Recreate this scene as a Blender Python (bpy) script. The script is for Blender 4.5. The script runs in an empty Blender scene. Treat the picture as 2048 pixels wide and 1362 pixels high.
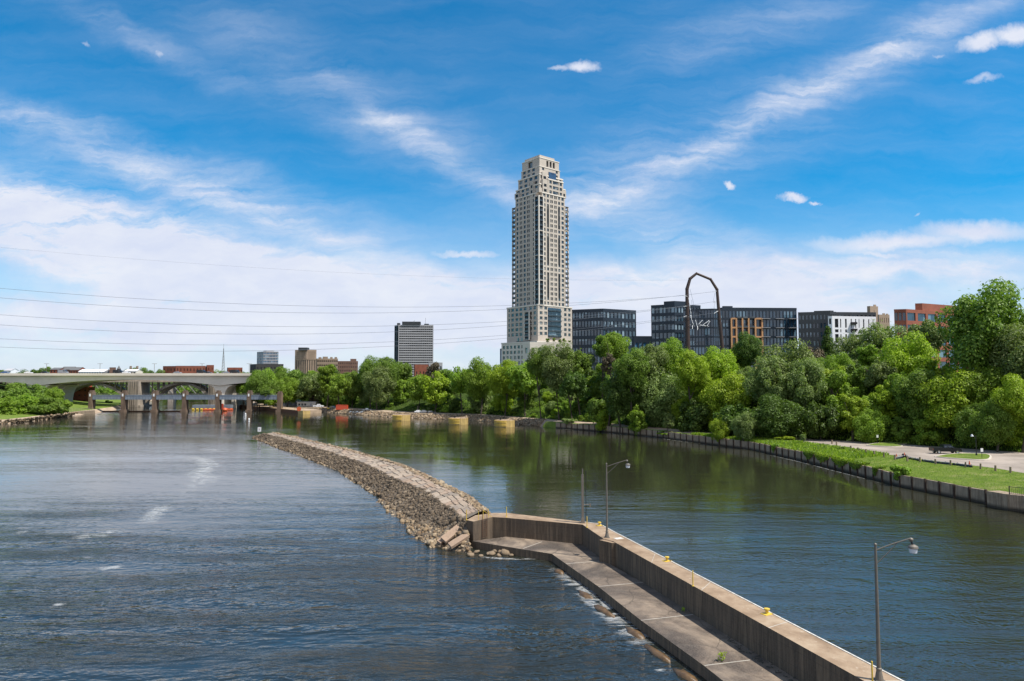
import bpy, math, random
import numpy as np
from mathutils import Vector, Matrix
from mathutils.bvhtree import BVHTree
R = math.radians
random.seed(7); rng = np.random.default_rng(7)
SC = bpy.context.scene
COL = SC.collection

# ------------------------------------------------------------------ camera
F = 1365.0; PITCH = math.atan(74/1365.0); H = 19.5
cp, sp = math.cos(PITCH), math.sin(PITCH)
cam_d = bpy.data.cameras.new('camera'); cam = bpy.data.objects.new('camera', cam_d); COL.objects.link(cam)
cam_d.sensor_width = 36; cam_d.lens = F/2048*36; cam_d.clip_end = 20000; cam_d.clip_start = 0.5
cam.location = (0, 0, H); cam.rotation_euler = (R(90)+PITCH, 0, 0)
SC.camera = cam
SC.render.resolution_x = 1024; SC.render.resolution_y = 681

def ray(px, py):
    dx = (px-1024)/F; dz = -(py-681)/F
    return dx, cp - sp*dz, sp + cp*dz
def at(px, py, z=0.0):
    x, y, w = ray(px, py); t = (z-H)/w
    return Vector((x*t, y*t, z))
def atd(px, py, D):
    x, y, w = ray(px, py); t = D/y
    return Vector((x*t, D, H+w*t))
def proj(p):
    dep = p[1]*cp + (p[2]-H)*sp; up = -p[1]*sp + (p[2]-H)*cp
    return 1024+F*p[0]/dep, 681-F*up/dep

# ------------------------------------------------------------------ sun, sky
SUN_AZ = Vector((0.91, -0.41, 0)).normalized(); SUN_EL = R(60)
sd = Vector((SUN_AZ.x*math.cos(SUN_EL), SUN_AZ.y*math.cos(SUN_EL), math.sin(SUN_EL)))
sl = bpy.data.lights.new('sun', 'SUN'); sl.energy = 5.0; sl.angle = R(0.5); sl.color = (1.0, 0.955, 0.88)
so = bpy.data.objects.new('sun', sl); COL.objects.link(so); so.rotation_euler = sd.to_track_quat('Z', 'Y').to_euler()
SC.view_settings.view_transform = 'Standard'; SC.view_settings.look = 'None'
SC.view_settings.exposure = 0.42; SC.view_settings.gamma = 1.0

W = bpy.data.worlds.new('World'); SC.world = W; W.use_nodes = True
def build_world():
    nt = W.node_tree; N = nt.nodes; L = nt.links; N.clear()
    def n(t, **k):
        o = N.new(t)
        for a, b in k.items(): setattr(o, a, b)
        return o
    def m(op, a, b=None, c=None, clamp=False):
        o = n('ShaderNodeMath', operation=op); o.use_clamp = clamp
        for i, v in enumerate((a, b, c)):
            if v is None: continue
            if isinstance(v, (int, float)): o.inputs[i].default_value = v
            else: L.new(v, o.inputs[i])
        return o.outputs[0]
    out = n('ShaderNodeOutputWorld'); bg = n('ShaderNodeBackground'); bg.inputs[1].default_value = 0.115
    sky = n('ShaderNodeTexSky', sky_type='NISHITA'); sky.sun_disc = False
    sky.sun_elevation = SUN_EL; sky.sun_rotation = math.atan2(SUN_AZ.x, SUN_AZ.y)
    sky.air_density = 1.0; sky.dust_density = 0.3; sky.ozone_density = 3.0
    hs = n('ShaderNodeHueSaturation'); hs.inputs['Hue'].default_value = 0.495; hs.inputs['Saturation'].default_value = 1.25; hs.inputs['Value'].default_value = 1.0
    tint = n('ShaderNodeMix', data_type='RGBA', blend_type='MULTIPLY'); tint.inputs[0].default_value = 1; L.new(sky.outputs[0], tint.inputs[6]); tint.inputs[7].default_value = (.50, .84, 1.0, 1)
    L.new(tint.outputs[2], hs.inputs['Color'])
    tc = n('ShaderNodeTexCoord'); sx = n('ShaderNodeSeparateXYZ'); L.new(tc.outputs['Generated'], sx.inputs[0])
    yy = m('MAXIMUM', m('ABSOLUTE', sx.outputs[1]), 0.12)
    a = m('DIVIDE', sx.outputs[0], yy); b = m('DIVIDE', sx.outputs[2], yy)
    cb = n('ShaderNodeCombineXYZ'); L.new(a, cb.inputs[0]); L.new(b, cb.inputs[1])
    G = cb.outputs[0]
    def g(px, py):
        x, y, z = ray(px, py); return x/y, z/y
    def noise(vec, scale, detail=6, rough=0.6, dist=0.0, rot=0, sc=(1, 1, 1)):
        mp = n('ShaderNodeMapping'); mp.inputs['Rotation'].default_value = (0, 0, rot); mp.inputs['Scale'].default_value = sc
        L.new(vec, mp.inputs[0])
        t = n('ShaderNodeTexNoise'); t.inputs['Scale'].default_value = scale; t.inputs['Detail'].default_value = detail
        t.inputs['Roughness'].default_value = rough; t.inputs['Distortion'].default_value = dist
        L.new(mp.outputs[0], t.inputs[0]); return t
    # distorted coordinates for ragged edges
    dn = noise(G, 9, 6, 0.62)
    vs = n('ShaderNodeVectorMath', operation='SUBTRACT'); L.new(dn.outputs['Color'], vs.inputs[0]); vs.inputs[1].default_value = (.5, .5, .5)
    def dist(amount):
        sc_ = n('ShaderNodeVectorMath', operation='MULTIPLY'); L.new(vs.outputs[0], sc_.inputs[0]); sc_.inputs[1].default_value = (amount, amount*.6, 0)
        ad = n('ShaderNodeVectorMath', operation='ADD'); L.new(G, ad.inputs[0]); L.new(sc_.outputs[0], ad.inputs[1]); return ad.outputs[0]
    GD = dist(0.10); GC = dist(0.055)
    dn2 = noise(G, 26, 6, 0.7)
    v2 = n('ShaderNodeVectorMath', operation='SUBTRACT'); L.new(dn2.outputs['Color'], v2.inputs[0]); v2.inputs[1].default_value = (.5, .5, .5)
    v3 = n('ShaderNodeVectorMath', operation='MULTIPLY'); L.new(v2.outputs[0], v3.inputs[0]); v3.inputs[1].default_value = (.034, .024, 0)
    v4 = n('ShaderNodeVectorMath', operation='ADD'); L.new(GC, v4.inputs[0]); L.new(v3.outputs[0], v4.inputs[1]); GC = v4.outputs[0]
    def blob(vec, px, py, rx, ry, rot, inner, outer, st):
        cx, cy = g(px, py)
        mp = n('ShaderNodeMapping', vector_type='TEXTURE'); mp.inputs['Location'].default_value = (cx, cy, 0)
        mp.inputs['Rotation'].default_value = (0, 0, R(rot)); mp.inputs['Scale'].default_value = (rx/F, ry/F, 1)
        L.new(vec, mp.inputs[0]); ln = n('ShaderNodeVectorMath', operation='LENGTH'); L.new(mp.outputs[0], ln.inputs[0])
        mr = n('ShaderNodeMapRange', interpolation_type='SMOOTHSTEP'); L.new(ln.outputs['Value'], mr.inputs[0])
        mr.inputs[1].default_value = outer; mr.inputs[2].default_value = inner; mr.inputs[3].default_value = 0; mr.inputs[4].default_value = st
        return mr.outputs[0]
    def total(vals, op):
        r = vals[0]
        for v in vals[1:]: r = m(op, r, v)
        return r
    # soft cirrus masks: px,py,rx,ry,rot(deg, ccw),inner,outer,strength
    soft = [(100, 430, 620, 150, -8, 0, 1.3, .42), (1560, 215, 560, 36, 27, 0, 1.3, .50), (1180, 375, 260, 50, 8, 0, 1.3, .34), (1800, 95, 330, 70, 26, 0, 1.3, .36),
            (1360, 300, 420, 110, 20, 0, 1.3, .30), (905, 320, 330, 32, -34, 0, 1.3, .42), (760, 230, 460, 90, -27, 0, 1.3, .28),
            (250, 500, 680, 110, -12, 0.2, 1.2, 1.0), (620, 570, 460, 70, -8, 0, 1.2, .85), (60, 400, 400, 60, -8, 0, 1.3, .42),
            (330, 330, 620, 60, -17, 0, 1.3, .40), (560, 440, 520, 35, -20, 0, 1.3, .5), (80, 240, 330, 40, -12, 0, 1.3, .30),
            (600, 640, 1000, 60, 0, 0, 1.3, .75), (1400, 560, 560, 55, 0, 0, 1.3, .72), (1350, 470, 260, 60, -15, 0, 1.3, .5),
            (1860, 520, 330, 50, -4, 0, 1.3, .62), (1250, 620, 800, 70, 0, 0, 1.3, .55), (1500, 60, 300, 60, 15, 0, 1.3, .2), (300, 90, 260, 34, -25, 0, 1.3, .25)]
    S = total([blob(GD, *q) for q in soft], 'ADD')
    # streaky texture, direction differs left/right
    nl = noise(GD, 3.0, 10, .66, .3, R(20), (1, 6, 1)).outputs[0]
    nr = noise(GD, 3.0, 10, .66, .3, R(-27), (1, 7, 1)).outputs[0]
    mrx = n('ShaderNodeMapRange', interpolation_type='SMOOTHSTEP'); L.new(a, mrx.inputs[0]); mrx.inputs[1].default_value = -0.12; mrx.inputs[2].default_value = 0.18
    mx = n('ShaderNodeMix', data_type='FLOAT'); L.new(mrx.outputs[0], mx.inputs[0]); L.new(nl, mx.inputs[2]); L.new(nr, mx.inputs[3])
    flat = noise(GD, 4.0, 8, .62, .3, 0, (1, 4.5, 1)).outputs[0]
    mrb = n('ShaderNodeMapRange', interpolation_type='SMOOTHSTEP'); L.new(b, mrb.inputs[0]); mrb.inputs[1].default_value = 0.24; mrb.inputs[2].default_value = 0.12
    mx2 = n('ShaderNodeMix', data_type='FLOAT'); L.new(mrb.outputs[0], mx2.inputs[0]); L.new(mx.outputs[0], mx2.inputs[2]); L.new(flat, mx2.inputs[3])
    tex = n('ShaderNodeMapRange'); L.new(mx2.outputs[0], tex.inputs[0]); tex.inputs[1].default_value = .30; tex.inputs[2].default_value = .66
    tex.inputs[3].default_value = 0.06; tex.inputs[4].default_value = 1.24
    fine = noise(G, 14, 8, .7, 0, R(8), (1, 3, 1)).outputs[0]
    fm = n('ShaderNodeMapRange'); L.new(fine, fm.inputs[0]); fm.inputs[1].default_value = .3; fm.inputs[2].default_value = .7; fm.inputs[3].default_value = .68; fm.inputs[4].default_value = 1.26
    cirrus = m('MULTIPLY', m('MULTIPLY', S, tex.outputs[0]), fm.outputs[0])
    hz = n('ShaderNodeMapRange', interpolation_type='SMOOTHSTEP'); L.new(b, hz.inputs[0]); hz.inputs[1].default_value = .30; hz.inputs[2].default_value = 0.0
    hz.inputs[3].default_value = 0.0; hz.inputs[4].default_value = .78
    thin = m('MULTIPLY', m('MULTIPLY', mx.outputs[0], mx.outputs[0]), .26)
    soft_all = m('ADD', m('ADD', cirrus, hz.outputs[0]), thin)
    puffs = [(1165, 133, 46, 17, 4, .1, 1.15, 1.), (1120, 138, 34, 8, 4, .1, 1.2, .6), (1965, 84, 62, 25, 14, .2, 1.15, 1.), (2030, 68, 55, 28, 12, .2, 1.15, 1.),
             (1966, 163, 44, 11, 6, 0, 1.2, .62), (1880, 112, 20, 6, 0, 0, 1.3, .5), (1460, 373, 15, 9, -30, .1, 1.3, .95), (1584, 397, 36, 10, 6, .15, 1.2, 1.),
             (1628, 405, 20, 5, 4, .1, 1.2, .9), (836, 564, 24, 9, 0, .1, 1.2, .8), (1790, 482, 260, 30, 3, 0, 1.3, 1.0), (1950, 462, 170, 30, 0, 0, 1.3, 1.0), (1760, 505, 140, 14, -8, 0, 1.3, .9),
             (1900, 535, 260, 22, -2, 0, 1.3, .9), (930, 508, 110, 13, 2, 0, 1.3, .85), (1650, 505, 110, 14, -3, 0, 1.2, .55), (315, 103, 14, 9, -40, 0, 1.3, .6),
             (175, 87, 14, 5, -15, 0, 1.3, .45), (700, 558, 70, 10, 0, 0, 1.2, .5), (1835, 424, 14, 4, 10, 0, 1.3, .5), (1320, 430, 50, 16, 8, 0, 1.3, .4), (420, 470, 200, 16, -10, 0, 1.3, .4)]
    pv = total([blob(GC, *q) for q in puffs], 'MAXIMUM')
    cov = m('MINIMUM', m('MAXIMUM', soft_all, pv), 0.97)
    # broken cloud added in the unseen sky behind the viewer as neutral fill light
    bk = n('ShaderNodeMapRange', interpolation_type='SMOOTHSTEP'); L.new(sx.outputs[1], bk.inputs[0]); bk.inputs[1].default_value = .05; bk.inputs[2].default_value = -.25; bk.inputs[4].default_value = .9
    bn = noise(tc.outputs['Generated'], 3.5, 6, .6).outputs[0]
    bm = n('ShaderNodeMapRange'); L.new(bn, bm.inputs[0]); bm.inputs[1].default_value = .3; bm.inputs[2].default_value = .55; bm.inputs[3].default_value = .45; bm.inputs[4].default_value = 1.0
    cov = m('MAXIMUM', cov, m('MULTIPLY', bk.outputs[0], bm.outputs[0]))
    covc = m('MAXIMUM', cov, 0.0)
    # cloud brightness, a bit greyer underneath
    shade = n('ShaderNodeMapRange'); L.new(noise(GD, 7, 6, .6, 0, 0, (1, 3, 1)).outputs[0], shade.inputs[0]); shade.inputs[1].default_value = .35; shade.inputs[2].default_value = .65
    shade.inputs[3].default_value = 0.0; shade.inputs[4].default_value = 1.0
    cc = n('ShaderNodeMix', data_type='RGBA'); L.new(shade.outputs[0], cc.inputs[0]); cc.inputs[6].default_value = (4.6, 4.95, 6.0, 1); cc.inputs[7].default_value = (5.4, 5.6, 6.2, 1)
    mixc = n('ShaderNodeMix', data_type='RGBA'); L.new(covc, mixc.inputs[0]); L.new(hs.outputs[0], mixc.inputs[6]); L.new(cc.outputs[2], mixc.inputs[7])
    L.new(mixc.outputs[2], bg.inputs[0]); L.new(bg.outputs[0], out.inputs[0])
build_world()

# ------------------------------------------------------------------ materials
class NT:
    def __init__(s, name):
        s.m = bpy.data.materials.new(name); s.m.use_nodes = True; s.t = s.m.node_tree; s.N = s.t.nodes; s.L = s.t.links
        s.b = s.N['Principled BSDF']
    def n(s, t, **k):
        o = s.N.new(t)
        for a, b in k.items(): setattr(o, a, b)
        return o
    def link(s, a, b): s.L.new(a, b)
    def coords(s, kind='Object'):
        return s.n('ShaderNodeTexCoord').outputs[kind]
    def pos(s): return s.n('ShaderNodeNewGeometry').outputs['Position']
    def noise(s, vec, scale, detail=5, rough=.6, sc=(1, 1, 1), dist=0, rot=(0, 0, 0)):
        mp = s.n('ShaderNodeMapping'); mp.inputs['Scale'].default_value = sc; mp.inputs['Rotation'].default_value = rot; s.link(vec, mp.inputs[0])
        t = s.n('ShaderNodeTexNoise'); t.inputs['Scale'].default_value = scale; t.inputs['Detail'].default_value = detail
        t.inputs['Roughness'].default_value = rough; t.inputs['Distortion'].default_value = dist; s.link(mp.outputs[0], t.inputs[0]); return t.outputs[0]
    def ramp(s, v, stops):
        r = s.n('ShaderNodeValToRGB'); s.link(v, r.inputs[0]); e = r.color_ramp.elements
        while len(e) < len(stops): e.new(.5)
        for i, (p, c) in enumerate(stops): e[i].position = p; e[i].color = (*c, 1) if len(c) == 3 else c
        return r.outputs[0]
    def mix(s, f, a, b, mode='MIX'):
        x = s.n('ShaderNodeMix', data_type='RGBA', blend_type=mode)
        for sock, v in ((x.inputs[0], f), (x.inputs[6], a), (x.inputs[7], b)):
            if isinstance(v, (int, float)): sock.default_value = v
            elif isinstance(v, tuple): sock.default_value = (*v[:3], 1)
            else: s.link(v, sock)
        return x.outputs[2]
    def math(s, op, a, b=0, clamp=False):
        o = s.n('ShaderNodeMath', operation=op); o.use_clamp = clamp
        for i, v in enumerate((a, b)):
            if isinstance(v, (int, float)): o.inputs[i].default_value = v
            else: s.link(v, o.inputs[i])
        return o.outputs[0]
    def rng(s, v, a, b, c, d):
        o = s.n('ShaderNodeMapRange'); s.link(v, o.inputs[0])
        for i, x in enumerate((a, b, c, d)): o.inputs[i+1].default_value = x
        return o.outputs[0]
    def bump(s, h, dist=.05, st=1.0):
        b = s.n('ShaderNodeBump'); b.inputs['Distance'].default_value = dist; b.inputs['Strength'].default_value = st
        s.link(h, b.inputs['Height']); s.link(b.outputs[0], s.b.inputs['Normal'])
    def set(s, col=None, rough=None, metal=None, spec=None):
        if col is not None:
            if isinstance(col, tuple): s.b.inputs['Base Color'].default_value = (*col[:3], 1)
            else: s.link(col, s.b.inputs['Base Color'])
        if rough is not None:
            if isinstance(rough, (int, float)): s.b.inputs['Roughness'].default_value = rough
            else: s.link(rough, s.b.inputs['Roughness'])
        if metal is not None: s.b.inputs['Metallic'].default_value = metal
        if spec is not None: s.b.inputs['Specular IOR Level'].default_value = spec
        return s.m
def mul(c, k): return tuple(x*k for x in c)
def plain(name, c, rough=.7, metal=0, var=.25, scale=1.5, bump=0.0, bscale=8, spec=.5, sc=(1, 1, 1)):
    t = NT(name); p = t.pos(); v = t.noise(p, scale, 6, .65, sc)
    col = t.ramp(v, [(.3, mul(c, 1-var)), (.7, mul(c, 1+var*.7))])
    if bump: t.bump(t.noise(p, bscale, 5, .6), bump)
    return t.set(col, rough, metal, spec)

M = {}
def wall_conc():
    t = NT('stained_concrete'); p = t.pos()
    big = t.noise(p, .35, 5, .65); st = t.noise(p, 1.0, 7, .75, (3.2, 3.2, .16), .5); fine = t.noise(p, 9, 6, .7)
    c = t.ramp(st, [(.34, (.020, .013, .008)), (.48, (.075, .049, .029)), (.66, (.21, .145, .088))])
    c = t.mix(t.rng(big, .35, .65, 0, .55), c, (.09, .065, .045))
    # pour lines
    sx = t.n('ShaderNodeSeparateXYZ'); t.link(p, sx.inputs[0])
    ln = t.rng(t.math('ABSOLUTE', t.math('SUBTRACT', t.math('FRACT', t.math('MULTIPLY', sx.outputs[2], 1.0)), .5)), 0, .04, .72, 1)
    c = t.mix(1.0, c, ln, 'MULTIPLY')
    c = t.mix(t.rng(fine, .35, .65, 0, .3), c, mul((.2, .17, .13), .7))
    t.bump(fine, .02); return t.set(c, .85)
M['wallconc'] = wall_conc()
def top_conc():
    t = NT('sandy_concrete'); p = t.pos()
    c = t.ramp(t.noise(p, .5, 6, .65), [(.35, (.20, .130, .075)), (.52, (.29, .20, .125)), (.70, (.38, .285, .19))])
    c = t.mix(t.rng(t.noise(p, 6, 5, .7), .55, .75, 0, .6), c, (.16, .115, .075))
    c = t.mix(t.rng(t.noise(p, 2.3, 3, .5), .66, .72, 0, .5), c, (.55, .47, .38))
    t.bump(t.noise(p, 14, 5, .6), .01); return t.set(c, .85)
M['topconc'] = top_conc()
def walk_conc():
    t = NT('weathered_walkway_concrete'); p = t.pos()
    c = t.ramp(t.noise(p, .16, 7, .68, dist=.6), [(.38, (.032, .023, .016)), (.47, (.085, .061, .043)), (.54, (.165, .122, .085)), (.66, (.30, .225, .155))])
    c = t.mix(t.rng(t.noise(p, 1.1, 6, .72), .45, .7, 0, .55), c, (.10, .082, .064))
    c = t.mix(t.rng(t.noise(p, 2.6, 3, .6), .70, .76, 0, .7), c, (.45, .38, .31))
    c = t.mix(t.rng(t.noise(p, 9, 5, .7), .4, .7, 0, .35), c, (.26, .21, .17))
    vo = t.n('ShaderNodeTexVoronoi'); vo.feature = 'DISTANCE_TO_EDGE'; vo.inputs['Scale'].default_value = .22
    ad = t.n('ShaderNodeVectorMath', operation='ADD'); t.link(p, ad.inputs[0]); dn = t.n('ShaderNodeTexNoise'); dn.inputs['Scale'].default_value = .7; dn.inputs['Detail'].default_value = 6; t.link(p, dn.inputs[0]); t.link(dn.outputs['Color'], ad.inputs[1]); t.link(ad.outputs[0], vo.inputs['Vector'])
    c = t.mix(t.rng(vo.outputs['Distance'], .0, .012, .7, 0), c, (.04, .03, .02))
    c = t.mix(t.rng(t.noise(p, .4, 6, .7, dist=1.2), .58, .70, 0, .6), c, (.04, .032, .026))
    t.bump(t.noise(p, 10, 6, .65), .012); return t.set(c, .82)
M['walk'] = walk_conc()
M['joint'] = plain('pale_joint_filler', (.42, .38, .32), .9)
M['edgewhite'] = plain('worn_white_paint', (.58, .54, .47), .7, var=.4, scale=3)
M['yellow'] = plain('yellow_paint', (.62, .42, .05), .55, var=.2)
M['galv'] = plain('weathered_galvanised_steel', (.16, .14, .115), .55, .3, .2)
M['darksteel'] = plain('dark_steel', (.03, .03, .032), .5, .6)
M['black'] = plain('black_paint', (.012, .012, .014), .4)
M['white'] = plain('white_paint', (.75, .75, .73), .5, var=.06)
M['rust'] = plain('rusted_steel', (.10, .045, .022), .85, 0, .5, 3)
M['pilerust'] = plain('dark_rusted_pile', (.055, .032, .02), .9, 0, .5, 3)
M['corten'] = plain('weathering_steel', (.06, .036, .028), .6, .2, .35, .6, sc=(1, 1, .2))
M['wood'] = plain('weathered_timber', (.22, .17, .11), .85, 0, .4, 3, sc=(1, 1, .3))
M['orange'] = plain('orange_plastic', (.55, .10, .03), .5, var=.1)
M['red'] = plain('red_paint', (.36, .05, .022), .5, var=.25)
M['lampglass'] = plain('prismatic_lamp_glass', (.55, .57, .6), .15)
M['insul'] = plain('white_porcelain', (.8, .8, .8), .2, var=.03)
M['wire'] = plain('aluminium_wire', (.22, .23, .25), .5, .6)
M['brownalgae'] = plain('algae_covered_stone', (.12, .07, .03), .45, 0, .5, 2.5, .05, 4)
def rockmat(name, cs):
    t = NT(name); g = t.n('ShaderNodeNewGeometry'); p = g.outputs['Position']
    c = t.ramp(g.outputs['Random Per Island'], [(i/(len(cs)-1), k) for i, k in enumerate(cs)])
    c = t.mix(t.rng(t.noise(p, 2.5, 5, .7), .4, .7, 0, .5), c, mul(cs[0], .6)); t.bump(t.noise(p, 5, 5, .7), .05)
    return t.set(c, .9)
M['rock_dark'] = rockmat('dark_grey_rock', [(0.0540, 0.0378, 0.0234), (0.1125, 0.0798, 0.0484), (0.0720, 0.0521, 0.0328), (0.2340, 0.1764, 0.1170), (0.0900, 0.0638, 0.0390), (0.1440, 0.1050, 0.0663)])
M['rock_tan'] = rockmat('tan_limestone_rock', [(0.1776, 0.1120, 0.0561), (0.2960, 0.2170, 0.1320), (0.1332, 0.0840, 0.0462), (0.3848, 0.3080, 0.2112), (0.2220, 0.1540, 0.0858)])
M['slab'] = rockmat('limestone_paving_slab', [(0.2788, 0.2080, 0.1480), (0.3444, 0.2640, 0.1920), (0.2214, 0.1800, 0.1440), (0.3116, 0.2120, 0.1440), (0.3854, 0.3080, 0.2320), (0.2050, 0.1640, 0.1240)])
M['dirt'] = plain('pale_dirt', (.36, .27, .19), .95, 0, .3, .4, .05, 2)
def asphalt():
    t = NT('sun_bleached_asphalt'); p = t.pos()
    c = t.ramp(t.noise(p, .12, 7, .66), [(.38, (.22, .18, .145)), (.62, (.37, .305, .25))])
    c = t.mix(t.rng(t.noise(p, .35, 7, .75, (1, .4, 1), 1.5), .6, .68, 0, .5), c, (.14, .12, .10))
    c = t.mix(t.rng(t.noise(p, 7, 4, .7), .4, .7, 0, .3), c, (.18, .155, .13)); t.bump(t.noise(p, 12, 4, .6), .01); return t.set(c, .9)
M['asphalt'] = asphalt()
def grass():
    t = NT('grass'); p = t.pos()
    c = t.ramp(t.noise(p, .35, 7, .72), [(.28, (.07, .11, .02)), (.45, (.125, .18, .03)), (.6, (.19, .235, .045)), (.78, (.30, .29, .10))])
    c = t.mix(t.rng(t.noise(p, 3.5, 6, .8), .38, .66, 0, .6), c, (.07, .12, .018))
    c = t.mix(t.rng(t.noise(p, .3, 8, .78), .54, .70, 0, .8), c, (.34, .29, .14))
    t.bump(t.noise(p, 4.5, 7, .8), .25); return t.set(c, .95, spec=.1)
M['grass'] = grass()
def under():
    t = NT('undergrowth'); p = t.pos()
    c = t.ramp(t.noise(p, .22, 7, .72), [(.3, (.018, .03, .008)), (.5, (.04, .065, .014)), (.7, (.085, .115, .028)), (.85, (.13, .12, .06))])
    t.bump(t.noise(p, 2.2, 7, .8), .6); return t.set(c, .98, spec=.05)
M['under'] = under()
def leafmat(name, c1, c2, c3, trans=.42):
    t = NT(name); g = t.n('ShaderNodeNewGeometry')
    oi = t.n('ShaderNodeObjectInfo')
    c = t.ramp(g.outputs['Random Per Island'], [(0, c1), (.5, c2), (1, c3)])
    nz = t.noise(g.outputs['Position'], .45, 3, .6)
    c = t.mix(t.rng(nz, .35, .65, 0, .5), c, mul(c3, 1.15))
    hs = t.n('ShaderNodeHueSaturation'); hs.inputs['Saturation'].default_value = 1.0
    t.link(c, hs.inputs['Color']); t.link(t.rng(oi.outputs['Random'], 0, 1, .494, .507), hs.inputs['Hue']); t.link(t.rng(oi.outputs['Random'], 0, 1, .90, 1.18), hs.inputs['Value'])
    c = hs.outputs[0]
    t.set(c, .5, spec=.25)
    tr = t.n('ShaderNodeBsdfTranslucent'); t.link(t.mix(1.0, c, (1.0, 1.15, .45), 'MULTIPLY'), tr.inputs[0])
    mx = t.n('ShaderNodeMixShader'); mx.inputs[0].default_value = trans; t.link(t.b.outputs[0], mx.inputs[1]); t.link(tr.outputs[0], mx.inputs[2])
    t.link(mx.outputs[0], t.N['Material Output'].inputs[0]); return t.m
LEAF = {
 'dark': leafmat('dark_green_leaves', (0.0401, 0.0739, 0.0146), (0.0684, 0.1187, 0.0209), (0.1180, 0.1792, 0.0314)),
 'mid': leafmat('green_leaves', (0.0708, 0.1232, 0.0188), (0.1239, 0.1994, 0.0272), (0.1947, 0.2800, 0.0397)),
 'bright': leafmat('bright_green_leaves', (0.0944, 0.1680, 0.0167), (0.1652, 0.2632, 0.0251), (0.2537, 0.3584, 0.0376)),
 'yellow': leafmat('yellow_green_leaves', (0.1416, 0.2128, 0.0146), (0.2301, 0.3192, 0.0209), (0.3304, 0.4256, 0.0334)),
 'silver': leafmat('silvery_green_leaves', (0.0920, 0.1400, 0.0376), (0.1534, 0.2072, 0.0585), (0.2478, 0.3080, 0.0992)),
 'brown': leafmat('reddish_brown_twigs', (0.0800, 0.0550, 0.0350), (0.1200, 0.0900, 0.0550), (0.1500, 0.1300, 0.0700), .1)}
M['bark'] = plain('bark', (.075, .058, .042), .95, 0, .4, 3, .03, 6, sc=(1, 1, .3))

def glass(name, c, c2, rough=.06, spec=1.0, cell=2.4, curt=(.35, .36, .36), cf=.12):
    t = NT(name); p = t.pos()
    mp = t.n('ShaderNodeVectorMath', operation='SNAP'); t.link(p, mp.inputs[0]); mp.inputs[1].default_value = (cell, cell, 3.1)
    wn = t.n('ShaderNodeTexWhiteNoise'); t.link(mp.outputs[0], wn.inputs[0])
    col = t.ramp(wn.outputs['Value'], [(0, c), (.6, c2), (1-cf, c2), (min(.999, 1-cf+.01), curt)])
    t.b.inputs['IOR'].default_value = 1.5
    return t.set(col, rough, 0, spec)
M['gl_tower'] = glass('tinted_window_glass', (.012, .016, .018), (.04, .055, .06), curt=(.22, .22, .20), cf=.2)
M['gl_apt'] = glass('pale_reflecting_glass', (.012, .025, .04), (.05, .09, .125), cf=.25, curt=(.20, .28, .33))
M['gl_dark'] = glass('dark_blue_glass', (.008, .018, .03), (.02, .05, .085), cf=.13, curt=(.12, .2, .26))
M['gl_blue'] = glass('blue_glass', (.03, .09, .16), (.06, .17, .30), cf=.2, curt=(.25, .4, .5))
M['gl_black'] = glass('black_glass', (.008, .009, .010), (.018, .02, .022), rough=.35, cf=.08, curt=(.06, .06, .06)); M['gl_black'].node_tree.nodes['Principled BSDF'].inputs['Specular IOR Level'].default_value = .25
M['beige'] = plain('beige_precast', (.47, .41, .345), .8, 0, .1, .12)
M['cream'] = plain('cream_precast', (.66, .60, .52), .8, 0, .08, .12)
M['navy'] = plain('navy_cladding', (.018, .028, .042), .45, .2, .25, .15)
M['charcoal'] = plain('charcoal_cladding', (.035, .04, .045), .6, 0, .25, .15)
M['orangebrick'] = plain('orange_brick', (.50, .27, .13), .85, 0, .15, .3)
M['brick'] = plain('red_brick', (.27, .085, .05), .9, 0, .25, .25)
M['brownbrick'] = plain('brown_brick', (.20, .115, .085), .9, 0, .2, .25)
M['tan'] = plain('tan_brick', (.34, .25, .18), .9, 0, .15, .2)
M['greyclad'] = plain('grey_panel', (.40, .39, .40), .7, 0, .1, .2)
M['roofgrey'] = plain('grey_roof', (.12, .12, .12), .85)
M['bridgewhite'] = plain('white_concrete', (.74, .655, .54), .8, 0, .12, .12)
M['oldconc'] = plain('old_grey_concrete', (.33, .28, .225), .9, 0, .4, .25, sc=(1, 1, .35))
M['oldconc2'] = plain('old_brown_concrete', (.24, .18, .12), .9, 0, .4, .35, sc=(1, 1, .35))
M['piercon'] = plain('brown_pier_concrete', (.15, .10, .068), .9, 0, .45, .5, sc=(1, 1, .3))
M['steelblue'] = plain('pale_blue_steel', (.19, .22, .26), .6, .1, .2, .3)
M['glaze'] = glass('car_glass', (.01, .012, .015), (.02, .025, .03), rough=.03, cf=.01)
M['tyre'] = plain('rubber', (.015, .015, .015), .8)
M['chrome'] = plain('bright_metal', (.6, .6, .6), .25, .9, .1)
def paint(name, c):
    m_ = plain(name, c, .25, .1, .05); m_.node_tree.nodes['Principled BSDF'].inputs['Coat Weight'].default_value = .25; return m_
M['p_black'] = paint('black_car_paint', (.005, .0055, .007)); M['p_white'] = paint('white_car_paint', (.7, .7, .7)); M['p_grey'] = paint('grey_car_paint', (.2, .21, .23))
M['p_red'] = paint('red_car_paint', (.35, .03, .02)); M['p_blue'] = paint('blue_car_paint', (.04, .09, .2))

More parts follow.
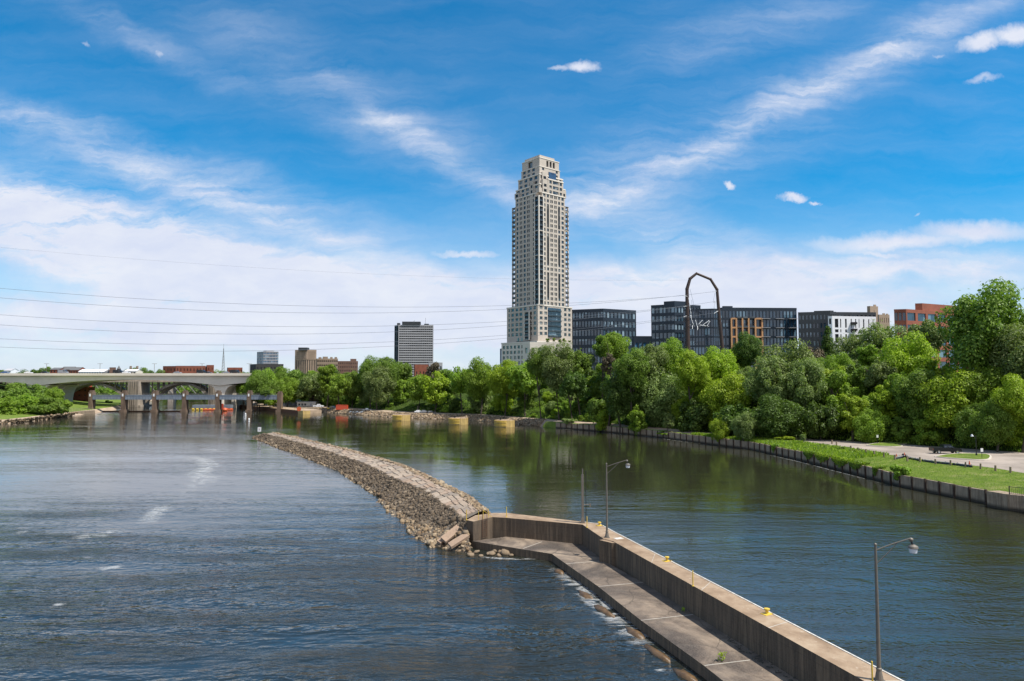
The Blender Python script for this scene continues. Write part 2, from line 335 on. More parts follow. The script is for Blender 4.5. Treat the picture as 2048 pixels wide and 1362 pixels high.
def water():
    t = NT('river_water'); p = t.pos()
    w1 = t.noise(p, .55, 1, .4, (.75, 1.3, 1), .6, (0, 0, R(16)))
    w2 = t.noise(p, 1.35, 1, .4, (.85, 1.3, 1), .5, (0, 0, R(8)))
    w3 = t.noise(p, 3.0, 1, .5, (.8, 1.1, 1))
    calm = t.noise(p, .028, 5, .62, (.5, 1.6, 1), .8, (0, 0, R(12)))
    sx = t.n('ShaderNodeSeparateXYZ'); t.link(p, sx.inputs[0])
    k = t.math('MULTIPLY', t.math('MULTIPLY', t.rng(calm, .36, .62, .25, 1.25), t.rng(t.noise(p, .11, 6, .65, (.4, 1.7, 1), 1.5, (0, 0, R(10))), .35, .65, .6, 1.5)), t.rng(sx.outputs[1], 38, 120, 1.75, .22))
    # sheltered lock channel on the right of the breakwater line: only fine wind ripple
    sh = t.rng(t.math('ADD', sx.outputs[0], t.math('MULTIPLY', sx.outputs[1], .5)), 42, 50, 0, 1)
    big = t.math('SUBTRACT', 1.0, t.math('MULTIPLY', sh, .62))
    h = t.math('ADD', t.math('MULTIPLY', t.math('ADD', w1, t.math('MULTIPLY', w2, .62)), big), t.math('MULTIPLY', w3, t.math('ADD', .10, t.math('MULTIPLY', sh, .16))))
    h = t.math('MULTIPLY', h, k)
    b = t.n('ShaderNodeBump'); b.inputs['Distance'].default_value = .14; b.inputs['Strength'].default_value = 1.0
    t.link(h, b.inputs['Height']); t.link(b.outputs[0], t.b.inputs['Normal'])
    c = t.mix(t.rng(t.noise(p, .02, 4, .6), .35, .65, 0, 1), (.013, .017, .014), (.019, .020, .014))
    t.b.inputs['IOR'].default_value = 1.5
    c = t.mix(sh, c, (.024, .024, .014))
    return t.set(c, .04, 0, 1.0)
M['water'] = water()
def foam():
    t = NT('foam'); p = t.pos(); co = t.n('ShaderNodeAttribute'); co.attribute_name = 'edge'
    n1 = t.noise(p, .32, 8, .7, (.5, 1.5, 1), 1.2); n2 = t.noise(p, 1.3, 8, .75, (.4, 1.5, 1), .8)
    rid = t.math('SUBTRACT', 1.0, t.math('MULTIPLY', t.math('ABSOLUTE', t.math('SUBTRACT', n1, .5)), 9.0))
    al = t.rng(t.math('ADD', t.math('MULTIPLY', rid, .5), t.math('ADD', t.math('MULTIPLY', n2, .9), t.math('MULTIPLY', co.outputs['Fac'], .40))), 1.0, 1.40, 0, .46)
    t.link(al, t.b.inputs['Alpha']); return t.set((.72, .72, .70), .8)
M['foam'] = foam()

# ------------------------------------------------------------------ mesh helpers
class MB:
    def __init__(s): s.v = []; s.f = []; s.mi = []; s.mats = []
    def mat(s, m):
        if m not in s.mats: s.mats.append(m)
        return s.mats.index(m)
    def add(s, vs, fs, m):
        o = len(s.v); s.v += [tuple(v) for v in vs]; i = s.mat(m)
        for f in fs: s.f.append(tuple(o+k for k in f)); s.mi.append(i)
    def quad(s, a, b, c, d, m): s.add((a, b, c, d), ((0, 1, 2, 3),), m)
    def hexa(s, b, t, m):   # bottom 4, top 4 (same winding ccw)
        s.add(list(b)+list(t), ((3, 2, 1, 0), (4, 5, 6, 7), (0, 1, 5, 4), (1, 2, 6, 5), (2, 3, 7, 6), (3, 0, 4, 7)), m)
    def box(s, c, sz, m, rot=0, taper=1.0):
        x, y, z = sz[0]/2, sz[1]/2, sz[2]/2; cr, sr = math.cos(rot), math.sin(rot)
        def P(a, b, e, k): a *= k; b *= k; return (c[0]+a*cr-b*sr, c[1]+a*sr+b*cr, c[2]+e)
        s.hexa([P(-x, -y, -z, 1), P(x, -y, -z, 1), P(x, y, -z, 1), P(-x, y, -z, 1)], [P(-x, -y, z, taper), P(x, -y, z, taper), P(x, y, z, taper), P(-x, y, z, taper)], m)
    def prism(s, poly, z0, z1, m, mtop=None):   # poly ccw list of (x,y); z1 may be list
        n = len(poly); zz = z1 if isinstance(z1, (list, tuple)) else [z1]*n; zb = z0 if isinstance(z0, (list, tuple)) else [z0]*n
        ar = sum(poly[i][0]*poly[(i+1) % n][1]-poly[(i+1) % n][0]*poly[i][1] for i in range(n))
        if ar < 0: poly = poly[::-1]; zz = zz[::-1]; zb = zb[::-1]
        b = [(p[0], p[1], zb[i]) for i, p in enumerate(poly)]; t_ = [(p[0], p[1], zz[i]) for i, p in enumerate(poly)]
        s.add(b+t_, [(i, (i+1) % n, n+(i+1) % n, n+i) for i in range(n)]+[tuple(range(n-1, -1, -1))], m)
        s.add(t_, [tuple(range(n))], mtop or m)
    def tube(s, pts, r, m, n=8, cap=True):
        pts = [Vector(p) for p in pts]; rs = r if isinstance(r, (list, tuple)) else [r]*len(pts)
        vs = []; up = Vector((0.03, 0.02, 1)).normalized()
        for i, p in enumerate(pts):
            d = (pts[min(i+1, len(pts)-1)]-pts[max(i-1, 0)]).normalized()
            a = d.cross(up)
            if a.length < .15: a = d.cross(Vector((0, 1, 0)))
            a.normalize(); b = d.cross(a)
            for k in range(n):
                th = 2*math.pi*k/n; vs.append(p+(a*math.cos(th)+b*math.sin(th))*rs[i])
        fs = [(i*n+k, i*n+(k+1) % n, (i+1)*n+(k+1) % n, (i+1)*n+k) for i in range(len(pts)-1) for k in range(n)]
        if cap: fs += [tuple(range(n-1, -1, -1)), tuple((len(pts)-1)*n+k for k in range(n))]
        s.add(vs, fs, m)
    def lathe(s, c, prof, m, n=16):   # prof: (r,z)
        vs = [(c[0]+r*math.cos(2*math.pi*k/n), c[1]+r*math.sin(2*math.pi*k/n), c[2]+z) for r, z in prof for k in range(n)]
        fs = [(i*n+k, i*n+(k+1) % n, (i+1)*n+(k+1) % n, (i+1)*n+k) for i in range(len(prof)-1) for k in range(n)]
        fs += [tuple(range(n-1, -1, -1)), tuple((len(prof)-1)*n+k for k in range(n))]
        s.add(vs, fs, m)
    def build(s, name, parent=None, smooth=False, off=None):
        me = bpy.data.meshes.new(name)
        v = s.v
        if off is not None: v = [(a-off[0], b-off[1], c-off[2]) for a, b, c in v]
        me.from_pydata(v, [], s.f)
        for m_ in s.mats: me.materials.append(M[m_] if isinstance(m_, str) else m_)
        me.polygons.foreach_set('material_index', s.mi)
        if smooth: me.polygons.foreach_set('use_smooth', [True]*len(me.polygons))
        me.update()
        o = bpy.data.objects.new(name, me); COL.objects.link(o)
        if parent: o.parent = parent
        return o
def tag(o, label=None, cat=None, group=None, kind=None):
    if label: o['label'] = label
    if cat: o['category'] = cat
    if group: o['group'] = group
    if kind: o['kind'] = kind
    return o
def empty(name, loc=(0, 0, 0), rz=0, label=None, cat=None, group=None):
    o = bpy.data.objects.new(name, None); o.empty_display_size = .5; COL.objects.link(o)
    o.location = loc; o.rotation_euler = (0, 0, rz); return tag(o, label, cat, group)
class Thing:
    """an Empty at base; part() builds meshes given in WORLD coords as children"""
    def __init__(s, name, base, label, cat, group=None):
        s.base = Vector(base); s.o = empty(name, s.base, 0, label, cat, group)
    def part(s, mb, name, parent=None, smooth=False, kind=None, label=None):
        ob = mb.build(name, None, smooth, s.base)
        if parent is None: ob.parent = s.o
        else: ob.parent = parent
        if kind: ob['kind'] = kind
        if label: ob['label'] = label
        return ob
def copy_tree(o, parent=None):
    c = o.copy(); COL.objects.link(c); c.parent = parent
    for ch in list(o.children): copy_tree(ch, c)
    return c

# ------------------------------------------------------------------ terrain
ST = [  # shore x,y, inland dir, road front, road back, crest dist, crest z, kind
 (79, 60, 1, .05, 14, 44, 78, 19), (75.4, 97, 1, .08, 14, 43, 78, 19), (69.7, 122.7, 1, .1, 18, 47, 80, 19), (69.4, 140, 1, .15, 12, 45, 76, 18.5),
 (68, 161, .97, .25, 11, 32, 64, 18), (64.9, 186, .9, .44, 9, 15, 50, 17.5), (56.4, 204.8, .8, .6, 3, 9, 46, 17.5), (46, 227.5, .7, .7, 2, 8, 46, 18),
 (32, 248.8, .65, .76, 2, 8, 48, 18), (16.8, 266, .6, .8, 2, 8, 48, 18), (7.4, 280, .55, .83, 4, 10, 50, 18), (-19, 313, .5, .87, 5, 12, 52, 18),
 (-60, 337, .5, .87, 6, 14, 54, 18), (-111, 391, .55, .83, 8, 15, 54, 18), (-138, 414, .7, .7, 8, 14, 40, 18), (-180, 468, .8, .6, 6, 12, 40, 18), (-215, 560, .95, .3, 6, 14, 50, 18), (-225, 700, 1, 0, 6, 14, 50, 18)]
def interp_st(t):
    i = min(int(t), len(ST)-2); f = t-i; a, b = ST[i], ST[i+1]; return [a[k]*(1-f)+b[k]*f for k in range(len(a))]
def wallz(t): return 2.15 if t < 9 else (2.15-(t-9)*.5 if t < 10 else 1.65)
def prof(t):
    s = interp_st(t); rf, rb, rc, cz = s[4], s[5], s[6], s[7]; wz = wallz(t)
    lot = 3.1 if t < 3 else (3.1-(t-3)*.25 if t < 6 else 2.3)
    if t >= 10: lot = 2.1
    if t < 9.5:
        pts = [(.28, wz-.12), (.9, wz+.02), (rf*.5, (wz+lot)/2+.05), (rf, lot), ]
    else:
        pts = [(-1.5, -1.5), (0, 0), (1.6, .8), (3.6, 1.7), (rf, lot)]
        pts = [(-1.5, -1.5), (0, 0.0), (min(1.8, rf*.4), 1.0), (min(3.6, rf*.8), 1.8), (rf, lot)]
    pts += [(rb, lot+.05), (rb+3, lot+1.2)]
    for k in range(1, 9):
        f = k/8; pts.append((rb+3+(rc-rb-3)*f, lot+1.2+(cz-lot-1.2)*(f**.92)))
    pts += [(rc+30, cz+.3), (rc+120, cz+.4), (rc+400, cz+.4), (4500, cz+.3)]
    return s, pts
def bank():
    ts = [i*.125 for i in range((len(ST)-1)*8+1)]
    rows = []; tops = []
    for t in ts:
        s, pts = prof(t); d = Vector((s[2], s[3])).normalized()
        if len(pts) < 19: pts = [(.27, -1.5)] + pts
        row = []
        for j, (dd, z) in enumerate(pts):
            x, y = s[0]+d.x*dd, s[1]+d.y*dd
            if j > 7 and dd < 200: z += .9*math.sin(x*.21+y*.13)+.6*math.sin(x*.09-y*.31)
            row.append((x, y, z))
        rows.append(row)
    n = len(rows[0]); v = [p for r in rows for p in r]; f = []; mi = []
    for i in range(len(rows)-1):
        for j in range(n-1):
            f.append((i*n+j, i*n+j+1, (i+1)*n+j+1, (i+1)*n+j)); tt = ts[i]
            if j < 4: mi.append(1 if tt >= 9.5 else 0)
            elif j == 4: mi.append(1 if tt > 5.6 else 2)
            else: mi.append(3)
            if tt < 9.5 and j < 4: mi[-1] = 0 if tt < 5.6 else (1 if j > 2 else 0)
    me = bpy.data.meshes.new('ground'); me.from_pydata(v, [], f)
    for k in ('grass', 'dirt', 'asphalt', 'under'): me.materials.append(M[k])
    me.polygons.foreach_set('material_index', mi); me.polygons.foreach_set('use_smooth', [True]*len(f)); me.update()
    o = bpy.data.objects.new('ground', me); COL.objects.link(o); o['kind'] = 'structure'
    return v, f
TV, TF = bank()
def loft(name, lines, mats):
    v = []; f = []; mi = []; n = len(lines[0]); 
    for l in lines: v += [tuple(p) for p in l]
    for i in range(len(lines)-1):
        for j in range(n-1): f.append((i*n+j, i*n+j+1, (i+1)*n+j+1, (i+1)*n+j)); mi.append(mats[i])
    me = bpy.data.meshes.new(name); me.from_pydata(v, [], f)
    for k in ('grass', 'dirt', 'asphalt', 'under'): me.materials.append(M[k])
    me.polygons.foreach_set('material_index', mi); me.polygons.foreach_set('use_smooth', [True]*len(f)); me.update()
    o = bpy.data.objects.new(name, me); COL.objects.link(o); o['kind'] = 'structure'
    k = len(TV); TV.extend(v); TF.extend([tuple(a+k for a in q) for q in f])
# left bank
LB = [(-300, 180), (-222, 270), (-213, 292), (-215, 306), (-219, 321), (-225, 350), (-229, 375), (-238, 410), (-262, 470), (-300, 560), (-330, 650)]
def off(l, d, z, sl=None): return [(x-d, y+d*.25, z+(.4*math.sin(i*2.1) if sl else 0)) for i, (x, y) in enumerate(l)]
loft('left_bank', [off(LB, -2, -1.5), off(LB, 0, .05), off(LB, 3.0, 1.7), off(LB, 16, 2.1), off(LB, 40, 4, 1), off(LB, 75, 12, 1), off(LB, 110, 17, 1), off(LB, 900, 17.5)], [1, 1, 0, 0, 3, 3, 3])
FB = [(-160, 690), (-230, 640), (-330, 655), (-450, 650), (-700, 660), (-1400, 700)]
loft('far_bank', [[(x, y-3, -1) for x, y in FB], [(x, y, .3) for x, y in FB], [(x, y+20, 4) for x, y in FB], [(x, y+60, 14) for x, y in FB], [(x, y+100, 17.2) for x, y in FB], [(x*3, y+5000, 17.5) for x, y in FB]], [1, 3, 3, 3, 3])
BVH = BVHTree.FromPolygons([Vector(v) for v in TV], TF)
def gz(x, y, dflt=2.0):
    h = BVH.ray_cast(Vector((x, y, 200)), Vector((0, 0, -1)))
    return h[0].z if h[0] else dflt

wm = MB(); wm.quad((-3000, -300, 0), (3000, -300, 0), (3000, 3000, 0), (-3000, 3000, 0), 'water')
tag(wm.build('water'), kind='structure')

# ------------------------------------------------------------------ retaining wall of the right bank
def shore(t): s = interp_st(t); return Vector((s[0], s[1])), Vector((s[2], s[3])).normalized()
def ret_wall():
    p, _ = shore(.6)
    T = Thing('retaining_wall', (p.x, p.y, 0), 'long low concrete panel retaining wall with rusty piles along the right bank', 'retaining wall')
    # sample by arc length
    pts = [shore(k*.02)[0] for k in range(0, 451)]; acc = [0]
    for a, b in zip(pts, pts[1:]): acc.append(acc[-1]+(b-a).length)
    def P(s_):
        i = max(0, min(len(acc)-2, int(np.searchsorted(acc, s_))-1)); f = (s_-acc[i])/(acc[i+1]-acc[i]); return pts[i].lerp(pts[i+1], f)
    s_ = acc[next(i for i in range(len(pts)) if pts[i].y > 103.5)]; step = 2.9; k = 0
    rr = random.Random(3)
    while s_ + step < acc[-1]:
        a, b = P(s_+.14), P(s_+step-.14); d = (b-a).normalized(); nrm = Vector((-d.y, d.x))   # towards water (left)
        z = 2.1+rr.uniform(-.08, .05); o1 = rr.uniform(-.05, .05)
        mb = MB(); w = [a+nrm*(.08+o1), b+nrm*(.08-o1), b-nrm*.3, a-nrm*.3]
        mb.prism([(q.x, q.y) for q in w], -1.2, [z, z+rr.uniform(-.05, .05), z, z], 'panelconc'); T.part(mb, 'panel')
        c = P(s_); mb = MB(); mb.box((c.x+nrm.x*.16, c.y+nrm.y*.16, .5+rr.uniform(0, .12)), (.22, .30, 3.3), 'pilerust', math.atan2(d.y, d.x)); T.part(mb, 'pile')
        s_ += step; k += 1
    # waler shadow strip / footing at water
    # near smooth wall with angled end
    mb = MB()
    poly = [at(1974, 1013, 0), at(2016, 1021, 0), at(2048, 1024.5, 0), at(2180, 1058, 0)]
    back = [Vector((p.x+2.2, p.y+.3, 0)) for p in poly]
    for i in range(3):
        mb.prism([(poly[i].x, poly[i].y), (poly[i+1].x, poly[i+1].y), (back[i+1].x, back[i+1].y), (back[i].x, back[i].y)], -1.2, 2.35+.002*i, 'panelconc')
    T.part(mb, 'end_wall')
M['panelconc'] = None
def panelconc():
    t = NT('streaked_panel_concrete'); p = t.pos()
    st = t.noise(p, 1.0, 6, .7, (4, 4, .25)); big = t.noise(p, .5, 5, .7)
    c = t.ramp(st, [(.3, (.13, .09, .055)), (.5, (.29, .215, .145)), (.7, (.44, .35, .25))])
    c = t.mix(t.rng(big, .4, .7, 0, .6), c, (.13, .10, .07))
    sx = t.n('ShaderNodeSeparateXYZ'); t.link(p, sx.inputs[0])
    c = t.mix(t.rng(t.math('ADD', sx.outputs[2], t.math('MULTIPLY', big, .5)), .95, .45, 0, .9), c, (.022, .017, .011))
    t.bump(t.noise(p, 5, 6, .7), .03); return t.set(c, .9)
M['panelconc'] = panelconc()
ret_wall()

# ------------------------------------------------------------------ lock guide wall + walkway
ZT, ZW = 3.0, 0.8
def V2(p): return (p.x, p.y)
FR = [at(x, y, ZT) for x, y in ((947, 1043), (985, 1034), (1012, 1035.5), (1165, 1049), (1207.7, 1077.8), (1226.6, 1082.6), (1728.6, 1362), (1990, 1508))]
BK = [at(x, y, ZT) for x, y in ((951, 1030.5), (987.5, 1025.7), (1014, 1025.7), (1161, 1043), (1200, 1047.7), (1226.8, 1062.4), (1806.6, 1362), (2060, 1494))]
def guide_wall():
    T = Thing('guide_wall', (at(1400, 1177, 0).x, at(1400, 1177, 0).y, 0), 'long concrete lock guide wall with sandy top running to the bottom edge', 'lock wall')
    # main wall in segments so that joints show
    body = MB(); top = MB()
    for i in range(1, len(FR)-1):
        a, b, c, d = FR[i], FR[i+1], BK[i+1], BK[i]
        n = max(1, int((b-a).length/7.5)) if (b-a).length > 12 else 1
        for k in range(n):
            f0, f1 = k/n, (k+1)/n
            q = [a.lerp(b, f0), a.lerp(b, f1), d.lerp(c, f1), d.lerp(c, f0)]
            body.prism([V2(p) for p in q], -2, ZT-.25, 'wallconc')
            top.prism([V2(p) for p in q], ZT-.25, ZT, 'wallconc', 'topconc')
    T.part(body, 'wall_body'); T.part(top, 'coping')
    # end block
    e = MB(); A = at(932.6, 1040, ZT); poly = [A, FR[0], FR[1], BK[1], BK[0]]
    e.prism([V2(p) for p in poly], -2, ZT+.002, 'wallconc', 'topconc'); T.part(e, 'end_block')
    # joints on coping
    j = MB()
    for i in (5, 6):
        a, b, c, d = FR[i], FR[i+1], BK[i+1], BK[i]; n = max(1, int((b-a).length/7.5))
        for k in range(1, n+1):
            f = k/n; p = a.lerp(b, f); q = d.lerp(c, f); w = (b-a).normalized()*.035
            j.hexa([p-w, p+w, q+w, q-w], [p-w+Vector((0, 0, .004)), p+w+Vector((0, 0, .004)), q+w+Vector((0, 0, .004)), q-w+Vector((0, 0, .004))], 'joint')
    T.part(j, 'joint')
    # white kerb edge on lock side
    w = MB()
    for i in range(3, len(BK)-1):
        a, b = BK[i], BK[i+1]; n = (b-a).normalized().cross(Vector((0, 0, 1))); 
        if n.x > 0: n = -n
        w.hexa([a, b, b+n*.11, a+n*.11][::-1], [p+Vector((0, 0, .04)) for p in (a, b, b+n*.11, a+n*.11)][::-1], 'edgewhite')
    T.part(w, 'edge_strip')
    # pilaster below lamp
    p0, p1 = FR[4], FR[5]; d = (p1-p0); n = Vector((-.95, -.45, 0)).normalized(); pm = MB()
    dd = (FR[6]-FR[5]).normalized(); q = [p0+n*.55, p1+n*.35+dd*.3, p1+dd*.5-n*.05, p0-n*.1]
    pm.prism([V2(v) for v in q], -1, ZT-.05, 'wallconc', 'topconc'); T.part(pm, 'pilaster')
    # walkway
    WF = [at(x, y, ZW) for x, y in ((944, 1082), (1042, 1098), (1103.5, 1107.5), (1195.8, 1172.4), (1281, 1239.8), (1407.4, 1330.8), (1447, 1362), (1700, 1560))]
    WB = [FR[0], FR[2], FR[3], FR[4], FR[5].lerp(FR[6], .22), FR[5].lerp(FR[6], .50), FR[5].lerp(FR[6], .62), FR[7]]
    WB = [Vector((p.x, p.y, ZW)) for p in WB]
    wk = MB()
    for i in range(len(WF)-1):
        wk.prism([V2(p) for p in (WF[i], WF[i+1], WB[i+1], WB[i])], -.55 if i > 1 else -1, ZW-.001*i, 'wallconc', 'walk')
    T.part(wk, 'walkway')
    wj = MB()
    for (x0, y0, x1, y1) in ((1046, 1097, 1084, 1083.5), (1131.6, 1127.5, 1208, 1121), (1197, 1173, 1286, 1164.5), (1282, 1240.5, 1386, 1229), (1409, 1331, 1500, 1320)):
        p, q = at(x0, y0, ZW), at(x1, y1, ZW); w_ = (q-p).normalized().cross(Vector((0, 0, 1)))*.04; u = Vector((0, 0, .005))
        wj.hexa([p-w_, p+w_, q+w_, q-w_], [p-w_+u, p+w_+u, q+w_+u, q-w_+u], 'joint')
    T.part(wj, 'joint')
    # ladder on end wall
    l = MB(); a = FR[0].lerp(FR[1], .42); b = FR[0].lerp(FR[1], .66); n = Vector(((b-a).y, -(b-a).x, 0)).normalized()*.12
    for p in (a, b): l.tube([p+n+Vector((0, 0, .9)), p+n+Vector((0, 0, -2.1))], .03, 'rust', 6)
    for k in range(9): z = Vector((0, 0, -.1-.24*k)); l.tube([a+n+z, b+n+z], .02, 'rust', 6)
    T.part(l, 'ladder')
    h = MB()
    for i, f in enumerate((.25, .5, .78)):
        p = FR[0].lerp(FR[1], f)+Vector((0, .15, 0)); h.tube([p, p+Vector((0, 0, 1.05))], .03, 'yellow', 6)
    p = FR[0].lerp(FR[1], .5)+Vector((0, .15, 0)); q = FR[0].lerp(FR[1], .95)+Vector((0, .2, 0))
    h.tube([p+Vector((0, 0, 1.0)), q], .028, 'yellow', 6); T.part(h, 'handrail')
    # moss tuft pos return
    return T
GW = guide_wall()

def yellow_post(px, py, label, h=1.2):
    p = at(px, py, ZT); mb = MB(); mb.tube([p, p+Vector((0, 0, h))], .045, 'yellow', 8); mb.lathe(p, [(.1, 0), (.1, .03), (.05, .04)], 'yellow', 8)
    o = mb.build('marker_post', off=p); o.location = p; tag(o, label, 'marker post', 'yellow marker posts on the guide wall')
for a in ((933, 1040, 'thin yellow post at the far left corner of the guide wall end'), (1013, 1034, 'thin yellow post just right of the ladder on the guide wall'),
          (1174, 1055, 'thin yellow post beside the dark signal pole on the guide wall'), (1386, 1172, 'thin yellow post midway along the guide wall top'), (1745, 1368, 'thin yellow post beside the nearest tall lamp')): yellow_post(*a)
def mooring_bitt(px, py, label):
    p = at(px, py, ZT); T = Thing('mooring_bollard', p, label, 'bollard', 'yellow mooring bollards on the guide wall')
    a = MB(); a.lathe(p, [(.14, 0), (.11, .1), (.11, .26), (.2, .30), (.2, .38), (.05, .42)], 'yellow', 14); T.part(a, 'post', smooth=False)
    b = MB(); b.box(p+Vector((0, 0, .02)), (.75, .5, .04), 'yellow', .5); T.part(b, 'base_plate')
mooring_bitt(1199, 1051, 'small yellow mooring bollard next to the farther lamp')
mooring_bitt(1334, 1122, 'small yellow mooring bollard in the middle of the guide wall')
mooring_bitt(1534, 1228, 'small yellow mooring bollard nearest the bottom of the guide wall')
for (px, py, w, lb) in ((1237, 1077, .9, 'white painted plate on the guide wall top by the lamp'),):
    p = at(px, py, ZT); mb = MB(); mb.box(p+Vector((0, 0, .015)), (w, .6, .03), 'edgewhite', .4); tag(mb.build('cover_plate'), lb, 'cover plate')

def lamp(px, py, arm_dx, label, hgt=7.3, arm=1.9):
    p = at(px, py, ZT); T = Thing('lamp_post', p, label, 'lamp post', 'tall arm lamps on the guide wall')
    b = MB(); b.box(p+Vector((0, 0, .03)), (.5, .5, .06), 'galv'); b.lathe(p+Vector((0, 0, .06)), [(.22, 0), (.2, .12), (.13, .5), (.15, .52), (.15, .6), (.11, .64)], 'galv', 12); T.part(b, 'base')
    q = MB(); top = p+Vector((0, 0, hgt)); q.tube([p+Vector((0, 0, .5)), top], [.11, .065], 'galv', 12); q.lathe(top, [(.08, -.03), (.08, .04), (.02, .09)], 'galv', 10); T.part(q, 'pole', smooth=False)
    u = Vector((.97, -.2, 0)).normalized()
    m_ = MB(); e = p+u*arm+Vector((0, 0, hgt+.42)); m_.tube([top-Vector((0, 0, .3)), p+u*arm*.5+Vector((0, 0, hgt+.09)), e], .035, 'galv', 8)
    m_.tube([top-Vector((0, 0, 1.05)), p+u*arm*.35+Vector((0, 0, hgt-.42)), p+u*arm*.62+Vector((0, 0, hgt+.13))], .024, 'galv', 8); T.part(m_, 'arm')
    h = MB(); h.lathe(e+u*.05+Vector((0, 0, -.12)), [(.05, -.05), (.1, 0), (.12, .1), (.05, .16)], 'galv', 12); h.tube([e+u*.05+Vector((0, 0, -.1)), e+u*.12+Vector((0, 0, -.34))], .05, 'darksteel', 8)
    c = e+u*.14+Vector((0, 0, -.52)); h.lathe(c, [(.24, 0), (.27, .03), (.24, .12), (.1, .2)], 'galv', 16); hd = T.part(h, 'lamp_head')
    g = MB(); g.lathe(c, [(.08, -.28), (.19, -.24), (.22, -.02), (.2, 0)], 'lampglass', 16); T.part(g, 'lens', hd)
lamp(1214, 1075, 0, 'farther tall grey lamp post beside the signal pole on the guide wall', 7.55, 2.05)
lamp(1758.5, 1361, 0, 'nearest tall grey lamp post at the bottom right of the guide wall', 7.3, 1.75)
def signal_pole():
    p = at(1165.5, 1046, ZT); T = Thing('signal_pole', p, 'dark double pole with small bracket standing left of the farther lamp', 'signal pole')
    b = MB(); b.box(p+Vector((0, 0, .3)), (.42, .42, .6), 'galv', 0, .8); T.part(b, 'base')
    a = MB(); a.box(p+Vector((0, 0, 3.0)), (.26, .26, 4.9), 'galv'); a.tube([p+Vector((0, 0, 5.4)), p+Vector((0, 0, 6.1))], .07, 'galv', 8); T.part(a, 'pole')
    c = MB(); c.tube([p+Vector((.38, 0, .2)), p+Vector((.38, 0, 5.9))], .035, 'darksteel', 6)
    for z in (1.2, 2.5, 3.8, 5.1): c.tube([p+Vector((0, 0, z)), p+Vector((.38, 0, z))], .02, 'darksteel', 6)
    T.part(c, 'conduit')
    d = MB(); d.tube([p+Vector((.1, 0, 2.05)), p+Vector((.8, -.05, 2.1))], .05, 'galv', 6); d.box(p+Vector((.85, -.05, 2.0)), (.16, .16, .34), 'galv'); T.part(d, 'bracket')
signal_pole()

# ------------------------------------------------------------------ breakwater
def smooth_poly(pts, n):
    P = np.array(pts, float); t = np.zeros(len(P)); t[1:] = np.cumsum(np.linalg.norm(np.diff(P, axis=0), axis=1)); t /= t[-1]
    u = np.linspace(0, 1, n); out = np.stack([np.interp(u, t, P[:, k]) for k in range(P.shape[1])], 1)
    for _ in range(3): out[1:-1] = (out[:-2]+2*out[1:-1]+out[2:])/4
    return out
def ico():
    phi = (1+5**.5)/2; v = np.array([(-1, phi, 0), (1, phi, 0), (-1, -phi, 0), (1, -phi, 0), (0, -1, phi), (0, 1, phi), (0, -1, -phi), (0, 1, -phi), (phi, 0, -1), (phi, 0, 1), (-phi, 0, -1), (-phi, 0, 1)], float)
    v /= np.linalg.norm(v[0])
    f = [(0, 11, 5), (0, 5, 1), (0, 1, 7), (0, 7, 10), (0, 10, 11), (1, 5, 9), (5, 11, 4), (11, 10, 2), (10, 7, 6), (7, 1, 8), (3, 9, 4), (3, 4, 2), (3, 2, 6), (3, 6, 8), (3, 8, 9), (4, 9, 5), (2, 4, 11), (6, 2, 10), (8, 6, 7), (9, 8, 1)]
    return v, np.array(f)
IV, IF = ico()
def rocks_mesh(name, pos, sizes, matf, mats, seed=1):
    g = np.random.default_rng(seed); n = len(pos)
    V = np.repeat(IV[None], n, 0)*(1+g.uniform(-.28, .28, (n, 12, 1)))
    sc = g.uniform(.6, 1.35, (n, 1, 3)); sc[:, :, 2] *= .75; V *= sc
    a = g.uniform(0, 6.28, n); c, s = np.cos(a), np.sin(a); b = g.uniform(-.8, .8, n); cb, sb = np.cos(b), np.sin(b)
    x = V[:, :, 0]*cb[:, None]+V[:, :, 2]*sb[:, None]; z = -V[:, :, 0]*sb[:, None]+V[:, :, 2]*cb[:, None]; y = V[:, :, 1]
    X = x*c[:, None]-y*s[:, None]; Y = x*s[:, None]+y*c[:, None]
    V = np.stack([X, Y, z], 2)*np.array(sizes)[:, None, None]*.5+np.array(pos)[:, None, :]
    Fc = IF[None]+(np.arange(n)*12)[:, None, None]
    return mesh_np(name, V.reshape(-1, 3), Fc.reshape(-1, 3), mats, np.repeat(np.array(matf), 20))
def mesh_np(name, V, Fc, mats, mi=None, smooth=False):
    me = bpy.data.meshes.new(name); nf, k = Fc.shape
    me.vertices.add(len(V)); me.vertices.foreach_set('co', np.ascontiguousarray(V, dtype=np.float32).ravel())
    me.loops.add(nf*k); me.loops.foreach_set('vertex_index', np.ascontiguousarray(Fc, dtype=np.int32).ravel())
    me.polygons.add(nf); me.polygons.foreach_set('loop_start', np.arange(0, nf*k, k, dtype=np.int32))
    for m_ in mats: me.materials.append(m_)
    if mi is not None: me.polygons.foreach_set('material_index', mi.astype(np.int32))
    if smooth: me.polygons.foreach_set('use_smooth', np.ones(nf, bool))
    me.update(calc_edges=True); me.validate(); return me
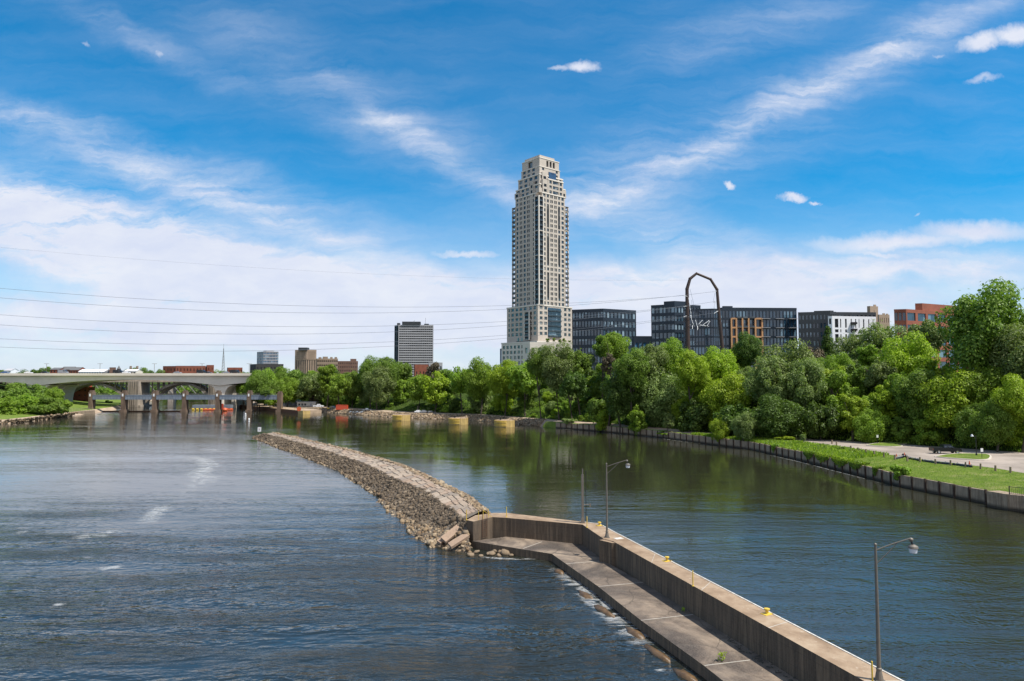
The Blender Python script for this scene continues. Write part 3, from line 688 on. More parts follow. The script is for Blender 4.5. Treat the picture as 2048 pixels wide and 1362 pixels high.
def breakwater():
    N_ = 140
    Lw = [at(x, y, 0) for x, y in ((507, 873), (522, 881), (541, 890), (577.7, 902), (638.7, 925.5), (687.5, 947.4), (724, 971.8), (765.6, 1006), (802, 1047.5), (829, 1077), (870.6, 1094), (934, 1106))]
    zc = lambda i, n: 1.5+1.35*i/(n-1)
    cl = [(526, 867.5), (560, 875), (616.7, 891), (675, 909), (734, 928), (785, 954.7), (846, 979), (907, 1020.7), (933, 1038)]
    cr = [(543.5, 865.6), (590, 876), (631, 886), (690, 900), (743.7, 915.7), (792.5, 930), (861, 962), (919.5, 991), (960, 1023)]
    CL = [at(x, y, zc(i, 9)) for i, (x, y) in enumerate(cl)]; CR = [at(x, y, zc(i, 9)) for i, (x, y) in enumerate(cr)]
    Lw = smooth_poly([tuple(p) for p in Lw], N_); CL = smooth_poly([tuple(p) for p in CL], N_); CR = smooth_poly([tuple(p) for p in CR], N_)
    gj = np.random.default_rng(3); wob = np.convolve(gj.normal(size=N_+8), np.ones(4)/4, 'same')[4:-4]*.9; Lw[:, 0] += wob; Lw[:, 1] -= wob*.6
    CL = CL+np.stack([wob[::-1]*.35, -wob*.3, wob*.08], 1)
    d = CR-CL; d[:, 2] = 0; d /= np.linalg.norm(d, axis=1)[:, None]
    w = np.linspace(4.8, 7.0, N_)[:, None]
    Rw = CR + d*w; Rw[:, 2] = 0
    T = Thing('breakwater', tuple(Lw[60]), 'curving rubble breakwater with a crest of pale stone slabs', 'breakwater')
    CS = CR+d*2.0; CS[:, 2] -= .2
    lines = [Lw+np.array([-.6, -.3, -1.2]), Lw, CL, CR, CS, Rw, Rw+np.array([1, .3, -1.2])]
    core = MB(); vs = [tuple(p) for l in lines for p in l]
    fs = [(k*N_+i, k*N_+i+1, (k+1)*N_+i+1, (k+1)*N_+i) for k in range(6) for i in range(N_-1)]
    core.add(vs, fs, 'rubblebase')
    core.add([tuple(l[0]) for l in lines], [tuple(range(6, -1, -1))], 'rubblebase')
    T.part(core, 'core')
    g = np.random.default_rng(5)
    def scat(A, B, n, smin, smax, tanf, seed):
        # weight by local area
        seg = np.linalg.norm(np.diff((A+B)/2, axis=0), axis=1); wd = np.linalg.norm(((A-B)[:-1]), axis=1)
        pr = seg*wd; pr /= pr.sum(); i = g.choice(len(pr), n, p=pr); f = g.random(n)[:, None]; v = g.random(n)[:, None]
        a = A[i]*(1-f)+A[i+1]*f; b = B[i]*(1-f)+B[i+1]*f; p = a*(1-v)+b*v
        s = (smin+(smax-smin)*g.random(n)**1.6)*(1+.8*(g.random(n) > .96)); t = tanf(v[:, 0], i/len(pr), g.random(n)); p[:, 2] += s*.05
        return p, s, t
    def tl(v, i, r): return ((v < (.06+.10*np.clip(i-.55, 0, 1)/.45+.10*r+.42*np.clip(i-.88, 0, 1)/.12)) & (r < .85)).astype(int)
    p1, s1, t1 = scat(Lw+np.array([0, 0, -.1]), CL, 24000, .20, .50, tl, 1)
    p6, s6, t6 = scat(Lw+np.array([-.3, -.2, -.15]), CL, 1100, .42, .8, tl, 6)
    p2, s2, t2 = scat(CS, Rw, 5000, .24, .5, lambda v, i, r: (r < .8).astype(int), 2)
    p4, s4, t4 = scat(CR, CS, 5200, .26, .62, lambda v, i, r: (r < .75).astype(int), 3)
    # rubble fanned out at the root in front of the end block
    c0 = at(912, 1090, .1); g5 = np.clip(g.normal(size=(700, 2)), -1.7, 1.7); p5 = np.stack([c0.x-.3+g5[:, 0]*1.5, c0.y+.7+g5[:, 1]*.9, np.maximum(0, .6-np.abs(g5[:, 1])*.3-np.abs(g5[:, 0])*.12)], 1); s5 = g.uniform(.22, .6, 700)
    # round tip
    a = g.uniform(2.4, 5.0, 120); rr = g.random(120)**.5; tip = (CL[0]+CR[0])/2; p3 = np.stack([tip[0]-1.2+np.cos(a)*rr*3.4, tip[1]+1+np.sin(a)*rr*5, 1.5*(1-rr)], 1)
    pos = np.concatenate([p1, p2, p4, p5, p6, p3]); sz = np.concatenate([s1, s2, s4, s5, s6, np.full(120, .7)]); mt = np.concatenate([t1, t2, t4, np.ones(700, int), t6, np.zeros(120, int)])
    pos = pos-np.array(T.base)
    me = rocks_mesh('riprap', pos, sz, mt, [M['rock_dark'], M['rock_tan']])
    o = bpy.data.objects.new('riprap', me); COL.objects.link(o); o.parent = T.o; o['kind'] = 'stuff'; o['label'] = 'dark rubble slope turning tan towards the waterline'
    # slabs on crest
    sm = MB(); L_ = np.zeros(N_); mid = (CL+CR)/2; L_[1:] = np.cumsum(np.linalg.norm(np.diff(mid, axis=0), axis=1))
    def pt(s_, v):
        i = min(N_-2, int(np.searchsorted(L_, s_, 'right'))-1); i = max(0, i); f = (s_-L_[i])/(L_[i+1]-L_[i]); a = CL[i]*(1-f)+CL[i+1]*f; b = CR[i]*(1-f)+CR[i+1]*f; return Vector(a*(1-v)+b*v)
    s_ = .8; rr = random.Random(4)
    while s_ < L_[-1]-1.4:
        ln = rr.uniform(.9, 2.4); v = rr.uniform(-.12, .06)
        while v < .97:
            vw = rr.uniform(.24, .5); v1 = min(1.05, v+vw); j = lambda: rr.uniform(-.05, .05)
            if rr.random() > .05:
                g_ = .03; q = [pt(s_+g_+j()*2, v+.025), pt(s_+g_+j()*2, v1-.025), pt(min(L_[-1]-.01, s_+ln-g_+j()*2), v1-.025), pt(min(L_[-1]-.01, s_+ln-g_+j()*2), v+.025)]
                hh = .06+rr.uniform(-.03, .05); tl_ = rr.uniform(-.03, .03)
                sm.hexa([p-Vector((0, 0, .2)) for p in q], [q[0]+Vector((0, 0, hh)), q[1]+Vector((0, 0, hh+tl_)), q[2]+Vector((0, 0, hh+tl_)), q[3]+Vector((0, 0, hh))], 'slab')
            v = v1
        s_ += ln
    T.part(sm, 'stone_paving')
    return CL, CR
M['rubblebase'] = plain('rubble_core', (.12, .095, .07), .95, 0, .4, 2, .1, 3)
BCL, BCR = breakwater()

def boulder(px, py, z, s, mat, label, seed, sc=(1, 1, .7), name='boulder', cat='boulder', grp=None):
    p = at(px, py, z); g = np.random.default_rng(seed)
    me = rocks_mesh(name, np.zeros((1, 3)), [s], [0], [M[mat]], seed)
    # subdivide roughly by using smooth shading off; scale
    o = bpy.data.objects.new(name, me); COL.objects.link(o); o.location = p; o.scale = sc; o.rotation_euler = (0, 0, g.uniform(0, 6)); tag(o, label, cat, grp); return o
bl = [(952, 1104, .9, 'pale boulder at the foot of the guide wall end, leftmost of the loose ones'), (976, 1108, .6, 'small pale boulder low in the water left of the boulder heap'),
      (984, 1107, .9, 'pale boulder on the left side of the heap beside the walkway'), (992, 1102, 1.1, 'largest pale boulder on top of the heap beside the walkway'),
      (1003, 1104, .9, 'pale boulder in the middle of the heap beside the walkway'), (1012, 1106, 1.2, 'broad pale boulder on the right of the heap beside the walkway'),
      (998, 1111, .7, 'small tan boulder at the water in front of the heap'), (1023, 1110, .6, 'outermost small boulder right of the heap beside the walkway'),
      (962, 1111, .7, 'small round boulder in the water below the end block'), (941, 1109, .9, 'tan boulder touching the front corner of the end block'),
      (915, 1094, 1.3, 'rounded boulder beside the broken slabs on the rubble'), (925, 1090, 1.0, 'dark round boulder between broken slabs and the end block')]
for i, (x, y, s, lb) in enumerate(bl): boulder(x, y, .1, s, 'rock_tan' if i != 11 else 'rock_dark', lb, 40+i, grp='loose boulders at the breakwater root')
for i, (x, y, z, l, w, rz, rx, lb) in enumerate(((905, 1066, 1.45, 3.4, 1.1, .85, .35, 'long broken concrete slab leaning on the rubble, upper one'), (917, 1081, 1.05, 2.6, 1.0, .6, .25, 'broken concrete slab leaning on the rubble, lower one'), (890, 1075, .95, 2.4, .8, .9, .2, 'narrow broken concrete slab at the left of the leaning group'))):
    p = at(x, y, z); mb = MB(); mb.hexa([(-l/2, -w/2, -.15), (l/2, -w/2*.7, -.15), (l/2*.95, w/2, -.15), (-l/2*.9, w/2*.8, -.15)], [(-l/2, -w/2, .15), (l/2, -w/2*.7, .15), (l/2*.95, w/2, .13), (-l/2*.9, w/2*.8, .15)], 'slab')
    o = mb.build('broken_slab'); o.location = p; o.rotation_euler = (rx, -.35, rz); tag(o, lb, 'concrete slab', 'broken slabs by the end block')
# algae covered ledges at the walkway foot
for i, (x, y, l, lb) in enumerate(((1118, 1143, 1.6, 'brown algae ledge under the walkway bend, farthest one'), (1170, 1190, 2.6, 'brown algae ledge beside the walkway, second from the bend'), (1207, 1221, 3.3, 'long brown algae ledge beside the walkway, third from the bend'),
                                (1270, 1266, 2.8, 'brown algae ledge with foam round it, fourth from the bend'), (1318, 1309, 3.6, 'large tan algae ledge beside the walkway, fifth from the bend'), (1372, 1352, 2.4, 'brown algae ledge nearest the bottom of the picture'))):
    p = at(x, y, .04); g = random.Random(i); n = 14; mb = MB(); pl = []
    for k in range(n):
        a = 2*math.pi*k/n; r = 1+g.uniform(-.25, .2); pl.append((math.cos(a)*l/2*r, math.sin(a)*.42*r))
    mb.add([(a, b, -.5) for a, b in pl]+[(a*.93, b*.9, .06+g.uniform(-.02, .03)) for a, b in pl]+[(0, 0, .16)], [(k, (k+1) % n, n+(k+1) % n, n+k) for k in range(n)]+[(n+k, n+(k+1) % n, 2*n) for k in range(n)], 'brownalgae')
    o = mb.build('rock_ledge', smooth=True); o.location = p; d = at(1407, 1331, 0)-at(1195, 1172, 0); o.rotation_euler = (0, 0, math.atan2(d.y, d.x)+.08); tag(o, lb, 'rock ledge', 'algae ledges along the walkway')

# foam
def foam_strip(pts, w, name='foam', label='white foam streaks drifting on the river'):
    P = smooth_poly([tuple(at(x, y, 0)) for x, y in pts], 40); d = np.gradient(P, axis=0); n = np.stack([-d[:, 1], d[:, 0], 0*d[:, 0]], 1); n /= np.linalg.norm(n, axis=1)[:, None]
    return P, n, w
def foams():
    S = [([(300, 908), (345, 915), (380, 912), (412, 922), (420, 935), (390, 948), (412, 955), (405, 965), (370, 985), (335, 1005)], 7), ([(335, 1005), (290, 1048), (250, 1055)], 4), ([(250, 1055), (205, 1070), (170, 1072), (145, 1082)], 3.5),
         ([(395, 900), (450, 900)], 3), ([(60, 1062), (30, 1066)], 2), ([(130, 1205), (90, 1218)], 1.6), ([(250, 1132), (190, 1140)], 2), ([(400, 955), (450, 952)], 4),
         ([(1080, 1118), (1110, 1132), (1150, 1165), (1200, 1212), (1262, 1262), (1312, 1305), (1365, 1350)], 3.2), ([(940, 1112), (1010, 1118), (1080, 1118)], 1.0), ([(1235, 1245), (1262, 1266), (1280, 1280)], 1.3), ([(1300, 1330), (1330, 1345)], 1.0),
         ([(80, 838), (180, 828)], 1.2), ([(1062, 852), (1120, 858), (1200, 865), (1300, 874), (1400, 888), (1500, 901)], .7), ([(1500, 901), (1600, 924), (1700, 950), (1800, 977)], .6)]
    V = []; Fc = []; E = []
    for pts, w in S:
        P, n, w = foam_strip(pts, w); k = len(V)//1; o = len(V)
        for i in range(len(P)):
            for s_, e in ((-1, 0), (-.5, .75), (0, 1), (.5, .75), (1, 0)):
                V.append((P[i]+n[i]*s_*w*.5)+np.array([0, 0, .012])); E.append(e*min(1, 3*min(i, len(P)-1-i)/len(P)+.1))
        for i in range(len(P)-1):
            for j in range(4): Fc.append((o+i*5+j, o+i*5+j+1, o+(i+1)*5+j+1, o+(i+1)*5+j))
    me = mesh_np('foam', np.array(V), np.array(Fc), [M['foam']])
    at_ = me.attributes.new('edge', 'FLOAT', 'POINT'); at_.data.foreach_set('value', np.array(E, np.float32))
    o = bpy.data.objects.new('foam', me); COL.objects.link(o); tag(o, 'white foam streaks drifting on the river surface', 'foam', kind='stuff')
foams()

# ------------------------------------------------------------------ trees
def crown_mesh(name, rx, rz, lobes, nleaf, leaf, seed, style='round'):
    g = np.random.default_rng(seed)
    # lobe centres
    if style == 'cone':
        u = g.random(lobes)**.8; th = g.uniform(0, 6.28, lobes); rr = rx*(1-u)*.75; C = np.stack([np.cos(th)*rr, np.sin(th)*rr, (u*2-1)*rz*.9], 1); r = rx*(.22+.30*(1-u))
    else:
        D = g.normal(size=(lobes, 3)); D /= np.linalg.norm(D, axis=1)[:, None]; rad = g.uniform(.42, .90, lobes)[:, None]
        C = D*rad*np.array([rx, rx, rz]); C[:, 2] = C[:, 2]*.9+rz*.05; r = (.12+.24*g.random(lobes)**1.4)*rx
        if style == 'oval': C[:, :2] *= .85
        if style == 'willow': C[:, 2] *= 1.0; r *= .9
    pr = r**2; pr /= pr.sum(); i = g.choice(lobes, nleaf, p=pr)
    D = g.normal(size=(nleaf, 3)); D[:, 2] = D[:, 2]*.9+.25; D /= np.linalg.norm(D, axis=1)[:, None]
    P = C[i]+D*(r[i]*g.uniform(.72, 1.08, nleaf))[:, None]*np.array([1, 1, .82])
    # twiggy outliers
    k = g.random(nleaf) < .05; P[k] += D[k]*g.uniform(.05, .22, k.sum())[:, None]*rx*.6
    if style == 'willow': P[:, 2] -= g.random(nleaf)**2*rz*.12
    Nn = D*1.0+g.normal(size=(nleaf, 3))*.55+np.array([0, 0, .65]); Nn /= np.linalg.norm(Nn, axis=1)[:, None]
    A = np.cross(Nn, g.normal(size=(nleaf, 3))); A /= np.linalg.norm(A, axis=1)[:, None]; B = np.cross(Nn, A)
    s = (leaf*g.uniform(.6, 1.35, nleaf))[:, None]
    e = .62 if style != 'willow' else .42
    V = np.stack([P-A*s, P-B*s*e+Nn*s*.12, P+A*s, P+B*s*e+Nn*s*.12], 1)*1.0
    zmin = -rz
    V = V.reshape(-1, 3); Fc = np.arange(nleaf*4).reshape(-1, 4)
    return mesh_np(name, V, Fc, [LEAF['mid']])
def trunk_mesh(name, h, r, seed, spread=.5):
    g = random.Random(seed); mb = MB(); top = Vector((g.uniform(-.2, .2), g.uniform(-.2, .2), h))
    mb.tube([(0, 0, -1.0), (0, 0, 0), (top.x*.5, top.y*.5, h*.5), top], [r*1.3, r, r*.75, r*.35], 'bark', 7)
    for k in range(5):
        a = g.uniform(0, 6.28); z = h*g.uniform(.35, .8); l = h*g.uniform(.3, .5)
        p = Vector((top.x*z/h, top.y*z/h, z)); mb.tube([p, p+Vector((math.cos(a)*l*spread*.6, math.sin(a)*l*spread*.6, l*.4)), p+Vector((math.cos(a)*l*spread, math.sin(a)*l*spread, l*.9))], [r*.5, r*.32, r*.12], 'bark', 5)
    return mb.build(name).data
# prototypes normalised: crown centre at origin of crown, unit radius 1 (rx), so scale = rx
CR_ = {'med': [], 'big': [], 'tall': [], 'willow': [], 'cone': [], 'shrub': [], 'far': []}
for k in range(4): CR_['med'].append(crown_mesh('crown', 1, .95, 40, 9000, .054, 10+k))
for k in range(2): CR_['big'].append(crown_mesh('crown', 1, .98, 95, 30000, .031, 20+k))
for k in range(3): CR_['tall'].append(crown_mesh('crown', 1, 1.5, 52, 11000, .052, 30+k, 'oval'))
for k in range(2): CR_['willow'].append(crown_mesh('crown', 1, 1.1, 70, 17000, .042, 40+k, 'willow'))
CR_['cone'].append(crown_mesh('crown', 1, 2.2, 60, 6500, .07, 50, 'cone'))
for k in range(3): CR_['shrub'].append(crown_mesh('crown', 1, .85, 16, 2600, .095, 60+k))
for k in range(3): CR_['far'].append(crown_mesh('crown', 1, .9, 16, 1500, .13, 70+k))
RZ = {'med': .95, 'big': .98, 'tall': 1.5, 'willow': 1.1, 'cone': 2.2, 'shrub': .85, 'far': .9}
TRK = [trunk_mesh('trunk', 1.0, .035, k) for k in range(3)]
for o in [o for o in bpy.data.objects if o.name.startswith('trunk')]: bpy.data.objects.remove(o)
TREES = []
def tree(x, y, z0, ztop, rx, kind, tone, cat='tree', name=None, label=None, group=None, sink=0.0, rnd=random):
    h = ztop-z0
    rz = min(RZ[kind]*rx*(1.25 if kind in ('med', 'big', 'willow') else 1.0), h*.60 if kind != 'shrub' else h*.62); cz = h-rz
    nm = name or {'cone': 'conifer', 'shrub': 'shrub'}.get(kind, 'tree')
    e = empty(nm, (x, y, z0), rnd.uniform(0, 6.28), label, cat, group)
    c = bpy.data.objects.new('crown', rnd.choice(CR_[kind])); COL.objects.link(c); c.parent = e; c.location = (0, 0, cz); c.scale = (rx, rx*rnd.uniform(.9, 1.1), rz/RZ[kind])
    c.material_slots[0].link = 'OBJECT'; c.material_slots[0].material = LEAF[tone]
    t = bpy.data.objects.new('trunk', rnd.choice(TRK)); COL.objects.link(t); t.parent = e; k = cz+rz*.35; w = max(1.0, min(k, 12.0)); t.scale = (w, w, k)
    TREES.append((e, x, y, z0, ztop, rx, kind, tone, label is None)); return e
def tree_px(px, ytop, D, wpx, kind, tone, z0=None, label=None, **k):
    p = atd(px, ytop, D); z = gz(p.x, p.y) if z0 is None else z0
    return tree(p.x, p.y, z-.2, p.z, wpx/2*D/F, kind, tone, label=label, **k)

SKY = [(470, 756), (500, 742), (560, 735), (600, 738), (650, 726), (690, 738), (740, 715), (790, 718), (815, 738), (840, 745), (900, 740), (950, 722), (1000, 722), (1055, 718), (1078, 694), (1110, 690), (1170, 700),
       (1195, 672), (1250, 670), (1265, 694), (1340, 682), (1360, 708), (1400, 702), (1470, 704), (1490, 676), (1515, 678), (1530, 695), (1600, 690), (1640, 697), (1700, 668), (1740, 648), (1800, 655), (1850, 645), (1875, 655), (1885, 610), (1910, 580), (2000, 572), (2400, 560)]
def skyy(px): return float(np.interp(px, [a for a, b in SKY], [b for a, b in SKY]))
# explicit skyline and foreground trees: px, ytop, D, widthpx, kind, tone
EX = [(1968, 563, 172, 190, 'big', 'mid'), (2062, 640, 160, 150, 'big', 'silver'), (1915, 600, 185, 90, 'big', 'mid'), (1850, 636, 205, 80, 'med', 'silver'), (1752, 642, 215, 130, 'willow', 'silver'), (1705, 665, 222, 90, 'willow', 'silver'), (1815, 668, 190, 120, 'big', 'yellow'),
      (1655, 650, 232, 38, 'cone', 'dark'), (1622, 690, 225, 60, 'med', 'brown'), (1688, 690, 225, 60, 'med', 'bright'), (1575, 684, 205, 135, 'big', 'silver'), (1540, 702, 200, 90, 'willow', 'silver'), (1607, 706, 195, 90, 'willow', 'silver'), (1498, 664, 238, 62, 'big', 'dark'), (1473, 690, 240, 60, 'med', 'bright'),
      (1436, 694, 225, 80, 'big', 'yellow'), (1385, 699, 222, 80, 'big', 'yellow'), (1338, 676, 244, 75, 'big', 'bright'), (1300, 686, 240, 85, 'big', 'silver'), (1262, 694, 236, 80, 'big', 'mid'), (1232, 662, 270, 62, 'big', 'bright'), (1203, 668, 272, 44, 'med', 'mid'), (1216, 702, 246, 34, 'tall', 'brown'),
      (1160, 694, 272, 60, 'med', 'mid'), (1118, 686, 276, 90, 'big', 'silver'), (1082, 692, 280, 60, 'big', 'mid'), (1145, 735, 262, 60, 'med', 'dark'), (1050, 716, 300, 70, 'med', 'bright'), (1010, 718, 310, 70, 'big', 'yellow'), (962, 716, 322, 75, 'big', 'bright'), (925, 730, 330, 60, 'med', 'bright'), (893, 735, 345, 55, 'med', 'mid'), (870, 722, 372, 40, 'med', 'brown'), (870, 742, 340, 60, 'med', 'yellow'),
      (838, 742, 350, 60, 'med', 'bright'), (806, 720, 375, 40, 'med', 'mid'), (778, 712, 372, 62, 'big', 'mid'), (742, 712, 380, 58, 'big', 'mid'), (755, 730, 365, 70, 'big', 'silver'), (705, 735, 390, 60, 'med', 'mid'), (655, 722, 405, 52, 'tall', 'bright'), (622, 738, 415, 60, 'med', 'silver'), (590, 736, 430, 60, 'med', 'mid'), (556, 732, 440, 66, 'big', 'mid'), (530, 738, 432, 62, 'big', 'bright'), (503, 744, 424, 50, 'big', 'mid'), (488, 752, 428, 36, 'med', 'bright'), (680, 745, 385, 50, 'med', 'bright'),
      (1450, 742, 214, 110, 'big', 'yellow'), (1560, 790, 190, 110, 'big', 'dark'), (1330, 735, 236, 110, 'big', 'silver'), (1900, 735, 168, 130, 'big', 'yellow'), (1955, 728, 164, 110, 'big', 'bright'), (1830, 735, 175, 100, 'big', 'mid'), (1703, 778, 180, 60, 'tall', 'yellow'), (1770, 760, 182, 60, 'tall', 'yellow'), (1744, 818, 176, 66, 'big', 'bright'), (2040, 750, 150, 90, 'big', 'yellow'), (1990, 800, 152, 80, 'big', 'mid'), (1675, 735, 192, 80, 'med', 'bright'),
      (1240, 748, 240, 80, 'big', 'dark'), (1205, 790, 252, 60, 'med', 'mid'), (1395, 790, 218, 80, 'med', 'dark'), (1470, 800, 200, 80, 'med', 'dark'), (1640, 800, 184, 80, 'med', 'dark')]
for q in EX: tree_px(*q)
for q in ((516, 741, 403, 50, 'big', 'mid'), (548, 760, 408, 46, 'big', 'mid'), (520, 757, 406, 46, 'big', 'silver'), (497, 765, 404, 34, 'med', 'bright'), (575, 752, 412, 50, 'big', 'bright'), (605, 752, 424, 46, 'big', 'mid'), (510, 775, 402, 30, 'med', 'dark'), (540, 778, 402, 34, 'med', 'bright')): tree_px(*q, z0=1.8)
tree(113, 136, gz(113, 136), 19, 7.5, 'big', 'mid'); tree(121, 150, gz(121, 150), 24, 8, 'big', 'bright')
# bank saplings with their own labels
BS = [(1208, 818, 'shore', 8.6, 42, 'med', 'yellow', 'round yellow-green sapling leaning over the panel wall, left of the pale saplings'),
      (1275, 805, 'shore', 8.2, 50, 'tall', 'bright', 'tall two-toned young tree on the wall edge right of the round sapling'),
      (1337, 822, 'shore', 7.6, 28, 'tall', 'silver', 'slim grey-green sapling on the bank left of the twin trees'),
      (1440, 831, 'shore', 6.9, 48, 'big', 'yellow', 'bright green left one of the twin trees on the wall edge'),
      (1487, 822, 'shore', 6.4, 52, 'big', 'silver', 'taller olive-green right one of the twin trees on the wall edge'),
      (1140, 835, 'shore', 8.9, 30, 'shrub', 'silver', 'wispy pale shrub at the far end of the panel wall'),
      (1572, 872, 'shore', 5.3, 44, 'shrub', 'yellow', 'rounded bright shrub on the tall grass before the road'),
      (1805, 930, 'shore', 2.35, 44, 'shrub', 'bright', 'lone bright green bush growing out of the near panel wall'),
      (1330, 861, 'shore', 7.35, 40, 'shrub', 'bright', 'low spreading bush hanging over the wall below the slim sapling'),
      (1380, 868, 'shore', 7.0, 12, 'shrub', 'bright', 'tiny bush on the wall between slim sapling and twin trees'),
      (1606, 868, 'shore', 5.25, 18, 'shrub', 'silver', 'small pale bush right of the rounded bright shrub'),
      (1683, 893, 'shore', 4.1, 14, 'shrub', 'mid', 'small dark bush on the slope beside the wooden bollards, left one'),
      (1707, 898, 'shore', 3.75, 18, 'shrub', 'bright', 'small bright bush on the slope beside the wooden bollards, right one')]
for (px, yt, _, tt, w, kind, tone, lb) in BS:
    s, d = shore(tt); off_ = .6 if w > 20 else 2.0
    if 'slope' in lb or 'pale bush' in lb or 'tall grass' in lb: off_ = 8
    # move along the shore so that the projected x matches
    best = min((abs(proj(tuple(shore(k*.01)[0]+shore(k*.01)[1]*off_)+(2.3,))[0]-px), k) for k in range(150, 1000))[1]*.01
    s, d = shore(best); x, y = s.x+d.x*off_, s.y+d.y*off_; z = gz(x, y); zt = atd(px, yt, y).z
    if off_ < 1: z = max(1.2, z-.9)
    tree(x, y, z-.1, zt, w/2*y/F, kind, tone, label=lb, cat='bush' if kind == 'shrub' else 'tree')
# vines over the panel wall
for i, (px, w, lb) in enumerate(((1618, 30, 'leafy vine spilling over the panel wall, leftmost patch'), (1645, 40, 'dense yellow-green vine over the panel wall, second patch from left'), (1680, 44, 'dense vine over the panel wall, middle patch'), (1712, 36, 'vine over the panel wall with long dark tail'), (1752, 12, 'small dark vine patch hanging on the wall right of the long vine'), (1548, 12, 'thin dark vine on the wall under the twin trees'))):
    best = min((abs(proj(tuple(shore(k*.01)[0])+(2,))[0]-px), k) for k in range(150, 1000))[1]*.01
    s, d = shore(best); rx = w/2*s.y/F
    g = np.random.default_rng(90+i); n = int(900*rx)+250; u = g.uniform(-1, 1, n); tt = shore(best+.05)[0]-shore(best-.05)[0]; tt.normalize(); nn = Vector((-tt.y, tt.x)); h = (1-u**2)*.5+.5*g.random(n)
    drop = g.random(n)**1.3*(.5+1.4*(1-np.abs(u))*(.5+.5*np.sin(u*7+i)**2)); bulge = .15+.35*g.random(n)*np.sqrt(1-u**2*.9)
    inl = g.random(n) < .45; X = s.x+tt.x*u*rx*1.3+np.where(inl, -nn.x*g.random(n)*1.8, nn.x*bulge); Y = s.y+tt.y*u*rx*1.3+np.where(inl, -nn.y*g.random(n)*1.8, nn.y*bulge); Z = np.where(inl, 2.15+g.random(n)*.55, 2.35-drop)
    P = np.stack([X, Y, Z], 1); Nn = np.where(inl[:, None], np.array([0, 0, 1]), np.array([nn.x, nn.y, .5]))+g.normal(size=(n, 3))*.5; A = np.cross(Nn, g.normal(size=(n, 3))); A /= np.linalg.norm(A, axis=1)[:, None]; B_ = np.cross(Nn, A); B_ /= np.linalg.norm(B_, axis=1)[:, None]; w_ = g.uniform(.08, .2, (n, 1))
    e = empty('vine', (s.x, s.y, 2.0), 0, lb, 'vine', 'vines on the panel wall')
    me = mesh_np('foliage', (np.stack([P-A*w_, P-B_*w_*.7, P+A*w_, P+B_*w_*.7], 1)-np.array([s.x, s.y, 2.0])).reshape(-1, 3), np.arange(n*4).reshape(-1, 4), [LEAF['yellow' if i in (1, 2) else 'bright'], LEAF['mid']], (g.random(n) < .35).astype(int))
    c = bpy.data.objects.new('foliage', me); COL.objects.link(c); c.parent = e
# procedural woodland
placed = [(e[1], e[2], e[5]) for e in TREES]
rt = random.Random(11)
cnt = 0
def try_tree(t, dist, kind=None, tone=None):
    global cnt
    s = interp_st(t); d = Vector((s[2], s[3])).normalized(); x, y = s[0]+d.x*dist, s[1]+d.y*dist
    rx = rt.uniform(3.6, 5.4) if y < 260 else rt.uniform(4.6, 6.4)
    px, _ = proj((x, y, 12))
    if px < 470 or px > 2120: return
    for (a, b, r) in placed:
        if (a-x)**2+(b-y)**2 < (.55*(r+rx))**2*.8: return
    z = gz(x, y); ht = rt.uniform(9.5, 14.5); rc, rb = s[6], s[5]
    if dist < rb+8: ht = rt.uniform(6, 10.5)
    zt = z+ht; lim = atd(px, skyy(px)+rt.uniform(2, 26), y).z
    if 1085 < px < 1185 and dist < rb+22: ht = rt.uniform(3, 5); rx *= .5; zt = z+ht
    zt = min(zt, lim)
    if zt-z < 3.0: return
    if cnt > 215: return
    rx = min(rx, (zt-z)*.62)
    kind = rt.choices(['med', 'tall', 'willow', 'big'], [5, 2, 1.2, 1.5])[0]
    tone = rt.choices(['dark', 'mid', 'bright', 'yellow', 'silver', 'brown'], [2.0, 4.4, 3.6, 1.3, 1.1, .12])[0]
    tree(x, y, z-.3, zt, rx, kind, tone, rnd=rt); placed.append((x, y, rx)); cnt += 1
for dist_band in (3.5, 9, 16, 24, 33, 44):
    for k in range(260):
        t = rt.uniform(.9, 15.8) if k % 3 else rt.uniform(.9, 8); s = interp_st(t)
        try_tree(t, s[5]+dist_band+rt.uniform(-2.5, 3))
print('woodland', cnt, len(TREES))

# shrubs at the foot of the bluff
for k in range(60):
    t = rt.uniform(1.5, 13); s = interp_st(t); d = Vector((s[2], s[3])).normalized(); dist = s[5]+rt.uniform(.5, 3.5)
    x, y = s[0]+d.x*dist, s[1]+d.y*dist; z = gz(x, y); px, _ = proj((x, y, z))
    if px > 2100 or px < 600: continue
    if any((a-x)**2+(b-y)**2 < 5 for a, b, r in placed): continue
    tree(x, y, z-.2, z+rt.uniform(1.4, 3.2), rt.uniform(1.2, 2.6), 'shrub', rt.choice(['mid', 'bright', 'dark', 'silver']), rnd=rt, cat='bush'); placed.append((x, y, 1.5))
NEAR_END = len(TREES)
# left bank trees
LT = [(20, 775, 345, 70, 'mid'), (55, 785, 335, 80, 'bright'), (95, 790, 330, 66, 'mid'), (118, 795, 338, 44, 'bright'), (15, 792, 320, 50, 'bright'), (70, 768, 372, 70, 'mid'), (110, 772, 372, 40, 'bright'),
      (30, 762, 400, 60, 'mid'), (200, 772, 520, 34, 'mid'), (222, 775, 540, 34, 'bright'), (245, 778, 560, 30, 'mid'), (290, 785, 600, 26, 'mid'), (215, 800, 470, 12, 'bright'), (222, 802, 470, 10, 'yellow')]
for i, (px, yt, D, w, tone) in enumerate(LT): tree_px(px, yt, D, w, 'med', tone, z0=2.0 if D < 480 else 3)
for k in range(16): tree_px(300+k*12+rt.uniform(-4, 4), 778+rt.uniform(-5, 5), 640+rt.uniform(-10, 40), 26, 'far', rt.choice(['mid', 'dark', 'bright']), z0=1, rnd=rt)
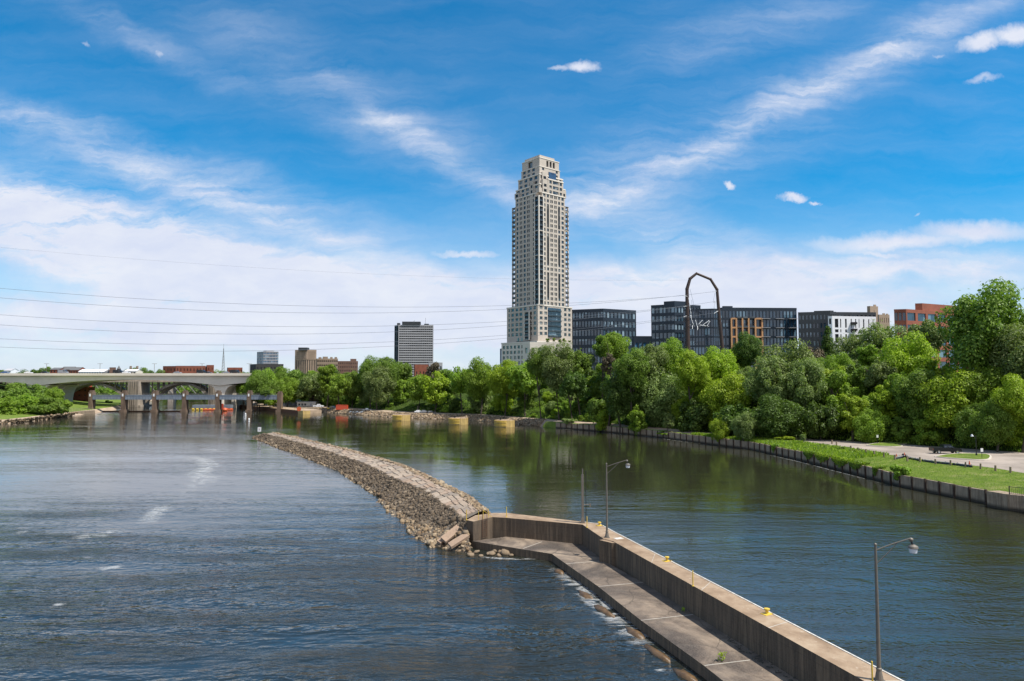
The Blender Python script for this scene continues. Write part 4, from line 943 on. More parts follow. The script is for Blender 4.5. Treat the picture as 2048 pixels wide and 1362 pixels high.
for k in range(12): tree_px(462+k*5, 766+rt.uniform(-5, 8), 480+k*3, 30, 'med', rt.choice(['mid', 'bright', 'dark']), z0=3, rnd=rt)
# distant plateau trees (left skyline): a far-off wood that reads as one mass
def far_wood():
    g = np.random.default_rng(31); V = []; mi = []
    for k in range(150):
        px = -60+k*3.9+g.uniform(-3, 3); D = 820+g.uniform(-60, 260); yt = 741+g.uniform(-4, 6)-(5 if 80 < px < 100 or 265 < px < 290 else 0)
        p = atd(px, yt, D); rx = g.uniform(9, 15)*.5*D/F*1.1; n = 420; d = g.normal(size=(n, 3)); d /= np.linalg.norm(d, axis=1)[:, None]
        rz = max(3, min((p.z-17)*.55, rx)); c = np.array([p.x, D, p.z-rz]); P = c+d*g.uniform(.6, 1.0, (n, 1))*np.array([rx, rx, rz])
        t1 = np.cross(d+g.normal(size=(n, 3))*.5, g.normal(size=(n, 3))); t1 /= np.linalg.norm(t1, axis=1)[:, None]; t2 = np.cross(d, t1); w = .55
        V.append(np.stack([P-t1*w, P-t2*w*.7, P+t1*w, P+t2*w*.7], 1).reshape(-1, 3)); mi += [int(g.choice([0, 1, 1, 2]))]*n
    V = np.concatenate(V); me = mesh_np('distant_wood', V, np.arange(len(V)).reshape(-1, 4), [LEAF['mid'], LEAF['dark'], LEAF['silver']], np.array(mi))
    o = bpy.data.objects.new('distant_wood', me); COL.objects.link(o); tag(o, 'far off belt of trees on the skyline behind the bridges', 'wood', kind='stuff')
far_wood()
def cull():
    """leave out woodland trees of which the photograph could show nothing"""
    bpy.context.view_layer.update(); dg = bpy.context.evaluated_depsgraph_get(); g = random.Random(1); keep = []; org = Vector((0, 0, H)); gone = 0
    for T_ in TREES:
        e, x, y, z0, zt, rx, kind, tone, auto = T_
        if not auto: keep.append(T_); continue
        hit = 0; zc = z0+(zt-z0)*.55
        for k in range(70):
            a = g.uniform(-1, 1)*rx*.95; b = g.uniform(-.95, 1); p = Vector((x+a, y-rx*.2, zc+(zt-zc)*b)); d = p-org
            px, py = proj(p)
            if px < 0 or px > 2048: continue
            ok, loc, nn, ix, ob, mt = SC.ray_cast(dg, org, d.normalized(), distance=d.length+rx)
            if ok and ob.parent is not None and ob.parent.name == e.name: hit += 1
        if hit < MINHIT:
            for c in list(e.children): bpy.data.objects.remove(c)
            bpy.data.objects.remove(e); gone += 1
        else: keep.append(T_)
    print('culled', gone, 'left', len(keep)); return keep
MINHIT = 3
TREES = cull()
# labels for unlabeled trees
LM = [(8, 'by the left edge of the photo'), (40, 'left of the left bridge haunch'), (90, 'behind the left bridge haunch'), (130, 'left of the brick power plant'), (180, 'over the white roofed hall'), (230, 'between the power plant and tall grey pier'), (290, 'just right of the tall grey pier'),
      (340, 'left of the red brick arena'), (400, 'right of the red brick arena'), (450, 'near the thin radio mast'), (485, 'left of the blue glass block'), (530, 'above the right end of the gate bridge'), (575, 'above the small grey shed'), (620, 'above the low white shed'), (665, 'above the red trailer'), (710, 'right of the red trailer'), (755, 'left of the grey slab tower'),
      (800, 'above the farthest yellow cell'), (850, 'just right of the grey slab tower'), (895, 'left of the middle yellow cell'), (935, 'above the middle yellow cell'), (975, 'left of the nearest yellow cell'), (1015, 'above the nearest yellow cell'), (1060, 'below the tall beige tower'), (1105, 'right of the beige tower foot'), (1150, 'above the end of the panel wall'),
      (1200, 'behind the round bank sapling'), (1245, 'right of the round bank sapling'), (1285, 'behind the two-toned bank tree'), (1335, 'behind the slim bank sapling'), (1385, 'below the left leg of the steel arch'), (1435, 'behind the twin bank trees'), (1480, 'below the orange framed block'), (1530, 'right of the twin bank trees'), (1580, 'behind the rounded bright shrub'), (1630, 'by the small white road sign'),
      (1680, 'below the white apartment block'), (1730, 'left of the sign on the car park island'), (1780, 'right of the sign on the car park island'), (1830, 'below the red brick block'), (1880, 'behind the parked pickup'), (1930, 'right of the parked pickup'), (1975, 'behind the small black street lamp'), (2020, 'near the right edge of the photo'), (2090, 'at the right edge of the photo')]
def tier(x, y, z0, D):
    if D > 700: return 'distant'
    if z0 > 15: return 'crest'
    if z0 > 8.5: return 'mid-slope'
    return 'low'
TW = {'dark': 'dark green', 'mid': 'mid-green', 'bright': 'fresh green', 'yellow': 'yellow-green', 'silver': 'greyish green', 'brown': 'reddish brown bare'}
SW = {'med': 'round', 'big': 'broad', 'tall': 'slender', 'willow': 'feathery', 'cone': 'pointed', 'shrub': 'low', 'far': 'small'}
groups = {}
for (e, x, y, z0, zt, rx, kind, tone, auto) in TREES:
    if not auto: continue
    px = proj((x, y, (z0+zt)/2))[0]; lm = min(LM, key=lambda q: abs(q[0]-px))[1]
    lb = f"{SW[kind]} {TW[tone]} {'bush' if kind == 'shrub' else 'tree'}|{tier(x, y, z0, y)}, {lm}"
    groups.setdefault(lb, []).append((px, e, kind, y))
ORD = ['leftmost', 'second', 'third', 'fourth', 'fifth', 'sixth', 'seventh']
for lb, l in groups.items():
    l.sort(key=lambda q: q[0]); a, b = lb.split('|')
    for i, (px, e, kind, y) in enumerate(l):
        e['label'] = (f"{a}, {b}" if len(l) == 1 else f"{ORD[min(i, 6)]} {a}, {b}")
        e['group'] = 'bushes at the foot of the bluff' if kind == 'shrub' else ('distant trees on the skyline' if y > 600 else 'trees of the wooded river bluff')
        e['category'] = 'bush' if kind == 'shrub' else 'tree'

# grass tufts / ground cover on the lawn and slope
def tufts():
    g = np.random.default_rng(8); P = []; 
    for k in range(34000):
        t = g.uniform(1.2, 6.2); s = interp_st(t); d = Vector((s[2], s[3])).normalized(); dist = .5+g.random()*(s[4]-.7)
        P.append((s[0]+d.x*dist, s[1]+d.y*dist, t, dist))
    for k in range(16000):
        t = g.uniform(1.2, 14); s = interp_st(t); d = Vector((s[2], s[3])).normalized(); dist = s[5]+.3+g.random()*9
        P.append((s[0]+d.x*dist, s[1]+d.y*dist, t, dist+100))
    V = []; mi = []
    for (x, y, t, dist) in P:
        z = gz(x, y); wild = t > 3.2 or dist > 90; h = g.uniform(.06, .16) if not wild else g.uniform(.15, .6); w = h*.2; a = g.uniform(0, 3.14); lx, ly = g.normal()*h*.4, g.normal()*h*.4
        dx, dy = math.cos(a)*w, math.sin(a)*w
        V += [(x-dx, y-dy, z-.05), (x+dx, y+dy, z-.05), (x+dx*.6+lx, y+dy*.6+ly, z+h), (x-dx*.6+lx, y-dy*.6+ly, z+h*.9)]
        mi.append(int(g.choice([0, 1, 2], p=[.45, .35, .2])) if dist < 90 else int(g.choice([0, 3])))
    me = mesh_np('grass', np.array(V), np.arange(len(V)).reshape(-1, 4), [LEAF['bright'], LEAF['yellow'], LEAF['silver'], LEAF['mid']], np.array(mi))
    o = bpy.data.objects.new('grass', me); COL.objects.link(o); tag(o, 'long green grass and weeds covering the right bank', 'grass', kind='stuff')
tufts()

def brush():
    """bushy understorey that covers the bluff slope"""
    g = np.random.default_rng(77); C = []
    for k in range(1500):
        t = g.uniform(.6, 15.2); st = interp_st(t); d = Vector((st[2], st[3])).normalized(); f = g.random(); dist = st[5]+1.0+f*(st[6]-st[5]+4)
        C.append((st[0]+d.x*dist, st[1]+d.y*dist, g.uniform(1.2, 2.6)*(1 if f > .06 else .6)))
    V = []; mi = []
    for (x, y, r_) in C:
        z = gz(x, y); n = int(70*r_); dd = g.normal(size=(n, 3)); dd /= np.linalg.norm(dd, axis=1)[:, None]; dd[:, 2] = np.abs(dd[:, 2])
        P = np.array([x, y, z])+dd*g.uniform(.7, 1.1, (n, 1))*np.array([r_, r_, r_*.95]); N_ = dd+g.normal(size=(n, 3))*.5+np.array([0, 0, .6]); N_ /= np.linalg.norm(N_, axis=1)[:, None]
        A = np.cross(N_, g.normal(size=(n, 3))); A /= np.linalg.norm(A, axis=1)[:, None]; B_ = np.cross(N_, A); w = g.uniform(.14, .34, (n, 1))
        V.append(np.stack([P-A*w, P-B_*w*.6, P+A*w, P+B_*w*.6], 1).reshape(-1, 3)); mi += [int(g.choice([0, 1, 1, 2]))]*n
    V = np.concatenate(V); me = mesh_np('understorey', V, np.arange(len(V)).reshape(-1, 4), [LEAF['dark'], LEAF['mid'], LEAF['bright']], np.array(mi))
    o = bpy.data.objects.new('understorey', me); COL.objects.link(o); tag(o, 'leafy green understorey covering the bluff slope between the trees', 'undergrowth', kind='stuff')
brush()

# ------------------------------------------------------------------ generic buildings
def window_unit():
    """unit window: x -.5..+.5, z -.5..+.5, facing -y; frame and pane"""
    mb = MB()
    o = .5; i = .43
    mb.add([(-o, 0, -o), (o, 0, -o), (o, 0, o), (-o, 0, o), (-i, 0, -i), (i, 0, -i), (i, 0, i), (-i, 0, i)], [(0, 1, 5, 4), (1, 2, 6, 5), (2, 3, 7, 6), (3, 0, 4, 7)], 'charcoal')
    mb.add([(-i, .02, -i), (i, .02, -i), (i, .02, i), (-i, .02, i)], [(0, 1, 2, 3)], 'gl_tower')
    return mb
class Bld:
    def __init__(s, name, base, label, cat, glassm='gl_tower', framem='charcoal', group=None, maxw=100, fr=.07):
        s.T = Thing(name, base, label, cat, group); s.wins = []; s.gl = glassm; s.fm = framem; s.max = maxw; s.fr = fr; s.wall = {}; s.multi = []
    MULTI = {'glazed_bay', 'buttress', 'cornice', 'penthouse', 'arched_window', 'glazed_strip', 'chimney', 'mast', 'balcony', 'pillar', 'brick_frame_bar'}
    def w(s, key):
        if key in s.MULTI:
            mb = MB(); s.multi.append((key, mb)); return mb
        return s.wall.setdefault(key, MB())
    def facade(s, a, b, z0, z1, xs, zs, mat, part='wall', inset=.35, glass=None, vert=False):
        """a->b left to right seen from outside. xs list of (u0,u1) in metres, zs list of (z0,z1) absolute"""
        a = Vector((a[0], a[1], 0)); b = Vector((b[0], b[1], 0)); L = (b-a).length; u = (b-a)/L; n = Vector((u.y, -u.x, 0)); mb = s.w(part)
        xs = [(max(.02, p), min(L-.02, q)) for p, q in xs if q > p]; zs = [(max(z0+.02, p), min(z1-.02, q)) for p, q in zs if p < z1-.1 and q > z0+.1]
        P = lambda x, z, d=0: a+u*x-n*d+Vector((0, 0, z))
        Z = [z0]+[k for q in zs for k in q]+[z1]
        # horizontal bands full width, and piers between windows
        for i in range(0, len(Z), 2):
            if Z[i+1]-Z[i] > .001: mb.quad(P(0, Z[i]), P(L, Z[i]), P(L, Z[i+1]), P(0, Z[i+1]), mat)
        X = [0]+[k for q in xs for k in q]+[L]
        for (c, d) in zs:
            for i in range(0, len(X), 2):
                if X[i+1]-X[i] > .001: mb.quad(P(X[i], c), P(X[i+1], c), P(X[i+1], d), P(X[i], d), mat)
            for (p, q) in xs:
                mb.quad(P(p, c, inset), P(p, c), P(p, d), P(p, d, inset), mat); mb.quad(P(q, c), P(q, c, inset), P(q, d, inset), P(q, d), mat)
                mb.quad(P(p, c, inset), P(q, c, inset), P(q, c), P(p, c), mat); mb.quad(P(p, d), P(q, d), P(q, d, inset), P(p, d, inset), mat)
                s.wins.append((P((p+q)/2, (c+d)/2, inset-.01), u.copy(), q-p+.02, d-c+.02, glass or s.gl))
    def grid(s, a, b, z0, z1, nb, nf, fw, fh, mat, mx=.0, part='wall', sill=.5, **k):
        L = (Vector((b[0], b[1]))-Vector((a[0], a[1]))).length; bw = (L-2*mx)/nb; fz = (z1-z0)/nf
        xs = [(mx+i*bw+bw*(1-fw)/2, mx+i*bw+bw*(1+fw)/2) for i in range(nb)]; zs = [(z0+j*fz+fz*(1-fh)*sill, z0+j*fz+fz*(1-fh)*sill+fz*fh) for j in range(nf)]
        s.facade(a, b, z0, z1, xs, zs, mat, part, **k)
    def roof(s, poly, z, mat, part='roof', th=.5, over=0):
        s.w(part).prism(poly, z-.02, z+th, mat)
    def finish(s):
        for k, mb in list(s.wall.items())+s.multi:
            if mb.v: s.T.part(mb, k)
        # nearest/largest windows individually
        def sc(w): p = w[0]; return w[2]*w[3]/(p.y**2)
        ws = sorted(s.wins, key=lambda w: -sc(w)); cache = {}
        for w in ws[:s.max]:
            key = (w[4], round(w[2], 2), round(w[3], 2))
            if key not in cache: cache[key] = s.wmesh(w[2], w[3], w[4])
            o = bpy.data.objects.new('window', cache[key]); COL.objects.link(o); o.parent = s.T.o; o.location = w[0]-s.T.base; o.rotation_euler = (0, 0, math.atan2(w[1].y, w[1].x))
        rest = ws[s.max:]
        if rest:
            mb = MB()
            for w in rest: s.wgeo(mb, w[0], w[1], w[2], w[3], w[4])
            s.T.part(mb, 'windows', kind='stuff')
        return s.T
    def wgeo(s, mb, c, u, w, h, gl):
        n = Vector((u.y, -u.x, 0)); P = lambda x, z, d=0: c+u*x+n*d+Vector((0, 0, z)); f = min(s.fr, w*.12); W, H_ = w/2, h/2
        o = [P(-W, -H_), P(W, -H_), P(W, H_), P(-W, H_)]; i = [P(-W+f, -H_+f), P(W-f, -H_+f), P(W-f, H_-f), P(-W+f, H_-f)]
        mb.add(o+i, [(0, 1, 5, 4), (1, 2, 6, 5), (2, 3, 7, 6), (3, 0, 4, 7)], s.fm)
        if w > 1.9 and w > h*.85 and w < 5:   # mullion splits the pane
            g = f*.5
            mb.add([P(-W+f, -H_+f, -.02), P(-g, -H_+f, -.02), P(-g, H_-f, -.02), P(-W+f, H_-f, -.02)], [(0, 1, 2, 3)], gl)
            mb.add([P(g, -H_+f, -.02), P(W-f, -H_+f, -.02), P(W-f, H_-f, -.02), P(g, H_-f, -.02)], [(0, 1, 2, 3)], gl)
            mb.add([P(-g, -H_+f), P(g, -H_+f), P(g, H_-f), P(-g, H_-f)], [(0, 1, 2, 3)], s.fm)
        else: mb.add([p-n*.02 for p in i], [(0, 1, 2, 3)], gl)
    def wmesh(s, w, h, gl):
        mb = MB(); s.wgeo(mb, Vector((0, 0, 0)), Vector((1, 0, 0)), w, h, gl); o = mb.build('window'); me = o.data; bpy.data.objects.remove(o); return me
def solveL(P0, u, px, z):
    k = (px-1024)/F; return (k*(P0.y*cp+(z-H)*sp)-P0.x)/(u.x-k*u.y*cp)
def footprint(xc, D, ztop, xl, al, xr, ar):
    """corner px xc at depth D; left face runs at angle al (deg from +x) to px xl, right face at ar to xr"""
    k = (xc-1024)/F; P0 = Vector((k*(D*cp+(ztop-H)*sp), D, 0))
    ur = Vector((math.cos(R(ar)), math.sin(R(ar)), 0)); ul = Vector((math.cos(R(al)), math.sin(R(al)), 0))
    Lr = solveL(P0, ur, xr, ztop); Ll = solveL(P0, ul, xl, ztop) if xl is not None else 14.0
    Pr = P0+ur*Lr; Pl = P0+ul*Ll; return P0, Pr, Pl, Pr+Pl-P0
def zof(y, D): return atd(1024, y, D).z
def simple(name, label, cat, xc, D, ytop, xl, al, xr, ar, z0, wallm, nbR, nbL, nf, fw, fh, glassm='gl_dark', parapet=.8, frame='charcoal', roofbits=(), sill=.5, fin=True, maxw=100, inset=.3, fr=.07):
    zt = zof(ytop, D); P0, Pr, Pl, Pb = footprint(xc, D, zt, xl, al, xr, ar)
    B = Bld(name, (P0.x, P0.y, z0), label, cat, glassm, frame, maxw=maxw, fr=fr); zz = zt-parapet
    B.grid(P0, Pr, z0, zz, nbR, nf, fw, fh, wallm, sill=sill, inset=inset)
    if nbL: B.grid(Pl, P0, z0, zz, nbL, nf, fw, fh, wallm, sill=sill, inset=inset)
    else: B.w('wall').quad(Vector((Pl.x, Pl.y, z0)), Vector((P0.x, P0.y, z0)), Vector((P0.x, P0.y, zz)), Vector((Pl.x, Pl.y, zz)), wallm)
    for a, b in ((Pr, Pb), (Pb, Pl)): B.w('wall').quad(Vector((a.x, a.y, z0)), Vector((b.x, b.y, z0)), Vector((b.x, b.y, zz)), Vector((a.x, a.y, zz)), wallm)
    c = (P0+Pr+Pl+Pb)/4; poly = [c+(p-c)*1.004 for p in (P0, Pr, Pb, Pl)]
    B.roof([(p.x, p.y) for p in poly], zz, wallm, th=parapet)
    for (fu, fv, wu, wv, h, mt, nm) in roofbits:
        o = P0+(Pr-P0)*fu+(Pl-P0)*fv; u_ = (Pr-P0).normalized(); lu = (Pr-P0).length*wu; v_ = (Pl-P0).normalized(); lv = (Pl-P0).length*wv
        B.w(nm).prism([(q.x, q.y) for q in (o, o+u_*lu, o+u_*lu+v_*lv, o+v_*lv)], zz+parapet-.01, zz+parapet+h, mt)
    if fin: B.finish()
    return B, P0, Pr, Pl, Pb, zz

# ---- tall beige tower
def tower():
    D = 440; AR = 40; ur = Vector((math.cos(R(AR)), math.sin(R(AR)), 0)); ul = Vector((-ur.y, ur.x, 0))
    zt = lambda y: zof(y, D)
    # corner reference at px 1078
    k = (1078-1024)/F; C = Vector((k*(D*cp+(80-H)*sp), D, 0))
    B = Bld('tall_tower', (C.x, C.y, 17), 'slim beige stone residential tower, by far the tallest building, with stepped top', 'tower', 'gl_tower', fr=.09)
    P = lambda u, v: C+ur*u+ul*v
    G0 = 17; z_pod = zt(684); z_base = zt(610); z_sh = zt(383)
    FH = 3.25
    def rows(z0, z1, fh=.62, s=.26, step=FH):
        n = max(1, int(round((z1-z0)/step))); st = (z1-z0)/n; return [(z0+i*st+st*s, z0+i*st+st*(s+fh)) for i in range(n)]
    def boxw(u0, v0, u1, v1, z0, z1, xsR, xsL, zs, mat='beige', part='shaft_wall', roofm='beige', cap=.5, inset=.35, back=True):
        a, b, c, d = P(u0, v0), P(u1, v0), P(u1, v1), P(u0, v1)
        B.facade(a, b, z0, z1, xsR, zs, mat, part, inset=inset); B.facade(d, a, z0, z1, xsL, zs, mat, part, inset=inset)
        if back:
            for p, q in ((b, c), (c, d)): B.w(part).quad(p+Vector((0, 0, z0)), q+Vector((0, 0, z0)), q+Vector((0, 0, z1)), p+Vector((0, 0, z1)), mat)
        B.w(part).prism([(q.x, q.y) for q in (a, b, c, d)], z1-.01, z1+.04, roofm)
        if cap:
            o = .22; B.w('cornice').prism([(q.x, q.y) for q in (P(u0-o, v0-o), P(u1+o, v0-o), P(u1+o, v0+.3), P(u0+.3, v0+.3), P(u0+.3, v1+o), P(u0-o, v1+o))], z1-.35, z1+cap, 'cream')
    def bays(L, pattern):   # pattern: list of weights: ('p',w) pier or ('w',w) window
        tot = sum(w for _, w in pattern); x = 0; out = []
        for t, w in pattern:
            l = w/tot*L
            if t == 'w': out.append((x, x+l))
            x += l
        return out
    S = 26.5   # shaft size
    # --- podium: storeys below base
    boxw(-4.5, -3.0, S+2, S+6.5, G0, z_pod, bays(S+6.5, [('p', 1)]+[('w', 1.5), ('p', 1.2)]*8), bays(S+9.5, [('p', 1)]+[('w', 1.6), ('p', 1.0)]*9), rows(G0, z_pod-1.0, .6, .2, 3.7), 'cream', 'podium_wall')
    # --- base block
    bz = rows(z_pod+4.0, z_base, .6, .2)
    boxw(-1.6, -.6, S+3, S+4.2, z_pod, z_base, bays(S+4.6, [('p', 1.0), ('w', 1.5), ('p', 1), ('w', 1.5), ('p', 9.5), ('w', 1.4), ('p', .9), ('w', 1.4), ('p', .9)]), bays(S+4.8, [('p', .9), ('w', .8), ('p', .8), ('w', 1.5), ('p', .9), ('w', 1.5), ('p', .7), ('w', 1.5), ('p', .9), ('w', 1.5), ('p', 1.5), ('w', 1.3), ('p', .9), ('w', 1.3), ('p', 1)]), bz, 'beige', 'base_wall')
    # arched windows row on left face at podium top
    for i in range(4):
        c = P(-1.6, 8+3.6*i)+(-ur)*.06; n = -ur; mb = B.w('arched_window')
        pts = [(-.9, 0), (.9, 0), (.9, 1.9)]+[(.9*math.cos(a*math.pi/6), 1.9+1.1*math.sin(a*math.pi/6)) for a in range(1, 6)]+[(-.9, 1.9)]
        mb.add([c-ul*x+Vector((0, 0, z_pod+.6+z)) for x, z in pts], [tuple(range(len(pts)))], 'gl_tower')
    bal = B.w('balcony'); a, b = P(-1.75, 6.6), P(-1.75, 20.6)
    bal.box(((a+b)/2+Vector((0, 0, z_pod+.7))), ((b-a).length, .5, .9), 'darksteel', math.atan2((b-a).y, (b-a).x))
    # balcony grid on right face of base (dark)
    for j, (c_, d_) in enumerate(bz):
        a, b = P(7.5, -1.0), P(18.8, -1.0); z = c_-.9
        if j % 1 == 0:
            bal = B.w('balcony'); m_ = (a+b)/2; bal.box(m_+Vector((0, 0, z)), ((b-a).length, 1.1, .22), 'darksteel', R(AR)); bal.box(m_-ul*.5+Vector((0, 0, z+.6)), ((b-a).length, .06, .95), 'railglass', R(AR))
    a, b = P(7.2, -.68), P(19.1, -.68)
    B.w('glazed_bay').quad(a+Vector((0, 0, z_pod+3.5)), b+Vector((0, 0, z_pod+3.5)), b+Vector((0, 0, z_base-1.2)), a+Vector((0, 0, z_base-1.2)), 'gl_dark')
    a, b = P(10.4, -.74), P(15.6, -.74)
    for j, (c_, d_) in enumerate(bz[:-1]): B.w('glazed_bay').quad(a+Vector((0, 0, c_)), b+Vector((0, 0, c_)), b+Vector((0, 0, d_+.2)), a+Vector((0, 0, d_+.2)), 'gl_apt')
    # projecting corner loggia stack at base left of corner
    def loggia(u, v, w, z0, z1, n, mat='beige', d=2.6, part='loggia', fx=True):
        mb = B.w(part); st = (z1-z0)/n
        # back dark glass
        q = [P(u+.5, v+.5), P(u+w, v+.5), P(u+w, v+w), P(u+.5, v+w)]
        mb.prism([(p.x, p.y) for p in q], z0, z1-.2, 'gl_black')
        for i in range(n+1):
            z = z0+i*st; th = .55 if (i % 5 == 0 or i == n) else .16; o = .02 if th > .3 else -.0
            q = [P(u-o, v-o), P(u+w, v-o), P(u+w, v+w), P(u-o, v+w)]; mb.prism([(p.x, p.y) for p in q], z-th/2, z+th/2, mat if th > .3 else 'darkslab')
            if i < n: mb.prism([(p.x, p.y) for p in (P(u, v), P(u+w, v), P(u+w, v+.06), P(u+.06, v+.06), P(u+.06, v+w), P(u, v+w))], z+.1, z+1.0, 'railglass')
        pw = .75
        mb2 = B.w('pillar'); e = .06
        for (pu, pv) in ((u-e, v-e), (u+w-pw, v-e), (u-e, v+w-pw)):
            mb2.prism([(p.x, p.y) for p in (P(pu, pv), P(pu+pw, pv), P(pu+pw, pv+pw), P(pu, pv+pw))], z0, z1+.3, 'cream')
    loggia(-3.2, 6.0, 5.5, z_pod+1.5, z_base-4, 7)
    # --- shaft: body + corner loggias
    sz = rows(z_base, z_sh, .64, .2); N = 2.9
    xR = bays(S-2*N-.2, [('p', .5), ('w', 1.15), ('p', .75), ('w', .95), ('p', .7), ('w', .55), ('p', .16), ('w', .55), ('p', .7), ('w', .55), ('p', .16), ('w', .55), ('p', .7), ('w', .95), ('p', .7), ('w', 1.2), ('p', .5)])
    xL = bays(S-2*N-.2, [('p', .6), ('w', 1.0), ('p', .8), ('w', .6), ('p', .2), ('w', .6), ('p', .8), ('w', 1.1), ('p', .8), ('w', .6), ('p', .2), ('w', .6), ('p', 2.2), ('w', .9), ('p', .7)])
    z_c = zt(402)
    # plus-shaped: front body (between notches), inner core
    boxw(N, 0, S-N, S, z_base, z_sh, [(p, q) for p, q in bays(S-2*N, [('p', .5), ('w', 1.15), ('p', .75), ('w', .95), ('p', .7), ('w', .55), ('p', .16), ('w', .55), ('p', .7), ('w', .55), ('p', .16), ('w', .55), ('p', .7), ('w', .95), ('p', .7), ('w', 1.2), ('p', .5)])], [], sz, cap=.4)
    boxw(0, N, S, S-N, z_base, z_sh-.5, [], [(p, q) for p, q in bays(S-2*N, [('p', .6), ('w', 1.0), ('p', .8), ('w', .6), ('p', .2), ('w', .6), ('p', .8), ('w', 1.1), ('p', .8), ('w', .6), ('p', .2), ('w', .6), ('p', 1.8), ('w', .9), ('p', .7)])], sz, cap=.4)
    # dark vertical strips on right face
    for (p, q) in (xR[1], xR[6]):
        for zz0, zz1 in ((z_base+6, z_base+22), (z_base+28, z_base+46), (z_base+52, z_sh-8)):
            a, b = P(N+p+.02, -.03), P(N+q-.02, -.03)
            B.w('glazed_strip').box((a+b)/2+ul*.05+Vector((0, 0, (zz0+zz1)/2)), ((b-a).length, .12, zz1-zz0), 'gl_black', R(AR))
    nfl = len(sz)
    loggia(-.9, -.9, N+1.7, z_base, z_sh-3, nfl-1)                    # near corner
    # open corner frames left and right
    def openframe(u, v, w, z0, z1, n):
        mb = B.w('balcony'); st = (z1-z0)/n
        for i in range(n+1):
            z = z0+i*st; q = [P(u, v), P(u+w, v), P(u+w, v+w), P(u, v+w)]
            mb.prism([(p.x, p.y) for p in q], z-.3, z+.3 if i % 4 else z+.6, 'darkslab' if i % 4 else 'beige')
            if i < n: mb.prism([(p.x, p.y) for p in (P(u, v), P(u+w, v), P(u+w, v+.06), P(u+.06, v+.06), P(u+.06, v+w), P(u, v+w))], z+.25, z+1.1, 'railglass')
        mp = B.w('pillar')
        for (pu, pv) in ((u, v), (u+w-.8, v), (u, v+w-.8), (u+w-.8, v+w-.8)):
            mp.prism([(p.x, p.y) for p in (P(pu, pv), P(pu+.8, pv), P(pu+.8, pv+.8), P(pu, pv+.8))], z0, z1+.5, 'beige')
    openframe(S-N-.2, -.1, N+.9, z_base, z_c, nfl-2); openframe(-.1, S-N-.2, N+.9, z_base, z_c, nfl-2)
    # --- upper tiers
    boxw(1.5, .9, S-1.5, S-1.7, z_sh, zt(366), bays(S-3, [('p', .6)]+[('w', 1.2), ('p', .7)]*7), bays(S-2.6, [('p', .6)]+[('w', 1.3), ('p', .85)]*5), rows(z_sh, zt(366), .62, .2, 3.3), part='upper_wall')
    boxw(8.5, .2, S-4.0, 9, z_sh, zt(353), bays(S-12.5, [('p', .5), ('w', .9), ('p', .4), ('w', 2.2), ('p', .4), ('w', .9), ('p', .5)]), bays(8.8, [('p', 1)]), rows(z_sh, zt(353), .62, .2, 3.3), part='upper_wall')
    boxw(2.4, 2.0, S-2.6, S-3.0, zt(366), zt(345), bays(S-5, [('p', .6)]+[('w', 1.2), ('p', .8)]*6), bays(S-5, [('p', .6)]+[('w', 1.3), ('p', .9)]*4), rows(zt(366), zt(345), .62, .2, 3.3), part='upper_wall')
    boxw(3.5, 3.1, S-4.4, S-5.0, zt(345), zt(327), bays(S-7.9, [('p', 1.2), ('w', 1.0), ('p', 5.6), ('w', 1.0), ('p', 1)]), bays(S-8.1, [('p', .8)]+[('w', 1.2), ('p', .9)]*3+[('p', 1.2)]), rows(zt(345), zt(327), .6, .22, 3.2), part='crown_wall', cap=.1)
    c0, c1 = zt(327), zt(309)
    boxw(3.9, 3.5, S-4.8, S-5.4, c0, c1, bays(S-8.7, [('p', 4.2), ('w', 1.3), ('p', .7), ('w', 1.3), ('p', .7), ('w', 1.3), ('p', 2.6)]), bays(S-8.9, [('p', 2.6), ('w', 1.9), ('p', 3.0)]), [(c0+.8, c0+4.9)], part='crown_wall', inset=1.0, cap=.25)
    boxw(4.4, 4.0, S-8.5, S-7.5, c1, zt(303.5), [], [], [], part='crown_wall', cap=.0)
    # big blue window
    a, b = P(10.6, 1.9), P(17.2, 1.9)
    B.w('glazed_bay').box((a+b)/2+Vector((0, 0, (zt(353)+zt(338))/2+.6)), ((b-a).length, .5, zt(338)-zt(353)), 'gl_win', R(AR))
    # corner buttress steps
    for (u, v, s_, y0, y1) in ((.6, .3, 3.6, 383, 374), (3.4, -.2, 4.4, 383, 356), (4.4, 1.3, 4.4, 366, 340), (S-5, .5, 4, 383, 368), (.5, S-6, 4.6, 383, 372), (1.0, 6.5, 3.5, 383, 357)):
        B.w('buttress').prism([(q.x, q.y) for q in (P(u, v), P(u+s_, v), P(u+s_, v+s_), P(u, v+s_))], zt(y0)-.1, zt(y1), 'beige')
        z = zt(y0)+.8
        while z < zt(y1)-2.2:
            for A, Bq in ((P(u+.9, v-.02), P(u+s_-1.0, v-.02)), (P(u-.02, v+s_-1.0), P(u-.02, v+.9))):
                B.w('glazed_bay').quad(A+Vector((0, 0, z)), Bq+Vector((0, 0, z)), Bq+Vector((0, 0, z+1.9)), A+Vector((0, 0, z+1.9)), 'gl_black')
            z += 3.4
    B.finish(); return z_pod
M['gl_win'] = glass('deep_blue_glass', (.01, .03, .07), (.02, .06, .13), cf=.02)
M['railglass'] = glass('balcony_rail_glass', (.015, .02, .022), (.03, .04, .045), rough=.3, curt=(.08, .09, .09)); M['darkslab'] = plain('dark_balcony_slab', (.055, .052, .05), .8)
Z_POD = tower()
